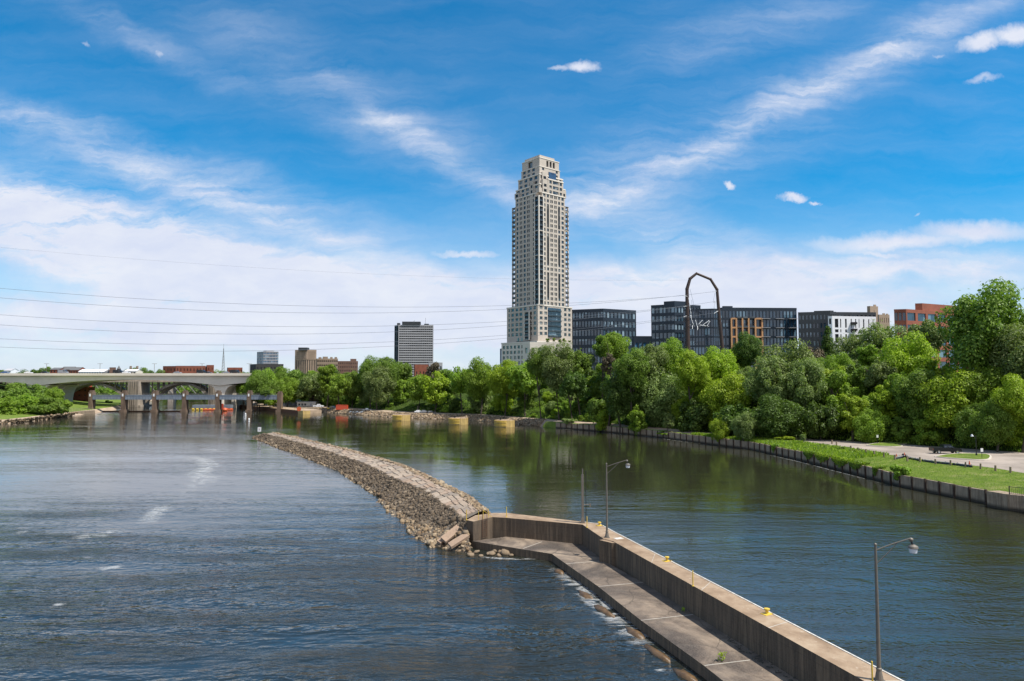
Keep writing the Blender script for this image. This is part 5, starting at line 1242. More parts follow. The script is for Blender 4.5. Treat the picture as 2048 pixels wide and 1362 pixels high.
# low white terrace wing right of the tower and glass wedge
D = 425
B, *_ = simple('terrace_wing', 'low cream stone wing with cornice right of the tall tower foot', 'building', 1060, D, 684, 1045, 130, 1200, 8, 17, 'cream', 12, 1, 3, .3, .45, 'gl_tower', 1.4)
B, *_ = simple('glass_wing', 'small blue glass corner with tan columns below the cream wing', 'building', 1176, 400, 692, 1160, 120, 1201, 20, 17, 'tan', 3, 2, 2, .86, .92, 'gl_blue', .3)
B, *_ = simple('low_glass_block', 'tiny blue glass block at the left foot of the tall tower', 'building', 1004, 470, 697, 1000, 120, 1013, 10, 17, 'navy', 2, 1, 2, .8, .8, 'gl_blue', .2)
# terrace plants
for i, (x, y, lb) in enumerate(((1096, 678, 'left potted tree on the cream terrace'), (1108, 677, 'second potted tree on the cream terrace'), (1120, 680, 'third potted tree on the cream terrace'), (1128, 678, 'fourth potted tree on the cream terrace'), (1140, 682, 'rightmost potted tree on the cream terrace'))):
    p = atd(x, y, 424); tree(p.x, p.y, zof(684, 424), p.z+.4, 1.6, 'shrub', 'bright', label=lb, cat='tree')

# dark apartment blocks
simple('apartment_block', 'dark navy apartment block with glass bays just right of the tall tower', 'building', 1206, 385, 617, 1144, 158, 1272, 28, 17, 'navy', 9, 10, 8, .74, .66, 'gl_apt', .9)
simple('apartment_block', 'taller dark glass block with a penthouse box left of the steel arch', 'building', 1349, 350, 608, 1302, 150, 1401, 24, 17, 'navy', 8, 6, 9, .78, .66, 'gl_apt', .7, roofbits=((.0, .0, .42, .45, 1.6, 'navy', 'penthouse'),))
simple('low_block', 'low dark block with a window band between the navy block and the arch', 'building', 1268, 372, 672, 1264, 140, 1372, 4, 17, 'navy', 12, 0, 2, .7, .5, 'gl_blue', .5)
simple('glass_block', 'dark glass building with projecting balconies behind the steel arch', 'building', 1427, 330, 617, 1366, 166, 1444, 20, 17, 'navy', 4, 10, 8, .8, .85, 'gl_dark', .4, frame='darksteel', inset=.1)
B, P0, Pr, Pl, Pb, zz = simple('balcony_block', 'long dark glass block with an orange brick balcony frame right of the arch', 'building', 1444, 340, 615, 1438, 110, 1593, 3, 17, 'navy', 22, 0, 8, .72, .78, 'gl_dark', 1.0, inset=.12, fin=False, roofbits=((.03, .2, .12, .5, .8, 'navy', 'penthouse'),))
def orange():
    u = (Pr-P0).normalized(); n = Vector((u.y, -u.x, 0)); L = (Pr-P0).length; mb = B.w('brick_frame'); fz = (zz-17)/8
    x0, x1 = L*.115, L*.525; z1 = zz-fz*.95
    rot = math.atan2(u.y, u.x)
    cols = [0, .16, .36, .56, .78, 1]
    for c in cols: x = x0+(x1-x0)*c; p = P0+u*x+n*.5; mb.box(p+Vector((0, 0, (17+z1)/2)), (.75, .9, z1-17), 'orangebrick', rot)
    for k in range(1, 8):
        z = 17+fz*k
        if z > z1+.3: break
        for c0, c1 in zip(cols, cols[1:]):
            a = x0+(x1-x0)*c0+.37; b = x0+(x1-x0)*c1-.37; full = c0 in (0, .78)
            p = P0+u*(a+b)/2+n*.48; mb.box(p+Vector((0, 0, z)), (b-a, .8, .8 if full else .28), 'orangebrick' if full or k % 2 == 0 else 'darkslab', rot)
            if not full: B.w('balcony').box(P0+u*(a+b)/2+n*.95+Vector((0, 0, z+.6)), (b-a, .08, .8), 'railglass', rot)
    for k in range(1, 8):   # slab lines of other balconies
        z = 17+fz*k
        for f in (.575, .76, .94):
            B.w('balcony').box(P0+u*(L*f)+n*.7+Vector((0, 0, z)), (4.2, 1.4, .18), 'greyclad', rot)
    B.finish()
orange()
simple('apartment_block', 'charcoal balcony block stepping down, right of the long dark block', 'building', 1660, 330, 623, 1596, 164, 1672, 20, 17, 'charcoal', 3, 9, 8, .5, .55, 'gl_apt', .4, roofbits=((0, 0, .6, .5, .5, 'charcoal', 'penthouse'),))
simple('apartment_block', 'grey topped block rising just behind the white apartment block', 'building', 1668, 335, 624, 1664, 120, 1752, 4, 17, 'charcoal', 10, 0, 8, .5, .5, 'gl_apt', .4)
M['whiteclad'] = plain('white_cladding', (.78, .78, .80), .6, 0, .05, .2)
def white_block():
    zt = zof(633, 318); P0, Pr, Pl, Pb = footprint(1664, 318, zt, 1656, 150, 1752, 10); B = Bld('white_block', (P0.x, P0.y, 17), 'white apartment block with narrow black windows above the trees', 'building', 'gl_black')
    L = (Pr-P0).length; fz = 3.1; xs = [(L*a, L*b) for a, b in ((.06, .14), (.18, .205), (.29, .33), (.42, .445), (.52, .545), (.60, .62), (.70, .73), (.82, .845), (.92, .94))]
    zs = []; z = zt-1.0
    while z > 19: zs.append((z-2.6*(1.6 if len(zs) % 2 == 0 else .55), z)); z = zs[-1][0]-.8
    B.facade(P0, Pr, 17, zt, xs, zs[::-1], 'whiteclad', inset=.3); B.grid(Pl, P0, 17, zt, 1, 7, .5, .6, 'whiteclad')
    for a, b in ((Pr, Pb), (Pb, Pl)): B.w('wall').quad(Vector((a.x, a.y, 17)), Vector((b.x, b.y, 17)), Vector((b.x, b.y, zt)), Vector((a.x, a.y, zt)), 'whiteclad')
    B.roof([(p.x, p.y) for p in (P0, Pr, Pb, Pl)], zt, 'whiteclad', th=.25)
    u = (Pr-P0).normalized(); n = Vector((u.y, -u.x, 0))
    for k in range(4): B.w('balcony').box(P0+u*(L*.47)+n*.7+Vector((0, 0, zt-3-3.1*k)), (2.6, 1.3, .9), 'darksteel', math.atan2(u.y, u.x))
    B.finish()
white_block()
simple('stair_tower', 'plain tan concrete tower rising behind the white block', 'building', 1740, 400, 612, 1734, 130, 1756, 20, 17, 'tan', 1, 1, 9, .06, .2, 'gl_black', .5, roofbits=((.6, .2, .25, .3, 1.0, 'tan', 'chimney'),))
simple('stepped_block', 'grey stepped stone block right of the tan concrete tower', 'building', 1758, 395, 629, 1755, 120, 1779, 12, 17, 'tan', 5, 0, 7, .25, .5, 'gl_black', .5, roofbits=((.4, .1, .2, .5, .8, 'tan', 'chimney'), (.75, .1, .15, .5, .6, 'tan', 'chimney')))
simple('brick_block', 'dark glass and red brick block beside the biggest tree', 'building', 1812, 300, 618, 1788, 160, 1950, 26, 17, 'brick', 7, 3, 6, .78, .66, 'gl_dark', .6, roofbits=((.25, .15, .6, .6, 3.2, 'brick', 'penthouse'),))

# grey slab tower
def slab():
    D = 620; zt = zof(650, D); P0, Pr, Pl, Pb = footprint(797, D, zt, 789, 125, 867, 3); B = Bld('slab_tower', (P0.x, P0.y, 17), 'grey slab tower with dark horizontal window bands', 'tower', 'gl_black', fr=.1)
    B.grid(P0, Pr, 17, zt-.6, 16, 23, .93, .50, 'greyclad', mx=.6, sill=.5, inset=.25); B.grid(Pl, P0, 17, zt-.6, 2, 23, .5, .75, 'charcoal', inset=.5)
    for a, b in ((Pr, Pb), (Pb, Pl)): B.w('wall').quad(Vector((a.x, a.y, 17)), Vector((b.x, b.y, 17)), Vector((b.x, b.y, zt-.6)), Vector((a.x, a.y, zt-.6)), 'greyclad')
    B.roof([(p.x, p.y) for p in (P0, Pr, Pb, Pl)], zt-.6, 'greyclad', th=.8)
    u = (Pr-P0); c = P0+u*.42+(Pl-P0)*.4; B.w('penthouse').box(c+Vector((0, 0, zt+1.6)), (u.length*.52, 7, 3.1), 'charcoal', math.atan2(u.y, u.x)); B.w('penthouse').box(P0+u*.04+(Pl-P0)*.3+Vector((0, 0, zt+.9)), (2.5, 3, 2), 'charcoal'); B.w('penthouse').box(P0+u*.84+(Pl-P0)*.3+Vector((0, 0, zt+.6)), (4, 3, 1.4), 'charcoal')
    for f, h in ((.4, 4), (.75, 7), (.43, 5)): B.w('mast').tube([P0+u*f+Vector((0, 5, zt)), P0+u*f+Vector((0, 5, zt+h))], .1, 'darksteel', 5)
    B.finish()
slab()
simple('low_hall', 'low red brick building at the foot of the grey slab tower', 'building', 830, 560, 729, 828, 120, 858, 2, 15, 'brick', 4, 0, 1, .3, .3, 'gl_black', .5)
simple('low_hall', 'low pale building beside the low red brick one', 'building', 858, 560, 725, 857, 120, 885, 2, 15, 'greyclad', 4, 0, 2, .5, .4, 'gl_apt', .5)
# campus blocks
def brutal():
    D = 700; z = lambda y: zof(y, D)
    P0, Pr, Pl, Pb = footprint(613, D, z(702), 590, 165, 633, 10); B = Bld('tower_block', (P0.x, P0.y, 17), 'tan brutalist block with heavy overhanging top storeys', 'building', 'gl_black')
    B.grid(P0, Pr, z(718), z(702), 1, 4, .8, .16, 'tan', mx=.5); B.grid(Pl, P0, z(718), z(702), 2, 4, .75, .16, 'tan', mx=.5)
    c = (P0+Pr+Pl+Pb)/4; q = [c+(p-c)*.92 for p in (P0, Pr, Pb, Pl)]
    B.grid(q[0], q[1], 17, z(718), 4, 1, .35, .9, 'tan'); B.grid(q[3], q[0], 17, z(718), 5, 1, .35, .9, 'tan')
    B.w('roof').prism([(p.x, p.y) for p in (P0, Pr, Pb, Pl)], z(702), z(699.5), 'tan'); B.w('roof').prism([(p.x, p.y) for p in (P0, Pr, Pb, Pl)], z(718)-.6, z(718), 'tan')
    for a, b in ((Pr, Pb), (Pb, Pl)): B.w('wall').quad(Vector((a.x, a.y, 17)), Vector((b.x, b.y, 17)), Vector((b.x, b.y, z(702))), Vector((a.x, a.y, z(702))), 'tan')
    B.w('penthouse').box(c+Vector((-2, 0, z(698))), (9, 8, 3), 'charcoal'); B.finish()
brutal()
simple('campus_block', 'tan stepped block right of the brutalist block', 'building', 634, 720, 717, 632, 120, 676, 4, 17, 'tan', 10, 0, 5, .7, .35, 'gl_black', .5, roofbits=((.1, .1, .12, .5, 1.4, 'tan', 'chimney'), (.3, .1, .22, .5, 2.0, 'tan', 'penthouse'), (.65, .1, .1, .4, 1.6, 'tan', 'chimney'), (.86, .1, .1, .4, 1.6, 'tan', 'chimney')))
simple('campus_block', 'long brown brick block left of the bluff trees below the slab tower', 'building', 672, 740, 722, 670, 120, 716, 4, 17, 'brownbrick', 12, 0, 5, .4, .45, 'gl_black', .5, roofbits=((.68, .1, .25, .5, 2.4, 'brownbrick', 'penthouse'),))
simple('glass_tower', 'bright blue glass block on a dark base left of the bluff trees', 'building', 527, 820, 703, 514, 135, 557, 6, 17, 'greyclad', 10, 4, 10, .8, .7, 'gl_blue', .5, roofbits=((.3, .2, .5, .5, 1.2, 'greyclad', 'penthouse'),), fr=.1)
simple('dark_podium', 'dark brown base building under the blue glass block', 'building', 512, 780, 728, 500, 130, 567, 4, 17, 'darkslab', 8, 2, 2, .3, .3, 'gl_black', .5)
# left skyline
simple('brick_arena', 'big red brick hall with grey barrel roof above the white bridge', 'building', 352, 760, 732, 326, 160, 411, 4, 17, 'brick', 9, 4, 2, .3, .4, 'gl_black', .4, fin=True)
def arena_roof():
    D = 772; a, b = atd(346, 723.5, D), atd(411, 723.5, D); mb = MB(); n = 8
    for k in range(n):
        a0, a1 = math.pi*k/n, math.pi*(k+1)/n
        f = lambda t: (10-10*math.cos(t), 3.0*math.sin(t))
        d0, h0 = f(a0); d1, h1 = f(a1); mb.quad((a.x, a.y+d0, 30+h0), (b.x, b.y+d0, 30+h0), (b.x, b.y+d1, 30+h1), (a.x, a.y+d1, 30+h1), 'roofgrey')
    mb.box(((a.x+b.x)/2, a.y+10, 27), (b.x-a.x, 20, 6.2), 'brick')
    o = mb.build('arena_roof_hall'); tag(o, 'tall middle hall of the red brick arena with a grey curved roof', 'building')
arena_roof()
simple('brick_annex', 'small separate red brick annex right of the arena', 'building', 414, 770, 730, 413, 120, 428, 4, 17, 'brick', 2, 0, 2, .2, .3, 'gl_black', .3)
simple('brick_school', 'low red brick building right of the thin radio mast', 'building', 456, 790, 735, 454, 120, 485, 4, 17, 'brick', 6, 0, 2, .4, .35, 'gl_black', .3)
def gabled(x0, x1, ytop, yeave, D, wallm, roofm, name, label):
    a, b = atd(x0, yeave, D), atd(x1, yeave, D); zt = zof(ytop, D); dp = 14; T = Thing(name, (a.x, a.y, 17), label, 'building'); mb = MB()
    mb.prism([(a.x, a.y), (b.x, a.y), (b.x, a.y+dp), (a.x, a.y+dp)], 14, a.z, wallm)
    mb.add([(a.x, a.y, a.z), (a.x, a.y+dp, a.z), (a.x, a.y+dp/2, zt)], [(0, 1, 2)], wallm); mb.add([(b.x, a.y, a.z), (b.x, a.y+dp, a.z), (b.x, a.y+dp/2, zt)], [(0, 2, 1)], wallm); T.part(mb, 'wall')
    r = MB(); r.quad((a.x-.4, a.y-.4, a.z-.1), (b.x+.4, a.y-.4, a.z-.1), (b.x+.4, a.y+dp/2, zt), (a.x-.4, a.y+dp/2, zt), roofm); r.quad((a.x-.4, a.y+dp/2, zt), (b.x+.4, a.y+dp/2, zt), (b.x+.4, a.y+dp+.4, a.z-.1), (a.x-.4, a.y+dp+.4, a.z-.1), roofm); T.part(r, 'roof')
    w = MB(); n = max(2, int((x1-x0)/5))
    for k in range(n):
        x = a.x+(b.x-a.x)*(k+.5)/n; w = MB(); w.box((x, a.y-.02, a.z-2.2), (1.3, .1, 1.8), 'gl_black'); T.part(w, 'window')
    return T
gabled(100, 118, 735, 739, 740, 'brick', 'roofgrey', 'brick_house', 'red brick gabled building at the far left above the bridge')
gabled(120, 142, 733, 739, 745, 'brownbrick', 'roofgrey', 'brick_house', 'grey roofed brick building in the middle of the left row above the bridge')
gabled(140, 157, 734, 740, 738, 'brick', 'roofgrey', 'brick_house', 'red brick building left of the white roofed hall')
gabled(157, 208, 738.5, 743, 735, 'whiteclad', 'whiteclad', 'market_hall', 'long hall with white roof above the bridge')
gabled(206, 240, 741, 745, 733, 'greyclad', 'roofgrey', 'grey_hall', 'long grey roofed hall right of the white roofed hall')
gabled(248, 272, 738.5, 742, 760, 'cream', 'whiteclad', 'pale_house', 'small pale building with white roof behind the bridge')
gabled(8, 22, 737, 741, 900, 'whiteclad', 'greyclad', 'pale_house', 'small pale domed building at the far left skyline')
def spire(px, ytop, D, w, lb):
    p = atd(px, ytop, D); T = Thing('church_tower', (p.x, p.y, 17), lb, 'church'); m_ = MB(); m_.box((p.x, p.y, 23), (w, w, 13), 'brownbrick'); T.part(m_, 'tower_wall'); s_ = MB(); s_.lathe((p.x, p.y, 29.4), [(w*.8, 0), (w*.35, (p.z-29.4)*.5), (.05, p.z-29.4)], 'roofgrey', 8); T.part(s_, 'spire')
spire(238, 731, 800, 3, 'pointed dark church spire on the left skyline')
simple('grey_house', 'little dark house left of the church spire', 'building', 220, 780, 736, 219, 120, 232, 4, 17, 'brownbrick', 2, 0, 2, .3, .3, 'gl_black', .3)
simple('twin_stack', 'pair of narrow stone turrets right of the church spire', 'building', 260, 790, 732, 259, 120, 264, 4, 17, 'tan', 1, 0, 2, .3, .3, 'gl_black', .3)
simple('twin_stack', 'single narrow stone turret farther right of the church spire', 'building', 273, 790, 732, 272, 120, 277, 4, 17, 'tan', 1, 0, 2, .3, .3, 'gl_black', .3)
def mast():
    p = atd(447.5, 688, 900); b = Vector((p.x, p.y, 17)); T = Thing('radio_mast', b, 'thin lattice radio mast standing alone on the skyline', 'radio mast'); m_ = MB()
    for k in range(3):
        a = k*2.09; m_.tube([b+Vector((math.cos(a)*3, math.sin(a)*3, 0)), b+Vector((math.cos(a)*.9, math.sin(a)*.9, 30)), p-Vector((0, 0, 4))], [.22, .2, .12], 'galv', 5)
    for z in range(4, 38, 4):
        r = 3-z*.07; r = max(.5, r)
        for k in range(3): a, a2 = k*2.09, (k+1)*2.09; m_.tube([b+Vector((math.cos(a)*r, math.sin(a)*r, z)), b+Vector((math.cos(a2)*r, math.sin(a2)*r, z+4))], .12, 'galv', 4)
    T.part(m_, 'lattice'); n_ = MB(); n_.tube([p-Vector((0, 0, 5)), p], .15, 'galv', 5); T.part(n_, 'antenna')
mast()

# ------------------------------------------------------------------ steel arch pylon and wires
def pylon():
    D = 262; T = Thing('arch_pylon', atd(1376, 705, D), 'tall faceted rusty steel arch carrying the power lines', 'pylon')
    pts = [(1376, 716), (1375, 640), (1374, 578), (1380, 557.5), (1393, 547), (1421, 558.5), (1434, 579), (1439, 640), (1445, 700), (1446, 716)]
    P = [atd(x, y, D) for x, y in pts]; r = [.98, .86, .66, .56, .46, .48, .54, .66, .76, .78]
    for i in range(len(P)-1):
        m_ = MB(); m_.tube([P[i], P[i+1]], [r[i], r[i+1]], 'corten', 12); T.part(m_, 'arch_segment', smooth=False)
    for i in range(1, len(P)-1):
        m_ = MB(); d = (P[i+1]-P[i-1]).normalized()*.16; m_.tube([P[i]-d, P[i]+d], r[i]+.07, 'corten', 12); T.part(m_, 'flange')
    # insulator strings and jumper loops
    ins = [((1377, 595), (1383, 636)), ((1380, 630), (1387, 650)), ((1391, 640), (1394, 651)), ((1397, 649), (1405, 640)), ((1406, 650), (1418, 641)), ((1414, 652), (1420, 642)), ((1385, 651), (1385, 658)), ((1395, 652), (1395, 660)), ((1400, 650), (1412, 652)), ((1428, 627), (1436, 622)), ((1427, 605), (1433, 603)), ((1427, 584), (1433, 582)), ((1375, 593), (1367, 591)), ((1375, 612), (1367, 613)), ((1375, 631), (1367, 634))]
    for i, (a, b) in enumerate(ins):
        m_ = MB(); A, Bq = atd(*a, D-.6), atd(*b, D-.6); n = 6; pp = []; rr = []
        for k in range(n*2+1): pp.append(A.lerp(Bq, k/(n*2))); rr.append(.16 if k % 2 else .07)
        m_.tube(pp, rr, 'insul', 7); T.part(m_, 'insulator')
    for q in (((1377, 648), (1385, 652), (1396, 652), (1406, 651), (1418, 653)), ((1383, 600), (1386, 625), (1391, 640)), ((1430, 586), (1427, 600), (1430, 606)), ((1430, 606), (1428, 615), (1432, 624)), ((1380, 578), (1388, 610), (1392, 640))):
        m_ = MB(); m_.tube([atd(x, y, D-.4) for x, y in q], .05, 'wire', 5); T.part(m_, 'jumper')
    return D
PD_ = pylon()
def wire(att, mid, left, label, r=.045, D0=262, D1=205):
    a = atd(*att, D0); e = atd(-260, left[1]+(left[1]-mid[1])*260/900*1.35, D1); n = 60
    # parabola through mid: find param where px==mid
    k = (mid[0]-1024)/F; f = None
    best = min(((abs(proj(a.lerp(e, i/200))[0]-mid[0])), i/200) for i in range(1, 200))[1]
    p = a.lerp(e, best); need = atd(mid[0], mid[1], p.y).z-p.z; c = need/(best*(1-best))
    m_ = MB(); m_.tube([a.lerp(e, t/n)+Vector((0, 0, c*(t/n)*(1-t/n))) for t in range(n+1)], r, 'wire', 5)
    o = m_.build('power_line', off=a); o.location = a; tag(o, label, 'power line', 'power lines from the steel arch across the river')
WR = [((1367, 591), (900, 613.5), (0, 568), 'topmost heavy power line from the left leg of the arch'), ((1430, 583), (900, 623), (0, 585), 'second power line from the top, from the right leg'),
      ((1367, 612), (850, 650), (0, 619), 'third power line from the top'), ((1430, 603), (800, 663), (0, 638), 'fourth power line from the top'),
      ((1367, 633), (700, 686.5), (0, 668), 'fifth power line from the top, second lowest'), ((1432, 625), (620, 699), (0, 685), 'lowest power line above the white bridge')]
for q in WR: wire(*q)
wire((1375, 560), (700, 546), (0, 490), 'faint thin ground wire high above the other lines', r=.018)

# ------------------------------------------------------------------ bridges on the left
def bridge_main():
    D = 415; T = Thing('road_bridge', (atd(272, 800, D).x, D, 0), 'long white concrete road bridge with curved haunches over the river', 'bridge')
    xs = list(range(-220, 512, 6)); hp = (75, 440); Y = lambda x: 415+0.0*x
    def depth(px):
        d = min(abs(px-h) for h in hp if True); 
        L = 182.5
        t = min(1.0, d/L); return 3.0+3.6*(1-t)**2.0
    top = 21.2; V = []; m_ = MB()
    for y0, y1 in ((415, 429), (433, 447)):
        prev = None
        for px in xs:
            X = atd(px, 750, D).x; dd = depth(px)
            row = [(X, y0, top-dd), (X, y0, top-.9), (X, y0-1.6, top-.6), (X, y0-1.6, top-.15), (X, y1+1, top-.15), (X, y1, top-.9), (X, y1, top-dd)]
            if prev:
                for i in range(len(row)): j = (i+1) % len(row); m_.quad(prev[i], row[i], row[j], prev[j], 'bridgewhite')
            prev = row
    T.part(m_, 'girder')
    b = MB()
    for yy in (413.55, 448): b.box(((atd(-220, 750, D).x+atd(508, 750, D).x)/2, yy, top+.35), (atd(508, 750, D).x-atd(-220, 750, D).x, .35, 1.0), 'bridgewhite')
    T.part(b, 'barrier')
    for h in hp:
        X = atd(h, 780, D).x
        for y0, y1 in ((416, 428), (434, 446)):
            p = MB(); prof_ = [(7.5, 14.9), (5.6, 14.3), (4.1, 13.2), (3.1, 11.5), (2.35, 9.2), (1.9, 6.5), (1.7, 3), (1.7, -2)]
            for (w0, z0), (w1, z1) in zip(prof_, prof_[1:]): p.hexa([(X-w1, y0, z1), (X+w1, y0, z1), (X+w1, y1, z1), (X-w1, y1, z1)], [(X-w0, y0, z0), (X+w0, y0, z0), (X+w0, y1, z0), (X-w0, y1, z0)], 'bridgewhite')
            T.part(p, 'pier')
    for px in (57, 168, 281, 380, 478):
        X = atd(px, 740, D).x; l = MB(); l.tube([(X, 431, top), (X, 431, top+7)], .12, 'galv', 5); l.tube([(X-1.6, 431, top+7), (X+1.6, 431, top+7)], .1, 'galv', 5); o = l.build('bridge_lamp', off=(X, 431, top)); o.location = (X, 431, top)
        tag(o, {57: 'bridge lamp mast above the left haunch', 168: 'bridge lamp mast above the white roofed hall', 281: 'bridge lamp mast above the tall grey pier', 380: 'bridge lamp mast in front of the brick arena', 478: 'bridge lamp mast by the bluff trees'}[px], 'lamp post', 'lamp masts on the white bridge')
    return top
TOPB = bridge_main()

# vehicles -----------------------------------------------------------
def car(x, y, z, rz, kind, pm, label, group, name=None):
    """built along +x (front), origin at ground"""
    T_ = empty(name or {'pickup': 'pickup_truck', 'van': 'van', 'sedan': 'car'}[kind], (x, y, z), rz, label, {'pickup': 'pickup truck', 'van': 'van', 'sedan': 'car'}[kind], group)
    if kind == 'pickup':
        L, Wd = 5.9, 2.0; body = [(-2.95, .62), (-2.95, 1.30), (-.55, 1.30), (-.5, 1.32), (1.15, 1.32), (2.3, 1.24), (2.85, 1.08), (2.95, .75), (2.92, .45), (-2.9, .5)]; cab = [(-.85, 1.30), (-.7, 1.96), (.65, 2.0), (1.45, 1.30)]; wx = (-1.85, 1.95); wr = .41
    elif kind == 'van':
        L, Wd = 5.6, 2.0; body = [(-2.8, .5), (-2.8, 2.3), (-2.6, 2.42), (1.2, 2.42), (1.5, 2.3), (2.1, 1.35), (2.75, 1.1), (2.8, .5)]; cab = None; wx = (-1.8, 1.9); wr = .36
    else:
        L, Wd = 4.6, 1.82; body = [(-2.3, .45), (-2.28, .92), (-1.5, .98), (.9, .95), (1.9, .82), (2.25, .65), (2.3, .4)]; cab = [(-1.75, .96), (-1.15, 1.42), (.2, 1.44), (1.05, .95)]; wx = (-1.4, 1.4); wr = .33
    def ext(pr, w, wt, m_, mat_):
        n = len(pr); zt_ = max(p[1] for p in pr); zb_ = min(p[1] for p in pr); f = lambda zz: w/2+(wt/2-w/2)*((zz-zb_)/(zt_-zb_))
        vs = [(a, -f(b), b) for a, b in pr]+[(a, f(b), b) for a, b in pr]
        m_.add(vs, [(i, (i+1) % n, n+(i+1) % n, n+i)[::-1] for i in range(n)]+[tuple(range(n)), tuple(range(2*n-1, n-1, -1))], mat_)
    m_ = MB(); ext(body, Wd, Wd*.96, m_, pm); b = m_.build('body', T_)
    if cab:
        m_ = MB(); ext(cab, Wd*.93, Wd*.74, m_, pm); m_.build('cab', T_)
        g = MB(); cx0, cx1 = cab[1][0], cab[2][0]; zb, zt_ = cab[0][1]+.08, cab[1][1]-.1
        for s_ in (-1, 1):
            w0, w1 = Wd*.465+.012, Wd*.375+.012
            g = MB(); q = [(cab[0][0]+.22, s_*w0*.99, zb), ((cx0+cx1)/2-.04, s_*w0*.99, zb), ((cx0+cx1)/2-.04, s_*w1, zt_), (cx0+.1, s_*w1, zt_)]; g.quad(*(q if s_ < 0 else q[::-1]), 'glaze')
            q = [((cx0+cx1)/2+.06, s_*w0*.99, zb), (cab[3][0]-.25, s_*w0*.99, zb), (cx1-.02, s_*w1, zt_), ((cx0+cx1)/2+.06, s_*w1, zt_)]; g.quad(*(q if s_ < 0 else q[::-1]), 'glaze'); g.build('side_window', T_)
        g = MB(); q = [(cab[3][0]-.05+.02, -Wd*.42, zb), (cab[3][0]-.05+.02, Wd*.42, zb), (cx1+.05, Wd*.34, zt_+.02), (cx1+.05, -Wd*.34, zt_+.02)]; g.quad(*q, 'glaze'); g.build('windscreen', T_)
        g = MB(); q = [(cab[0][0]-.0, Wd*.4, zb), (cab[0][0]-.0, -Wd*.4, zb), (cx0-.03, -Wd*.33, zt_), (cx0-.03, Wd*.33, zt_)]; g.quad(*q, 'glaze'); g.build('rear_window', T_)
    else:
        g = MB(); g.quad((2.13, -.85, 1.4), (2.13, .85, 1.4), (1.55, .8, 2.25), (1.55, -.8, 2.25), 'glaze'); g.build('windscreen', T_)
        for s_ in (-1, 1): g = MB(); q = [(.6, s_*1.0, 1.45), (1.85, s_*1.0, 1.45), (1.4, s_*.985, 2.15), (.6, s_*.985, 2.15)]; g.quad(*(q if s_ < 0 else q[::-1]), 'glaze'); g.build('side_window', T_)
    for wx_ in wx:
        for s_ in (-1, 1):
            w = MB(); pr = [(wr*.6, -.12), (wr, -.11), (wr, .11), (wr*.6, .12)]; n = 18; yc = s_*(Wd/2-.1)
            vs = [(wx_+r*math.cos(2*math.pi*k/n), yc+d, wr+r*math.sin(2*math.pi*k/n)) for r, d in pr for k in range(n)]
            w.add(vs, [(i*n+k, i*n+(k+1) % n, (i+1)*n+(k+1) % n, (i+1)*n+k) for i in range(3) for k in range(n)], 'tyre'); wo = w.build('wheel', T_)
            r_ = MB(); vs = [(wx_+wr*.6*math.cos(2*math.pi*k/n), yc+s_*.115, wr+wr*.6*math.sin(2*math.pi*k/n)) for k in range(n)]+[(wx_, yc+s_*.08, wr)]
            r_.add(vs, [(k, (k+1) % n, n) for k in range(n)], 'chrome'); r_.build('rim', wo)
    xf, xr = L/2, -L/2; zl = .78 if kind != 'sedan' else .62
    for s_ in (-1, 1):
        h = MB(); h.box((xf-.06, s_*Wd*.38, zl+.05), (.16, .34, .18), 'lampglass'); h.build('headlight', T_); h = MB(); h.box((xr+.02, s_*Wd*.43, zl+.12), (.1, .18, .3), 'p_red'); h.build('tail_light', T_)
    if kind == 'pickup':
        h = MB(); h.box((-1.9, 0, 1.33), (2.0, Wd*.9, .05), 'black'); h.build('bed_cover', T_); h = MB(); h.box((2.97, 0, .5), (.12, Wd*.9, .18), 'chrome'); h.box((-3.0, 0, .52), (.14, Wd*.85, .16), 'chrome'); h.build('bumper', T_)
        for s_ in (-1, 1): h = MB(); h.box((.95, s_*1.1, 1.28), (.12, .26, .2), 'black'); h.build('wing_mirror', T_)
    return T_
p = at(1891, 907, gz(95, 150)); p = at(1891, 907, gz(p.x, p.y))
car(p.x, p.y, gz(p.x, p.y)+.02, R(-4), 'pickup', 'p_black', 'shiny black pickup truck parked in the riverside car park', None)
for i, (px, pm, kd) in enumerate(((10, 'p_blue', 'sedan'), (57, 'p_white', 'sedan'), (89, 'p_black', 'sedan'), (126, 'p_grey', 'van'), (236, 'p_black', 'van'), (253, 'p_white', 'sedan'), (355, 'p_grey', 'sedan'), (403, 'p_black', 'van'), (416, 'p_black', 'sedan'), (453, 'p_grey', 'sedan'), (470, 'p_black', 'van'))):
    X = atd(px, 750, 421).x
    car(X, 421, TOPB-.14+.75, 0, kd, pm, f"{ {'p_blue':'blue','p_white':'white','p_black':'black','p_grey':'grey'}[pm]} {'van' if kd=='van' else 'car'} on the white bridge, " + ['at the left photo edge', 'at the leftmost lamp mast', 'left of the brick houses', 'in front of the brick houses', 'below the church spire', 'right of the church spire', 'in front of the brick arena', 'at the arena annex, left one', 'at the arena annex, right one', 'below the radio mast', 'nearest the bluff trees'][i], 'vehicles crossing the white bridge')

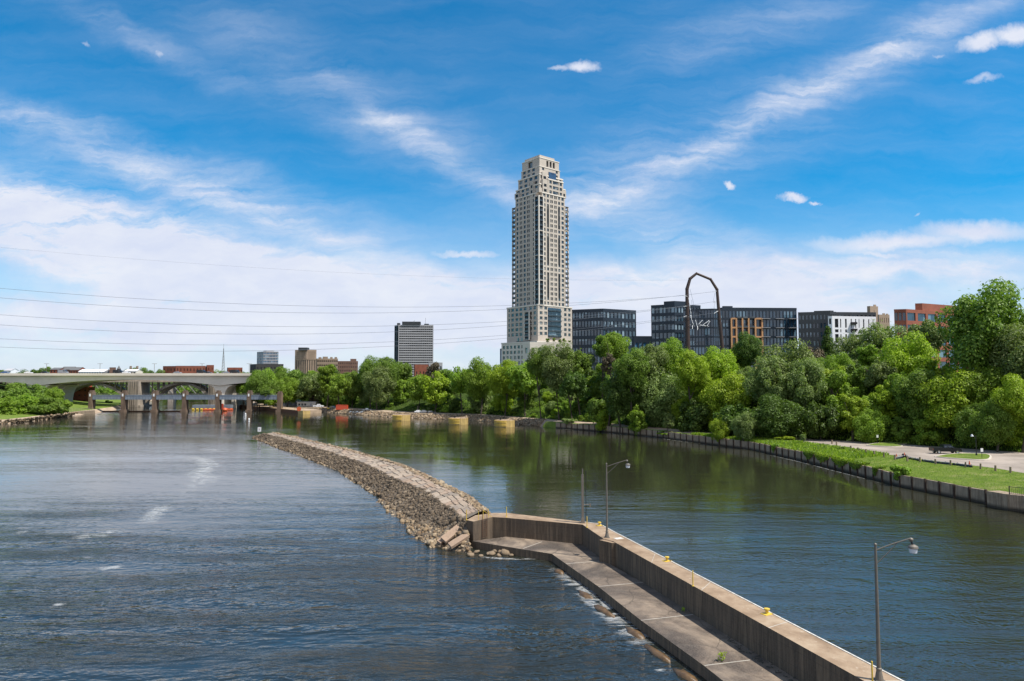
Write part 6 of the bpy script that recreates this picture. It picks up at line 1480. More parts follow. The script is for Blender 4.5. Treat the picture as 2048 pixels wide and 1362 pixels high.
def arch_bridge():
    D = 461; T = Thing('arch_bridge', (atd(272, 800, D).x, D, 0), 'old grey concrete arch bridge behind the white bridge', 'bridge')
    X = lambda px: atd(px, 760, D).x
    deck = MB(); deck.box(((X(-250)+X(620))/2, D+6, 17.6), (X(620)-X(-250), 13, 1.4), 'oldconc'); deck.box(((X(-250)+X(620))/2, D-.8, 16.6), (X(620)-X(-250), 1.2, .5), 'oldconc'); T.part(deck, 'deck')
    arcs = [(-120, 22, 12), (106, 262, 14), (292, 432, 14), (450, 560, 12)]
    for (a, b, hgt) in arcs:
        xa, xb = X(a), X(b); z0 = 4.5
        for yy in (D, D+9):
            m_ = MB(); n = 22; prev = None
            for k in range(n+1):
                t = k/n; x = xa+(xb-xa)*t; z = z0+(16.4-z0)*(1-(2*t-1)**2); th = 1.3+.9*abs(2*t-1)
                row = [(x, yy, z-th), (x, yy+3, z-th), (x, yy+3, z), (x, yy, z)]
                if prev:
                    for i in range(4): j = (i+1) % 4; m_.quad(prev[i], row[i], row[j], prev[j], 'oldconc')
                prev = row
            T.part(m_, 'arch_rib')
        n = int((xb-xa)/3.6)
        for k in range(1, n):
            t = k/n; x = xa+(xb-xa)*t; z = z0+(16.4-z0)*(1-(2*t-1)**2)
            if 17-z > 1.2:
                for yo in (1.5, 10.5): c = MB(); c.box((x, D+yo, (z+17)/2-.1), (.55, .8, 17-z), 'oldconc'); T.part(c, 'spandrel_column')
    for a, b in ((263.5, 284), (423, 437), (22, 34)):
        m_ = MB(); xa, xb = X(a), X(b); m_.box(((xa+xb)/2, D+3, 7.5), (xb-xa, 15, 19), 'oldconc'); 
        for f in (.3, .5, .7): m_.box((xa+(xb-xa)*f, D-4.6, 9), (.35, .3, 16), 'oldconc')
        m_.box(((xa+xb)/2, D+4, -.3), ((xb-xa)*1.35, 16, 2.6), 'oldconc'); T.part(m_, 'pier')
    # truss bridge farther back
    D2 = 560; X2 = lambda px: atd(px, 760, D2).x; T2 = Thing('truss_bridge', (X2(300), D2, 0), 'dark steel truss footbridge seen under the arches', 'bridge')
    m_ = MB(); m_.box(((X2(100)+X2(560))/2, D2, 13.4), (X2(560)-X2(100), 6, .9), 'darksteel'); T2.part(m_, 'deck')
    m_ = MB(); xs = np.linspace(X2(150), X2(520), 25)
    for a, b in zip(xs, xs[1:]):
        m_.tube([(a, D2-3, 13), (b, D2-3, 6)], .35, 'darksteel', 4); m_.tube([(b, D2-3, 13), (a, D2-3, 6)], .3, 'darksteel', 4)
    m_.box(((xs[0]+xs[-1])/2, D2-3, 6), (xs[-1]-xs[0], .6, .7), 'darksteel'); T2.part(m_, 'truss')
    for px in (345, 455): m_ = MB(); m_.box((X2(px), D2, 5), (4, 6, 14), 'oldconc'); T2.part(m_, 'pier')
arch_bridge()

def gate_bridge():
    D = 388; T = Thing('gate_bridge', (atd(311, 824, D).x, D, 0), 'low service bridge on brown concrete piers across the dam', 'bridge')
    px = [184, 249, 311, 370.5, 437, 500, 560]; X = lambda q: atd(q, 800, D).x; zt = zof(790.5, D); zb = zof(799, D)
    for i, q in enumerate(px):
        m_ = MB(); w = 2.7; x = X(q); z1 = zof(784, D) if i < 6 else zof(786, D)
        m_.box((x, D, (z1-4)/2), (w*.85, 3.2, z1+4), 'piercon'); m_.box((x, D, z1+.25), (w*.65, 2.2, 1.3), 'piercon'); m_.box((x, D-.3, .2), (w*1.15, 4.4, 2.2), 'piercon')
        T.part(m_, 'pier'); 
        if i < 6: h = MB(); h.box((x-.2, D-1.68, z1-1.7), (.8, .12, 1.5), 'white'); T.part(h, 'gate_light')
    for a, b in zip(px, px[1:]):
        m_ = MB(); xa, xb = X(a)+1.36, X(b)-1.36
        m_.box(((xa+xb)/2, D-1.4, (zt+zb)/2), (xb-xa, .35, zt-zb), 'steelblue'); m_.box(((xa+xb)/2, D+1.4, (zt+zb)/2), (xb-xa, .35, zt-zb), 'steelblue'); m_.box(((xa+xb)/2, D, zt+.02), (xb-xa, 3.4, .25), 'steelblue')
        n = 9
        for k in range(n+1): m_.box((xa+(xb-xa)*k/n, D-1.64, (zt+zb)/2), (.14, .12, zt-zb-.1), 'steelblue')
        T.part(m_, 'girder')
        r = MB(); r.tube([(xa, D-1.7, zt+1.1), (xb, D-1.7, zt+1.1)], .05, 'galv', 4); r.tube([(xa, D-1.7, zt+.6), (xb, D-1.7, zt+.6)], .04, 'galv', 4)
        for k in range(8): x = xa+(xb-xa)*(k+.5)/8; r.tube([(x, D-1.7, zt), (x, D-1.7, zt+1.1)], .04, 'galv', 4)
        T.part(r, 'railing')
    # weir sill between piers
    m_ = MB(); m_.box(((X(184)+X(370))/2, D+3, .1), (X(370)-X(184), 1.2, .9), 'rust'); T.part(m_, 'sill')
    # foliage heap on deck
gate_bridge()
p = atd(531, 782, 386); tree(p.x, p.y, p.z-2.6, p.z+.4, 3.6, 'shrub', 'dark', label='heap of dark foliage on the right end of the gate bridge', cat='bush')

# lock guide structures on the far right bank
def lock():
    T = Thing('lock_guide_wall', (at(560, 822, 0).x, at(560, 822, 0).y, 0), 'brown far lock guide wall with a yellow painted end', 'lock wall')
    z = 1.9; a = at(606, 829, 0); b = at(436, 811, 0); d = (b-a).normalized(); n = Vector((-d.y, d.x, 0)); n = n if n.y > 0 else -n; w = 4.0
    a1 = a+d*7
    m_ = MB(); m_.prism([V2(q) for q in (a1, b, b+n*w, a1+n*w)], -1.5, z, 'rust', 'topconc'); T.part(m_, 'wall_body')
    m_ = MB(); m_.prism([V2(q) for q in (a, a1, a1+n*w, a+n*w)], -1.5, z+.01, 'yellowst', 'topconc'); T.part(m_, 'yellow_end')
    r = MB()
    L = (b-a).length
    for k in range(24): p_ = a.lerp(b, k/24)+n*.3; r.tube([p_+Vector((0, 0, z)), p_+Vector((0, 0, z+1.1))], .05, 'yellow', 4)
    r.tube([a+n*.3+Vector((0, 0, z+1.1)), b+n*.3+Vector((0, 0, z+1.1))], .04, 'galv', 4); T.part(r, 'railing')
    # dock
    m_ = MB(); q = at(630, 823, 0); q2 = at(609, 820, 0); m_.box(((q.x+q2.x)/2, q.y+4, .3), (q.x-q2.x+1, 9, 3.2), 'oldconc2'); tag(m_.build('dock'), 'small brown dock block between the yellow end and the rocks', 'dock')
    # paved apron behind
    m_ = MB(); m_.prism([V2(v) for v in (a1+n*w, b+n*w, b+n*9, a1+n*9+Vector((3, 4, 0)))], -1, 1.75, 'dirt'); tag(m_.build('lock_apron'), kind='structure')
    return a, b, d, n
M['yellowst'] = plain('weathered_yellow_steel', (.44, .31, .11), .7, 0, .4, .9, sc=(1, 1, .25))
lock()
def box_bldg(x0, x1, ytop, ybot, D, dp, wallm, roofm, name, label, gable=0, nwin=3):
    a, b = atd(x0, ybot, D), atd(x1, ybot, D); zt = zof(ytop, D); T = Thing(name, (a.x, a.y, a.z), label, 'shed'); m_ = MB(); m_.prism([(a.x, D), (b.x, D), (b.x, D+dp), (a.x, D+dp)], 0, zt-gable, wallm)
    if gable: m_.add([(a.x, D, zt-gable), (b.x, D, zt-gable), ((a.x+b.x)/2, D, zt)], [(0, 1, 2)], wallm)
    T.part(m_, 'wall')
    r = MB(); xm = (a.x+b.x)/2
    if gable:
        r.hexa([(a.x-.4, D-.3, zt-gable-.1), (xm, D-.3, zt), (xm, D+dp, zt), (a.x-.4, D+dp, zt-gable-.1)], [(a.x-.4, D-.3, zt-gable+.1), (xm, D-.3, zt+.2), (xm, D+dp, zt+.2), (a.x-.4, D+dp, zt-gable+.1)], roofm)
        r.hexa([(xm, D-.3, zt), (b.x+.4, D-.3, zt-gable-.1), (b.x+.4, D+dp, zt-gable-.1), (xm, D+dp, zt)], [(xm, D-.3, zt+.2), (b.x+.4, D-.3, zt-gable+.1), (b.x+.4, D+dp, zt-gable+.1), (xm, D+dp, zt+.2)], roofm)
    else: r.box((xm, D+dp/2, zt+.12), (b.x-a.x+.6, dp+.6, .3), roofm)
    T.part(r, 'roof')
    for k in range(nwin): w = MB(); w.box((a.x+(b.x-a.x)*(.12+.16*k), D-.03, (a.z+zt)/2+.2), (1.0, .1, 1.1), 'gl_black'); T.part(w, 'window')
    w = MB(); w.box((a.x+(b.x-a.x)*.75, D-.03, a.z+1.2), (1.3, .1, 2.3), 'greyclad'); T.part(w, 'door')
box_bldg(562, 595, 798.5, 812, 425, 9, 'steelblue', 'whiteclad', 'storage_shed', 'small blue-grey gabled shed with a white roof by the lock', 1.4, 2)
box_bldg(594, 631, 804.5, 815, 414, 8, 'cream', 'whiteclad', 'site_office', 'long low cream shed with flat roof beside the gabled shed', 0, 3)
box_bldg(448, 474, 800.5, 811, 450, 6, 'whiteclad', 'steelblue', 'lock_house', 'small white lock house right of the white bridge pier', 0, 3)
box_bldg(474, 490, 801, 812, 446, 6, 'cream', 'whiteclad', 'lock_hut', 'tiny cream hut beside the white lock house', 0, 1)
# power plant + chimney
B, P0, Pr, Pl, Pb, zz = simple('power_plant', 'square red brick power plant under the white bridge', 'building', 176, 470, 774, 131, 176, 190, 25, 2, 'brick', 2, 4, 3, .35, .3, 'gl_black', .5, fin=False)
B.w('chimney').lathe((atd(181, 770, 480).x, 480, zz), [(1.1, 0), (.9, zof(763, 480)-zz)], 'red', 10); B.w('penthouse').box((atd(150, 770, 480).x, 480, zz+1.0), (12, 6, 2.6), 'brick'); B.finish()
simple('pale_plant', 'pale panelled building with dark panels left of the power plant', 'building', 120, 490, 766, 84, 176, 131, 8, 2, 'greyclad', 3, 5, 2, .3, .6, 'gl_black', .5)
m_ = MB()
for k in range(3): a, b = at(136+8*k, 804+4*k, 2.2), at(192+4*k, 801+5*k, 2.0); m_.box(((a.x+b.x)/2, (a.y+b.y)/2, .8), ((b.x-a.x), 1, 2.4), 'whiteclad' if k == 0 else 'oldconc2')
tag(m_.build('spillway_walls'), 'stepped concrete spillway walls below the power plant', 'spillway')
# left bank details
def rocks_line(pts, n, smin, smax, h, w, name, label, mats=('rock_tan', 'rock_dark'), seed=9):
    g = np.random.default_rng(seed); P = smooth_poly(pts, 60); i = g.integers(0, 59, n); f = g.random(n)[:, None]; p = P[i]*(1-f)+P[i+1]*f; v = g.random(n)
    d = np.gradient(P, axis=0); nn = np.stack([d[:, 1], -d[:, 0], 0*d[:, 0]], 1); nn /= np.linalg.norm(nn, axis=1)[:, None]
    p = p+nn[i]*(v*w)[:, None]; p[:, 2] = v*h+.05
    me = rocks_mesh(name, p, g.uniform(smin, smax, n), (g.random(n) > .7).astype(int), [M[m] for m in mats], seed)
    o = bpy.data.objects.new(name, me); COL.objects.link(o); tag(o, label, 'rocks', kind='stuff')
rocks_line([(x, y, 0) for x, y in reversed(LB[0:6])], 1300, .6, 1.3, 1.8, -3.2, 'riprap', 'tan riprap rocks on the left bank shore')
m_ = MB(); a, b = at(95, 834, 0), at(190, 827, 0); d = (b-a); m_.prism([V2(q) for q in (a, b, b+Vector((-2, 3, 0)), a+Vector((-2, 3, 0)))], -1, 1.7, 'oldconc2', 'topconc'); tag(m_.build('quay_wall'), 'low brown quay wall from the left rocks to the gate bridge', 'quay wall')
def fence_left():
    a, b = at(45, 826.5, 2.0), at(188, 822, 2.0); T = Thing('wire_fence', a, 'grey wire fence along the left bank quay', 'fence'); m_ = MB(); n = 30
    for k in range(n+1): p_ = a.lerp(b, k/n); m_.tube([p_, p_+Vector((0, 0, 1.8))], .05, 'galv', 4)
    T.part(m_, 'post'); r = MB()
    for z in (.1, .5, .9, 1.3, 1.75): r.tube([a+Vector((0, 0, z)), b+Vector((0, 0, z))], .03, 'galv', 4)
    T.part(r, 'rail')
fence_left()
p = at(12, 826, 2.0); m_ = MB(); n = 16; m_.lathe((p.x, p.y+3, 1.9), [(9, 0), (6.5, 1.1), (3, 1.9), (.5, 2.1)], 'dirt', 18); tag(m_.build('dirt_mound', smooth=True), 'low heap of tan earth on the left bank grass', 'mound')

# floating boom / barge
def boom():
    a, b = at(382, 820, 0), at(450, 822, 0); T = Thing('floating_barge', a, 'flat dark barge with yellow and orange floats by the dam', 'barge'); L = b.x-a.x
    m_ = MB(); m_.box(((a.x+b.x)/2-1, a.y+3, 2.0), (L*.9, 4, 1.9), 'steelblue'); T.part(m_, 'screen')
    for k in range(10): f = MB(); x = a.x+L*(k+.5)/10; f.tube([(x-.6, a.y, .45), (x+.6, a.y, .45)], .55, 'yellow' if k < 8 else 'orange', 8); T.part(f, 'float')
    m_ = MB(); m_.tube([(a.x+L*.3, a.y-1, .3), (b.x, a.y-1, .3)], .5, 'orange', 8); T.part(m_, 'boom'); m_ = MB(); m_.lathe((b.x, b.y, -.3), [(.4, 0), (1.3, .6), (1.4, 1.2), (.9, 1.9), (.2, 2.2)], 'orange', 12); T.part(m_, 'end_buoy')
    m_ = MB(); m_.box((b.x-2.5, b.y+1.5, 2.2), (1.4, 1.4, 4), 'red'); T.part(m_, 'marker')
boom()
for px, py, lb in ((491, 832, 'farther small white buoy near the breakwater tip'), (498, 843, 'nearer small white buoy near the breakwater tip')):
    p = at(px, py, 0); m_ = MB(); m_.lathe(p, [(.35, -.2), (.38, .3), (.3, 1.3), (.1, 1.5)], 'white', 10); m_.lathe(p, [(.39, .5), (.39, .7)], 'darksteel', 10); o = m_.build('buoy', off=p); o.location = p; tag(o, lb, 'buoy', 'white buoys')
def marker():
    p = at(519, 864.5, 1.4); T = Thing('channel_marker', p, 'channel marker with dark top board and white lower board on the breakwater tip', 'channel marker')
    m_ = MB(); m_.tube([p-Vector((0, 0, .6)), p+Vector((0, 0, 3.2))], .08, 'galv', 6); T.part(m_, 'post')
    m_ = MB(); m_.box(p+Vector((0, -.12, 2.45)), (1.15, .06, 1.4), 'darkboard'); T.part(m_, 'dark_board'); m_ = MB(); m_.box(p+Vector((0, -.12, .95)), (1.15, .06, 1.5), 'white'); m_.box(p+Vector((0, -.16, 1.2)), (.5, .02, .1), 'red'); m_.box(p+Vector((0, -.16, .9)), (.5, .02, .1), 'black'); m_.box(p+Vector((0, -.16, .65)), (.4, .02, .08), 'black'); T.part(m_, 'white_board')
M['darkboard'] = plain('dark_olive_board', (.035, .035, .025), .7)
marker()
# yellow mooring cells
def cell(px, py, w, lb, clutter):
    p = at(px, py, 0); r = w/2*p.y/F; c = Vector((p.x, p.y+r, 0)); hgt = 2.6; T = Thing('mooring_cell', c, lb, 'mooring cell', 'yellow mooring cells'); n = 28; m_ = MB()
    pr = [(r, -1.5), (r, hgt)]
    vs = []; 
    for rr, z in pr:
        for k in range(n*2): a = math.pi*k/n; q = rr*(1 if k % 2 else .985); vs.append((c.x+q*math.cos(a), c.y+q*math.sin(a), z))
    m_.add(vs, [(k, (k+1) % (2*n), 2*n+(k+1) % (2*n), 2*n+k) for k in range(2*n)], 'yellowst'); T.part(m_, 'sheet_piling')
    t_ = MB(); t_.lathe((c.x, c.y, hgt-.3), [(r*.97, 0), (r*.97, .25), (r*.9, .32), (.3, .34)], 'topconc', 28); T.part(t_, 'concrete_cap')
    f = MB()
    for z in (.5, 1.1, 1.7, 2.3):   # timber fenders on river face, left part
        pts = [(c.x+(r+.12)*math.cos(a), c.y+(r+.12)*math.sin(a), z) for a in np.linspace(math.pi*1.02, math.pi*1.56, 9)]; f.tube(pts, .13, 'yellow', 5)
    T.part(f, 'fender')
    m_ = MB(); m_.tube([(c.x+r+.02, c.y-.3, -.3), (c.x+r+.02, c.y-.3, hgt)], .05, 'rust', 4); T.part(m_, 'ladder')
    if clutter:
        m_ = MB(); m_.lathe((c.x-r*.4, c.y, hgt), [(.5, 0), (.3, .2), (.3, .6), (.5, .7)], 'black', 10); T.part(m_, 'bollard')
cell(800, 842, 36, 'farthest and smallest yellow mooring cell below the grey slab tower', 0)
cell(915.5, 849.5, 39, 'middle yellow mooring cell with dark bollards on top', 1)
cell(1009, 854.5, 41, 'nearest yellow mooring cell below the tall beige tower', 1)

# yard along the far shore
def gp(px, py, z=2.1): q = at(px, py, z); return q
rl = []
for t in np.arange(9.7, 13.6, .1): s = interp_st(t); rl.append((s[0], s[1], 0))
def shore_rocks():
    g = np.random.default_rng(21); pos = []; sz = []; mt = []
    for k in range(4200):
        t = g.uniform(9.6, 13.3); s = interp_st(t); d = Vector((s[2], s[3])).normalized(); v = g.random(); dist = v*4.6; x, y = s[0]+d.x*dist, s[1]+d.y*dist
        pos.append((x, y, gz(x, y)+.05)); sz.append(g.uniform(.5, 1.15)); mt.append(int(g.random() > .78))
    me = rocks_mesh('riprap', np.array(pos), sz, mt, [M['rock_tan'], M['rock_dark']], 22); o = bpy.data.objects.new('riprap', me); COL.objects.link(o); tag(o, 'tan rubble along the far right shore behind the mooring cells', 'rocks', kind='stuff')
shore_rocks()
def ond(px, py):   # place on ground at pixel
    x, y, w = ray(px, py); h = BVH.ray_cast(Vector((0, 0, H)), Vector((x, y, w)).normalized()); return h[0] if h[0] else at(px, py, 2)
p = ond(683, 820)
def trailer():
    p = ond(683, 821); T = Thing('container_trailer', p, 'bright red box trailer parked on the far shore yard', 'trailer'); m_ = MB(); L = 21*p.y/F; L = 6.2
    m_.prism([(p.x-L/2, p.y), (p.x+L/2, p.y), (p.x+L/2, p.y+2.5), (p.x-L/2, p.y+2.5)], p.z+.4, p.z+2.9, 'redbox'); T.part(m_, 'box')
    r = MB(); r.prism([(p.x-L/2-.06, p.y-.06), (p.x+L/2+.06, p.y-.06), (p.x+L/2+.06, p.y+2.56), (p.x-L/2-.06, p.y+2.56)], p.z+2.9, p.z+3.0, 'redbox'); T.part(r, 'roof')
    for k in (1.2, 2.2):
        w = MB(); w.tube([(p.x+k, p.y-.12, p.z+.4), (p.x+k, p.y+.1, p.z+.4)], .4, 'tyre', 12); T.part(w, 'wheel')
    d = MB(); d.tube([(p.x+L/2, p.y+1.2, p.z+.5), (p.x+L/2+1.3, p.y+1.2, p.z+.5)], .07, 'darksteel', 5); T.part(d, 'hitch')
M['redbox'] = plain('red_sheet_metal', (.50, .07, .025), .5, 0, .12, .6)
trailer()
def put(px, py, kind, pm, rz, lb): q = ond(px, py); car(q.x, q.y, q.z, rz, kind, pm, lb, 'vehicles in the far shore yard')
put(637, 815, 'pickup', 'p_white', R(3), 'white pickup truck beside the low cream shed')
put(667, 817, 'sedan', 'p_grey', R(-20), 'small pale car left of the red trailer')
put(838, 826, 'sedan', 'p_white', R(15), 'white car under the trees, left of the yard cars'); put(849, 826, 'sedan', 'p_grey', R(12), 'grey car under the trees, middle of the yard cars'); put(862, 827, 'sedan', 'p_black', R(12), 'dark car under the trees, right of the yard cars')
def boat():
    q = ond(733, 822); T = Thing('motor_boat', q, 'small white boat on a trailer on the far shore', 'boat'); m_ = MB(); L = 2.1
    m_.add([(q.x+a, q.y+b, q.z+c) for a, b, c in ((-L, -.8, .9), (L*.6, -.9, .9), (L*1.3, 0, 1.1), (L*.6, .9, .9), (-L, .8, .9), (-L*.9, -.4, .35), (L*.5, -.4, .35), (L*.9, 0, .5), (L*.5, .4, .35), (-L*.9, .4, .35))], [(0, 1, 6, 5), (1, 2, 7, 6), (2, 3, 8, 7), (3, 4, 9, 8), (4, 0, 5, 9), (5, 6, 7, 8, 9), (4, 3, 2, 1, 0)], 'white'); T.part(m_, 'hull')
    m_ = MB(); m_.box(q+Vector((.2, 0, 1.2)), (1.6, 1.2, .5), 'white', 0, .7); T.part(m_, 'cabin'); m_ = MB(); m_.box(q+Vector((0, 0, .3)), (3.6, 1.2, .12), 'darksteel'); m_.tube([q+Vector((-.3, -.8, .3)), q+Vector((-.3, .8, .3))], .3, 'tyre', 10); T.part(m_, 'trailer')
boat()
def digger():
    q = ond(657, 820); T = Thing('mini_excavator', q, 'tiny yellow excavator on the far shore rocks', 'excavator'); m_ = MB(); m_.box(q+Vector((0, 0, .3)), (1.8, 1.3, .5), 'black'); T.part(m_, 'tracks'); m_ = MB(); m_.box(q+Vector((-.1, 0, 1.0)), (1.4, 1.1, .8), 'yellow'); m_.box(q+Vector((-.2, .1, 1.7)), (.8, .8, .8), 'gl_black'); T.part(m_, 'cab'); m_ = MB(); m_.tube([q+Vector((.5, 0, 1)), q+Vector((1.5, 0, 2.2)), q+Vector((2.3, 0, 1.0))], .12, 'yellow', 5); T.part(m_, 'arm')
digger()
g_ = random.Random(2)
for i, (px, py) in enumerate(((702, 825), (708, 826), (714, 825), (720, 826), (725, 825))):
    q = ond(px, py); m_ = MB(); m_.box((0, 0, .25), (1.6, .7, .45), ['white', 'steelblue', 'white', 'greyclad', 'white'][i], 0, .9); m_.box((.2, .1, .6), (.8, .5, .3), 'white'); o = m_.build('debris_pile'); o.location = q; o.rotation_euler = (0, 0, g_.uniform(0, 3))
    tag(o, ['white debris block nearest the red trailer', 'pale blue debris block right of the first white one', 'white debris block in the middle of the row', 'grey debris block left of the boat', 'white debris block beside the boat trailer'][i], 'debris', 'pale debris between trailer and boat')
for (px, py, yt, lb) in ((622, 812, 776, 'tall utility pole with white insulators above the cream shed'), (592, 808, 768, 'slim lamp mast with a long slanted arm above the grey shed'), (835, 822, 812, 'short post beside the parked cars under the trees')):
    q = ond(px, py); zt_ = zof(yt, q.y); T = Thing('utility_pole', q, lb, 'utility pole'); m_ = MB(); m_.tube([q, Vector((q.x, q.y, zt_))], .16, 'wood', 6); T.part(m_, 'pole')
    if px == 622:
        m_ = MB(); m_.box((q.x, q.y, zt_-1), (2.4, .15, .15), 'wood'); T.part(m_, 'crossarm')
        for k in (-1, 0, 1): m_ = MB(); m_.lathe((q.x+k, q.y-.2, zt_-2.6), [(.3, 0), (.35, .4), (.3, .9)], 'insul', 8); T.part(m_, 'transformer')
    elif px == 592: m_ = MB(); m_.tube([Vector((q.x, q.y, zt_)), Vector((q.x+4.5, q.y, zt_+1.6))], .08, 'galv', 5); T.part(m_, 'arm')
m_ = MB(); q = at(594, 826, 1.9)+Vector((0, 3, 0)); m_.lathe(q, [(.1, 0), (.1, 1.2)], 'galv', 6); 
T = Thing('day_mark', q, 'round orange day mark on the yellow end of the far lock wall', 'day mark'); T.part(m_, 'post'); m_ = MB(); m_.add([(q.x+1.15*math.cos(a*math.pi/4), q.y-.1, q.z+1.9+1.15*math.sin(a*math.pi/4)) for a in range(8)]+[(q.x+1.15*math.cos(a*math.pi/4), q.y+.1, q.z+1.9+1.15*math.sin(a*math.pi/4)) for a in range(8)], [tuple(range(8))[::-1], tuple(range(8, 16))]+[(k, (k+1) % 8, 8+(k+1) % 8, 8+k) for k in range(8)], 'orange'); T.part(m_, 'disc')

# ------------------------------------------------------------------ car park furniture
def island(pts, lb):
    P = [ond(x, y) for x, y in pts]; c = sum(P, Vector())/len(P); z = max(p_.z for p_ in P)
    # smooth outline
    q = smooth_poly([tuple(p_) for p_ in P+[P[0]]], 36)[:-1]; m_ = MB(); m_.prism([(a, b) for a, b, _ in q], [k-.1 for k in q[:, 2]], [float(k)+.15 for k in q[:, 2]], 'kerb')
    T = Thing('traffic_island', c, lb, 'traffic island'); T.part(m_, 'kerb'); m_ = MB(); q2 = np.array([(c.x+(a-c.x)*.93, c.y+(b-c.y)*.86, zz) for a, b, zz in q]); m_.prism([(a, b) for a, b, _ in q2], [float(k)+.1 for k in q2[:, 2]], [float(k)+.19 for k in q2[:, 2]], 'grass'); T.part(m_, 'grass_bed')
M['kerb'] = plain('pale_kerb_concrete', (.48, .42, .35), .85, 0, .1)
island([(1732, 891), (1745, 887.5), (1775, 885), (1810, 885.5), (1828, 887), (1800, 888), (1790, 890), (1812, 893), (1790, 894.5), (1750, 893)], 'left grassy traffic island with a sign in the car park')
island([(1868, 914), (1890, 909), (1925, 907), (1975, 908), (1984, 913), (1982, 921), (1970, 922), (1925, 919), (1880, 916)], 'right grassy traffic island beside the pickup')
def sign(px, yb, yt, lb, board='white', w=.5):
    q = ond(px, yb); zt_ = zof(yt, q.y); T = Thing('road_sign', q, lb, 'road sign', 'small signs by the road'); h = zt_-q.z; m_ = MB(); m_.tube([q, Vector((q.x, q.y, zt_-.1))], .05, 'black', 6); T.part(m_, 'post'); m_ = MB(); m_.box((q.x, q.y-.06, zt_-.35), (w, .04, .7), board); T.part(m_, 'board')
    return T
sign(1755, 888, 869.5, 'white sign on a black post on the left traffic island')
sign(1964, 918, 896.5, 'white sign on a yellow-green post on the right traffic island')
sign(1634, 870, 861.5, 'small white sign at the bend of the road under the trees', w=.8)
def street_lamp():
    q = ond(1953, 912); zt_ = zof(871, q.y); T = Thing('street_lamp', q, 'small black street lamp standing on the right traffic island', 'street lamp'); m_ = MB(); m_.lathe(q, [(.2, 0), (.16, .5), (.08, .7), (.06, zt_-q.z)], 'black', 8); T.part(m_, 'pole')
    m_ = MB(); m_.tube([Vector((q.x, q.y, zt_-.3)), Vector((q.x-.8, q.y, zt_+.2))], .04, 'black', 6); T.part(m_, 'arm'); m_ = MB(); m_.lathe((q.x-.8, q.y, zt_-.25), [(.1, .0), (.32, .08), (.2, .35), (.06, .5)], 'lampglass', 10); T.part(m_, 'lamp_shade')
street_lamp()
bol = [(1664, 888), (1673, 891), (1702, 900), (1716, 904), (1732, 907.5), (1749, 911), (1768, 914.5), (1790, 919.5), (1815, 922.5), (1840, 924.5), (1871, 928.5), (1901, 931), (1931, 935), (1961, 938), (1991, 942), (2021, 945.5)]
fp = MB()
proto = None
ordn = ['first', 'second', 'third', 'fourth', 'fifth', 'sixth', 'seventh', 'eighth', 'ninth', 'tenth', 'eleventh', 'twelfth', 'thirteenth', 'fourteenth', 'fifteenth', 'sixteenth']
for i, (px, py) in enumerate(bol):
    q = ond(px, py)
    if proto is None: m_ = MB(); m_.box((0, 0, .45), (.26, .26, 1.1), 'wood', 0, .96); o = m_.build('bollard'); proto = o
    else: o = proto.copy(); COL.objects.link(o)
    o.location = q; o.rotation_euler = (g_.uniform(-.05, .05), g_.uniform(-.05, .05), g_.uniform(0, 1)); tag(o, f'{ordn[i]} wooden bollard from the left along the grass edge', 'bollard', 'wooden bollards beside the car park')
# silt fence rolls
def silt(pts, lb, seed):
    P = [ond(x, y) for x, y in pts]; g = random.Random(seed); m_ = MB(); q = smooth_poly([tuple(p_) for p_ in P], 22); n = len(q)
    vs = []; 
    for k in range(n): h = .35+g.uniform(-.15, .25)+.35*math.exp(-((k-6)/3)**2)*(seed == 1); vs += [(q[k][0], q[k][1]-.25, q[k][2]+.02), (q[k][0], q[k][1]+g.uniform(-.1, .1), q[k][2]+h), (q[k][0], q[k][1]+.3, q[k][2]+.02)]
    m_.add(vs, [(3*k+j, 3*k+3+j, 3*k+4+j, 3*k+1+j) for k in range(n-1) for j in range(2)], 'black'); m_.tube([tuple(a+np.array([0, -.1, .42])) for a in q], .06, 'greyclad', 5); tag(m_.build('silt_fence'), lb, 'silt fence', 'collapsed silt fences at the bollards')
silt([(1791, 918.5), (1800, 917), (1810, 914), (1822, 919), (1840, 922.5)], 'black collapsed silt fence at the left, next to the cone', 1); silt([(1845, 923), (1870, 926.5), (1900, 929.5)], 'black collapsed silt fence in the middle of the row', 2); silt([(1905, 930), (1925, 932.5), (1944, 935)], 'black collapsed silt fence at the right, next to the cone', 3)
def cone(px, py, lb):
    q = ond(px, py); T = Thing('traffic_cone', q, lb, 'traffic cone', 'orange traffic cones'); m_ = MB(); m_.box(q+Vector((0, 0, .03)), (.5, .5, .06), 'orange'); T.part(m_, 'base'); m_ = MB(); m_.lathe(q+Vector((0, 0, .06)), [(.2, 0), (.05, .9), (.02, .92)], 'orange', 10); T.part(m_, 'cone'); 
cone(1793, 917, 'orange traffic cone at the left end of the silt fence'); cone(1809, 914.5, 'orange traffic cone on the hump of the silt fence'); cone(1939, 932, 'orange traffic cone at the right end of the silt fence')
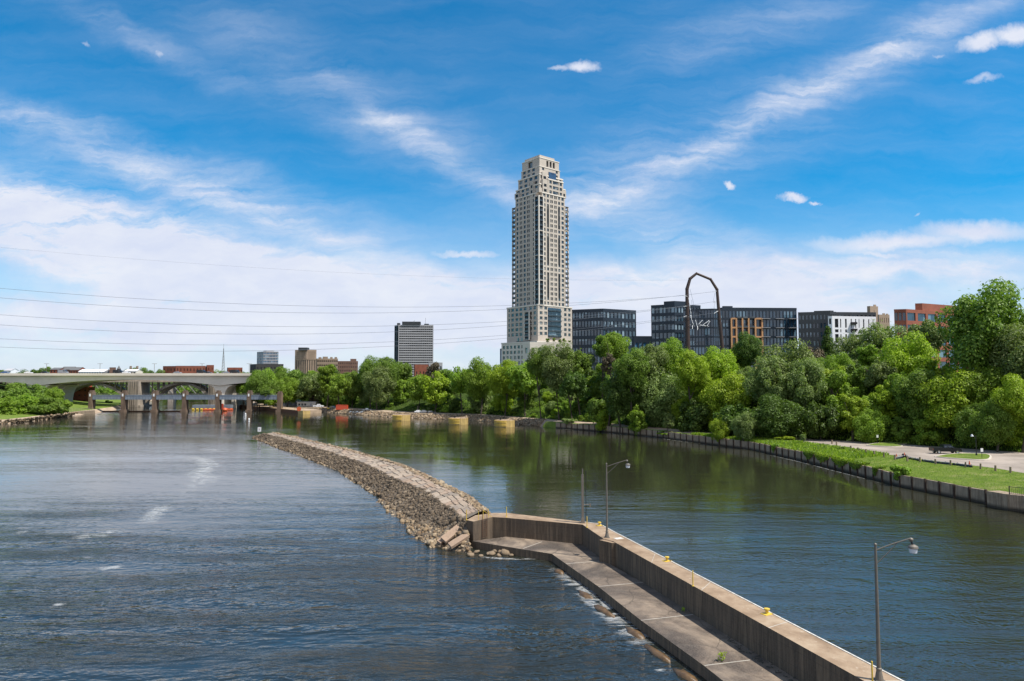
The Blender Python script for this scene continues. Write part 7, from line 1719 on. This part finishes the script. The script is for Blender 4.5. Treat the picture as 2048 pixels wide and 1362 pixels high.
# railing on the near wall
def railing():
    A = [at(2016, 1021, 0), at(2048, 1024.5, 0), at(2180, 1058, 0)]; P = [Vector((p_.x+.3, p_.y, 2.35)) for p_ in A]; P[0] = Vector((P[0].x, P[0].y, 2.35)); T = Thing('railing', P[0], 'short black metal railing on the wall at the right edge', 'railing')
    for a, b in zip(P, P[1:]):
        n = max(1, int((b-a).length/2.2))
        for k in range(n+1): m_ = MB(); q = a.lerp(b, k/n); m_.box(q+Vector((0, 0, .6)), (.1, .1, 1.25), 'black'); T.part(m_, 'post')
        m_ = MB(); m_.tube([a+Vector((0, 0, 1.12)), b+Vector((0, 0, 1.12))], .035, 'black', 5); m_.tube([a+Vector((0, 0, .12)), b+Vector((0, 0, .12))], .03, 'black', 5)
        nb = int((b-a).length/.22)
        for k in range(nb): q = a.lerp(b, k/nb); m_.tube([q+Vector((0, 0, .12)), q+Vector((0, 0, 1.12))], .024, 'black', 4)
        T.part(m_, 'balusters')
railing()
# weeds on walkway
for i, (px, py, s_, lb) in enumerate(((1444, 1322, .5, 'small green weed in a joint of the walkway, nearer one'), (1367, 1223, .3, 'small green weed at the foot of the guide wall, farther one'), (1392, 1222, .25, 'tiny weed in the corner of wall and walkway'))):
    p = at(px, py, ZW); e = empty('weed', p, 0, lb, 'weed', 'weeds on the walkway'); g = np.random.default_rng(i); n = 60; V = []
    for k in range(n):
        a = g.uniform(0, 6.28); r = g.random()*.6*s_; z = g.random()*s_; b = g.uniform(0, 6.28); w = .07*s_*2; x, y = math.cos(a)*r, math.sin(a)*r
        V += [(x, y, z), (x+math.cos(b)*w, y+math.sin(b)*w, z+.02), (x+math.cos(b)*w*1.2-math.sin(b)*w, y+math.sin(b)*w*1.2+math.cos(b)*w, z+.09), (x-math.sin(b)*w, y+math.cos(b)*w, z+.05)]
    me = mesh_np('leaves', np.array(V), np.arange(n*4).reshape(-1, 4), [LEAF['yellow']]); o = bpy.data.objects.new('leaves', me); COL.objects.link(o); o.parent = e
# driftwood
g = random.Random(5); m_ = MB()
for k in range(90):
    c = at(g.uniform(1520, 1600), 0, ZW) if False else None
    f = g.random(); q = FR[5].lerp(FR[6], .62+.36*f); n = Vector((-.86, -.5, 0)); q = Vector((q.x, q.y, ZW+.03))+n*(g.uniform(.15, .6+.9*f)); a = g.uniform(0, 3.14); l = g.uniform(.1, .45)
    m_.tube([q, q+Vector((math.cos(a)*l, math.sin(a)*l, g.uniform(0, .05)))], .018, 'darkboard', 4)
tag(m_.build('driftwood'), 'scatter of dark twigs in the corner of the walkway', 'driftwood', kind='stuff')
SC.render.engine = 'CYCLES'
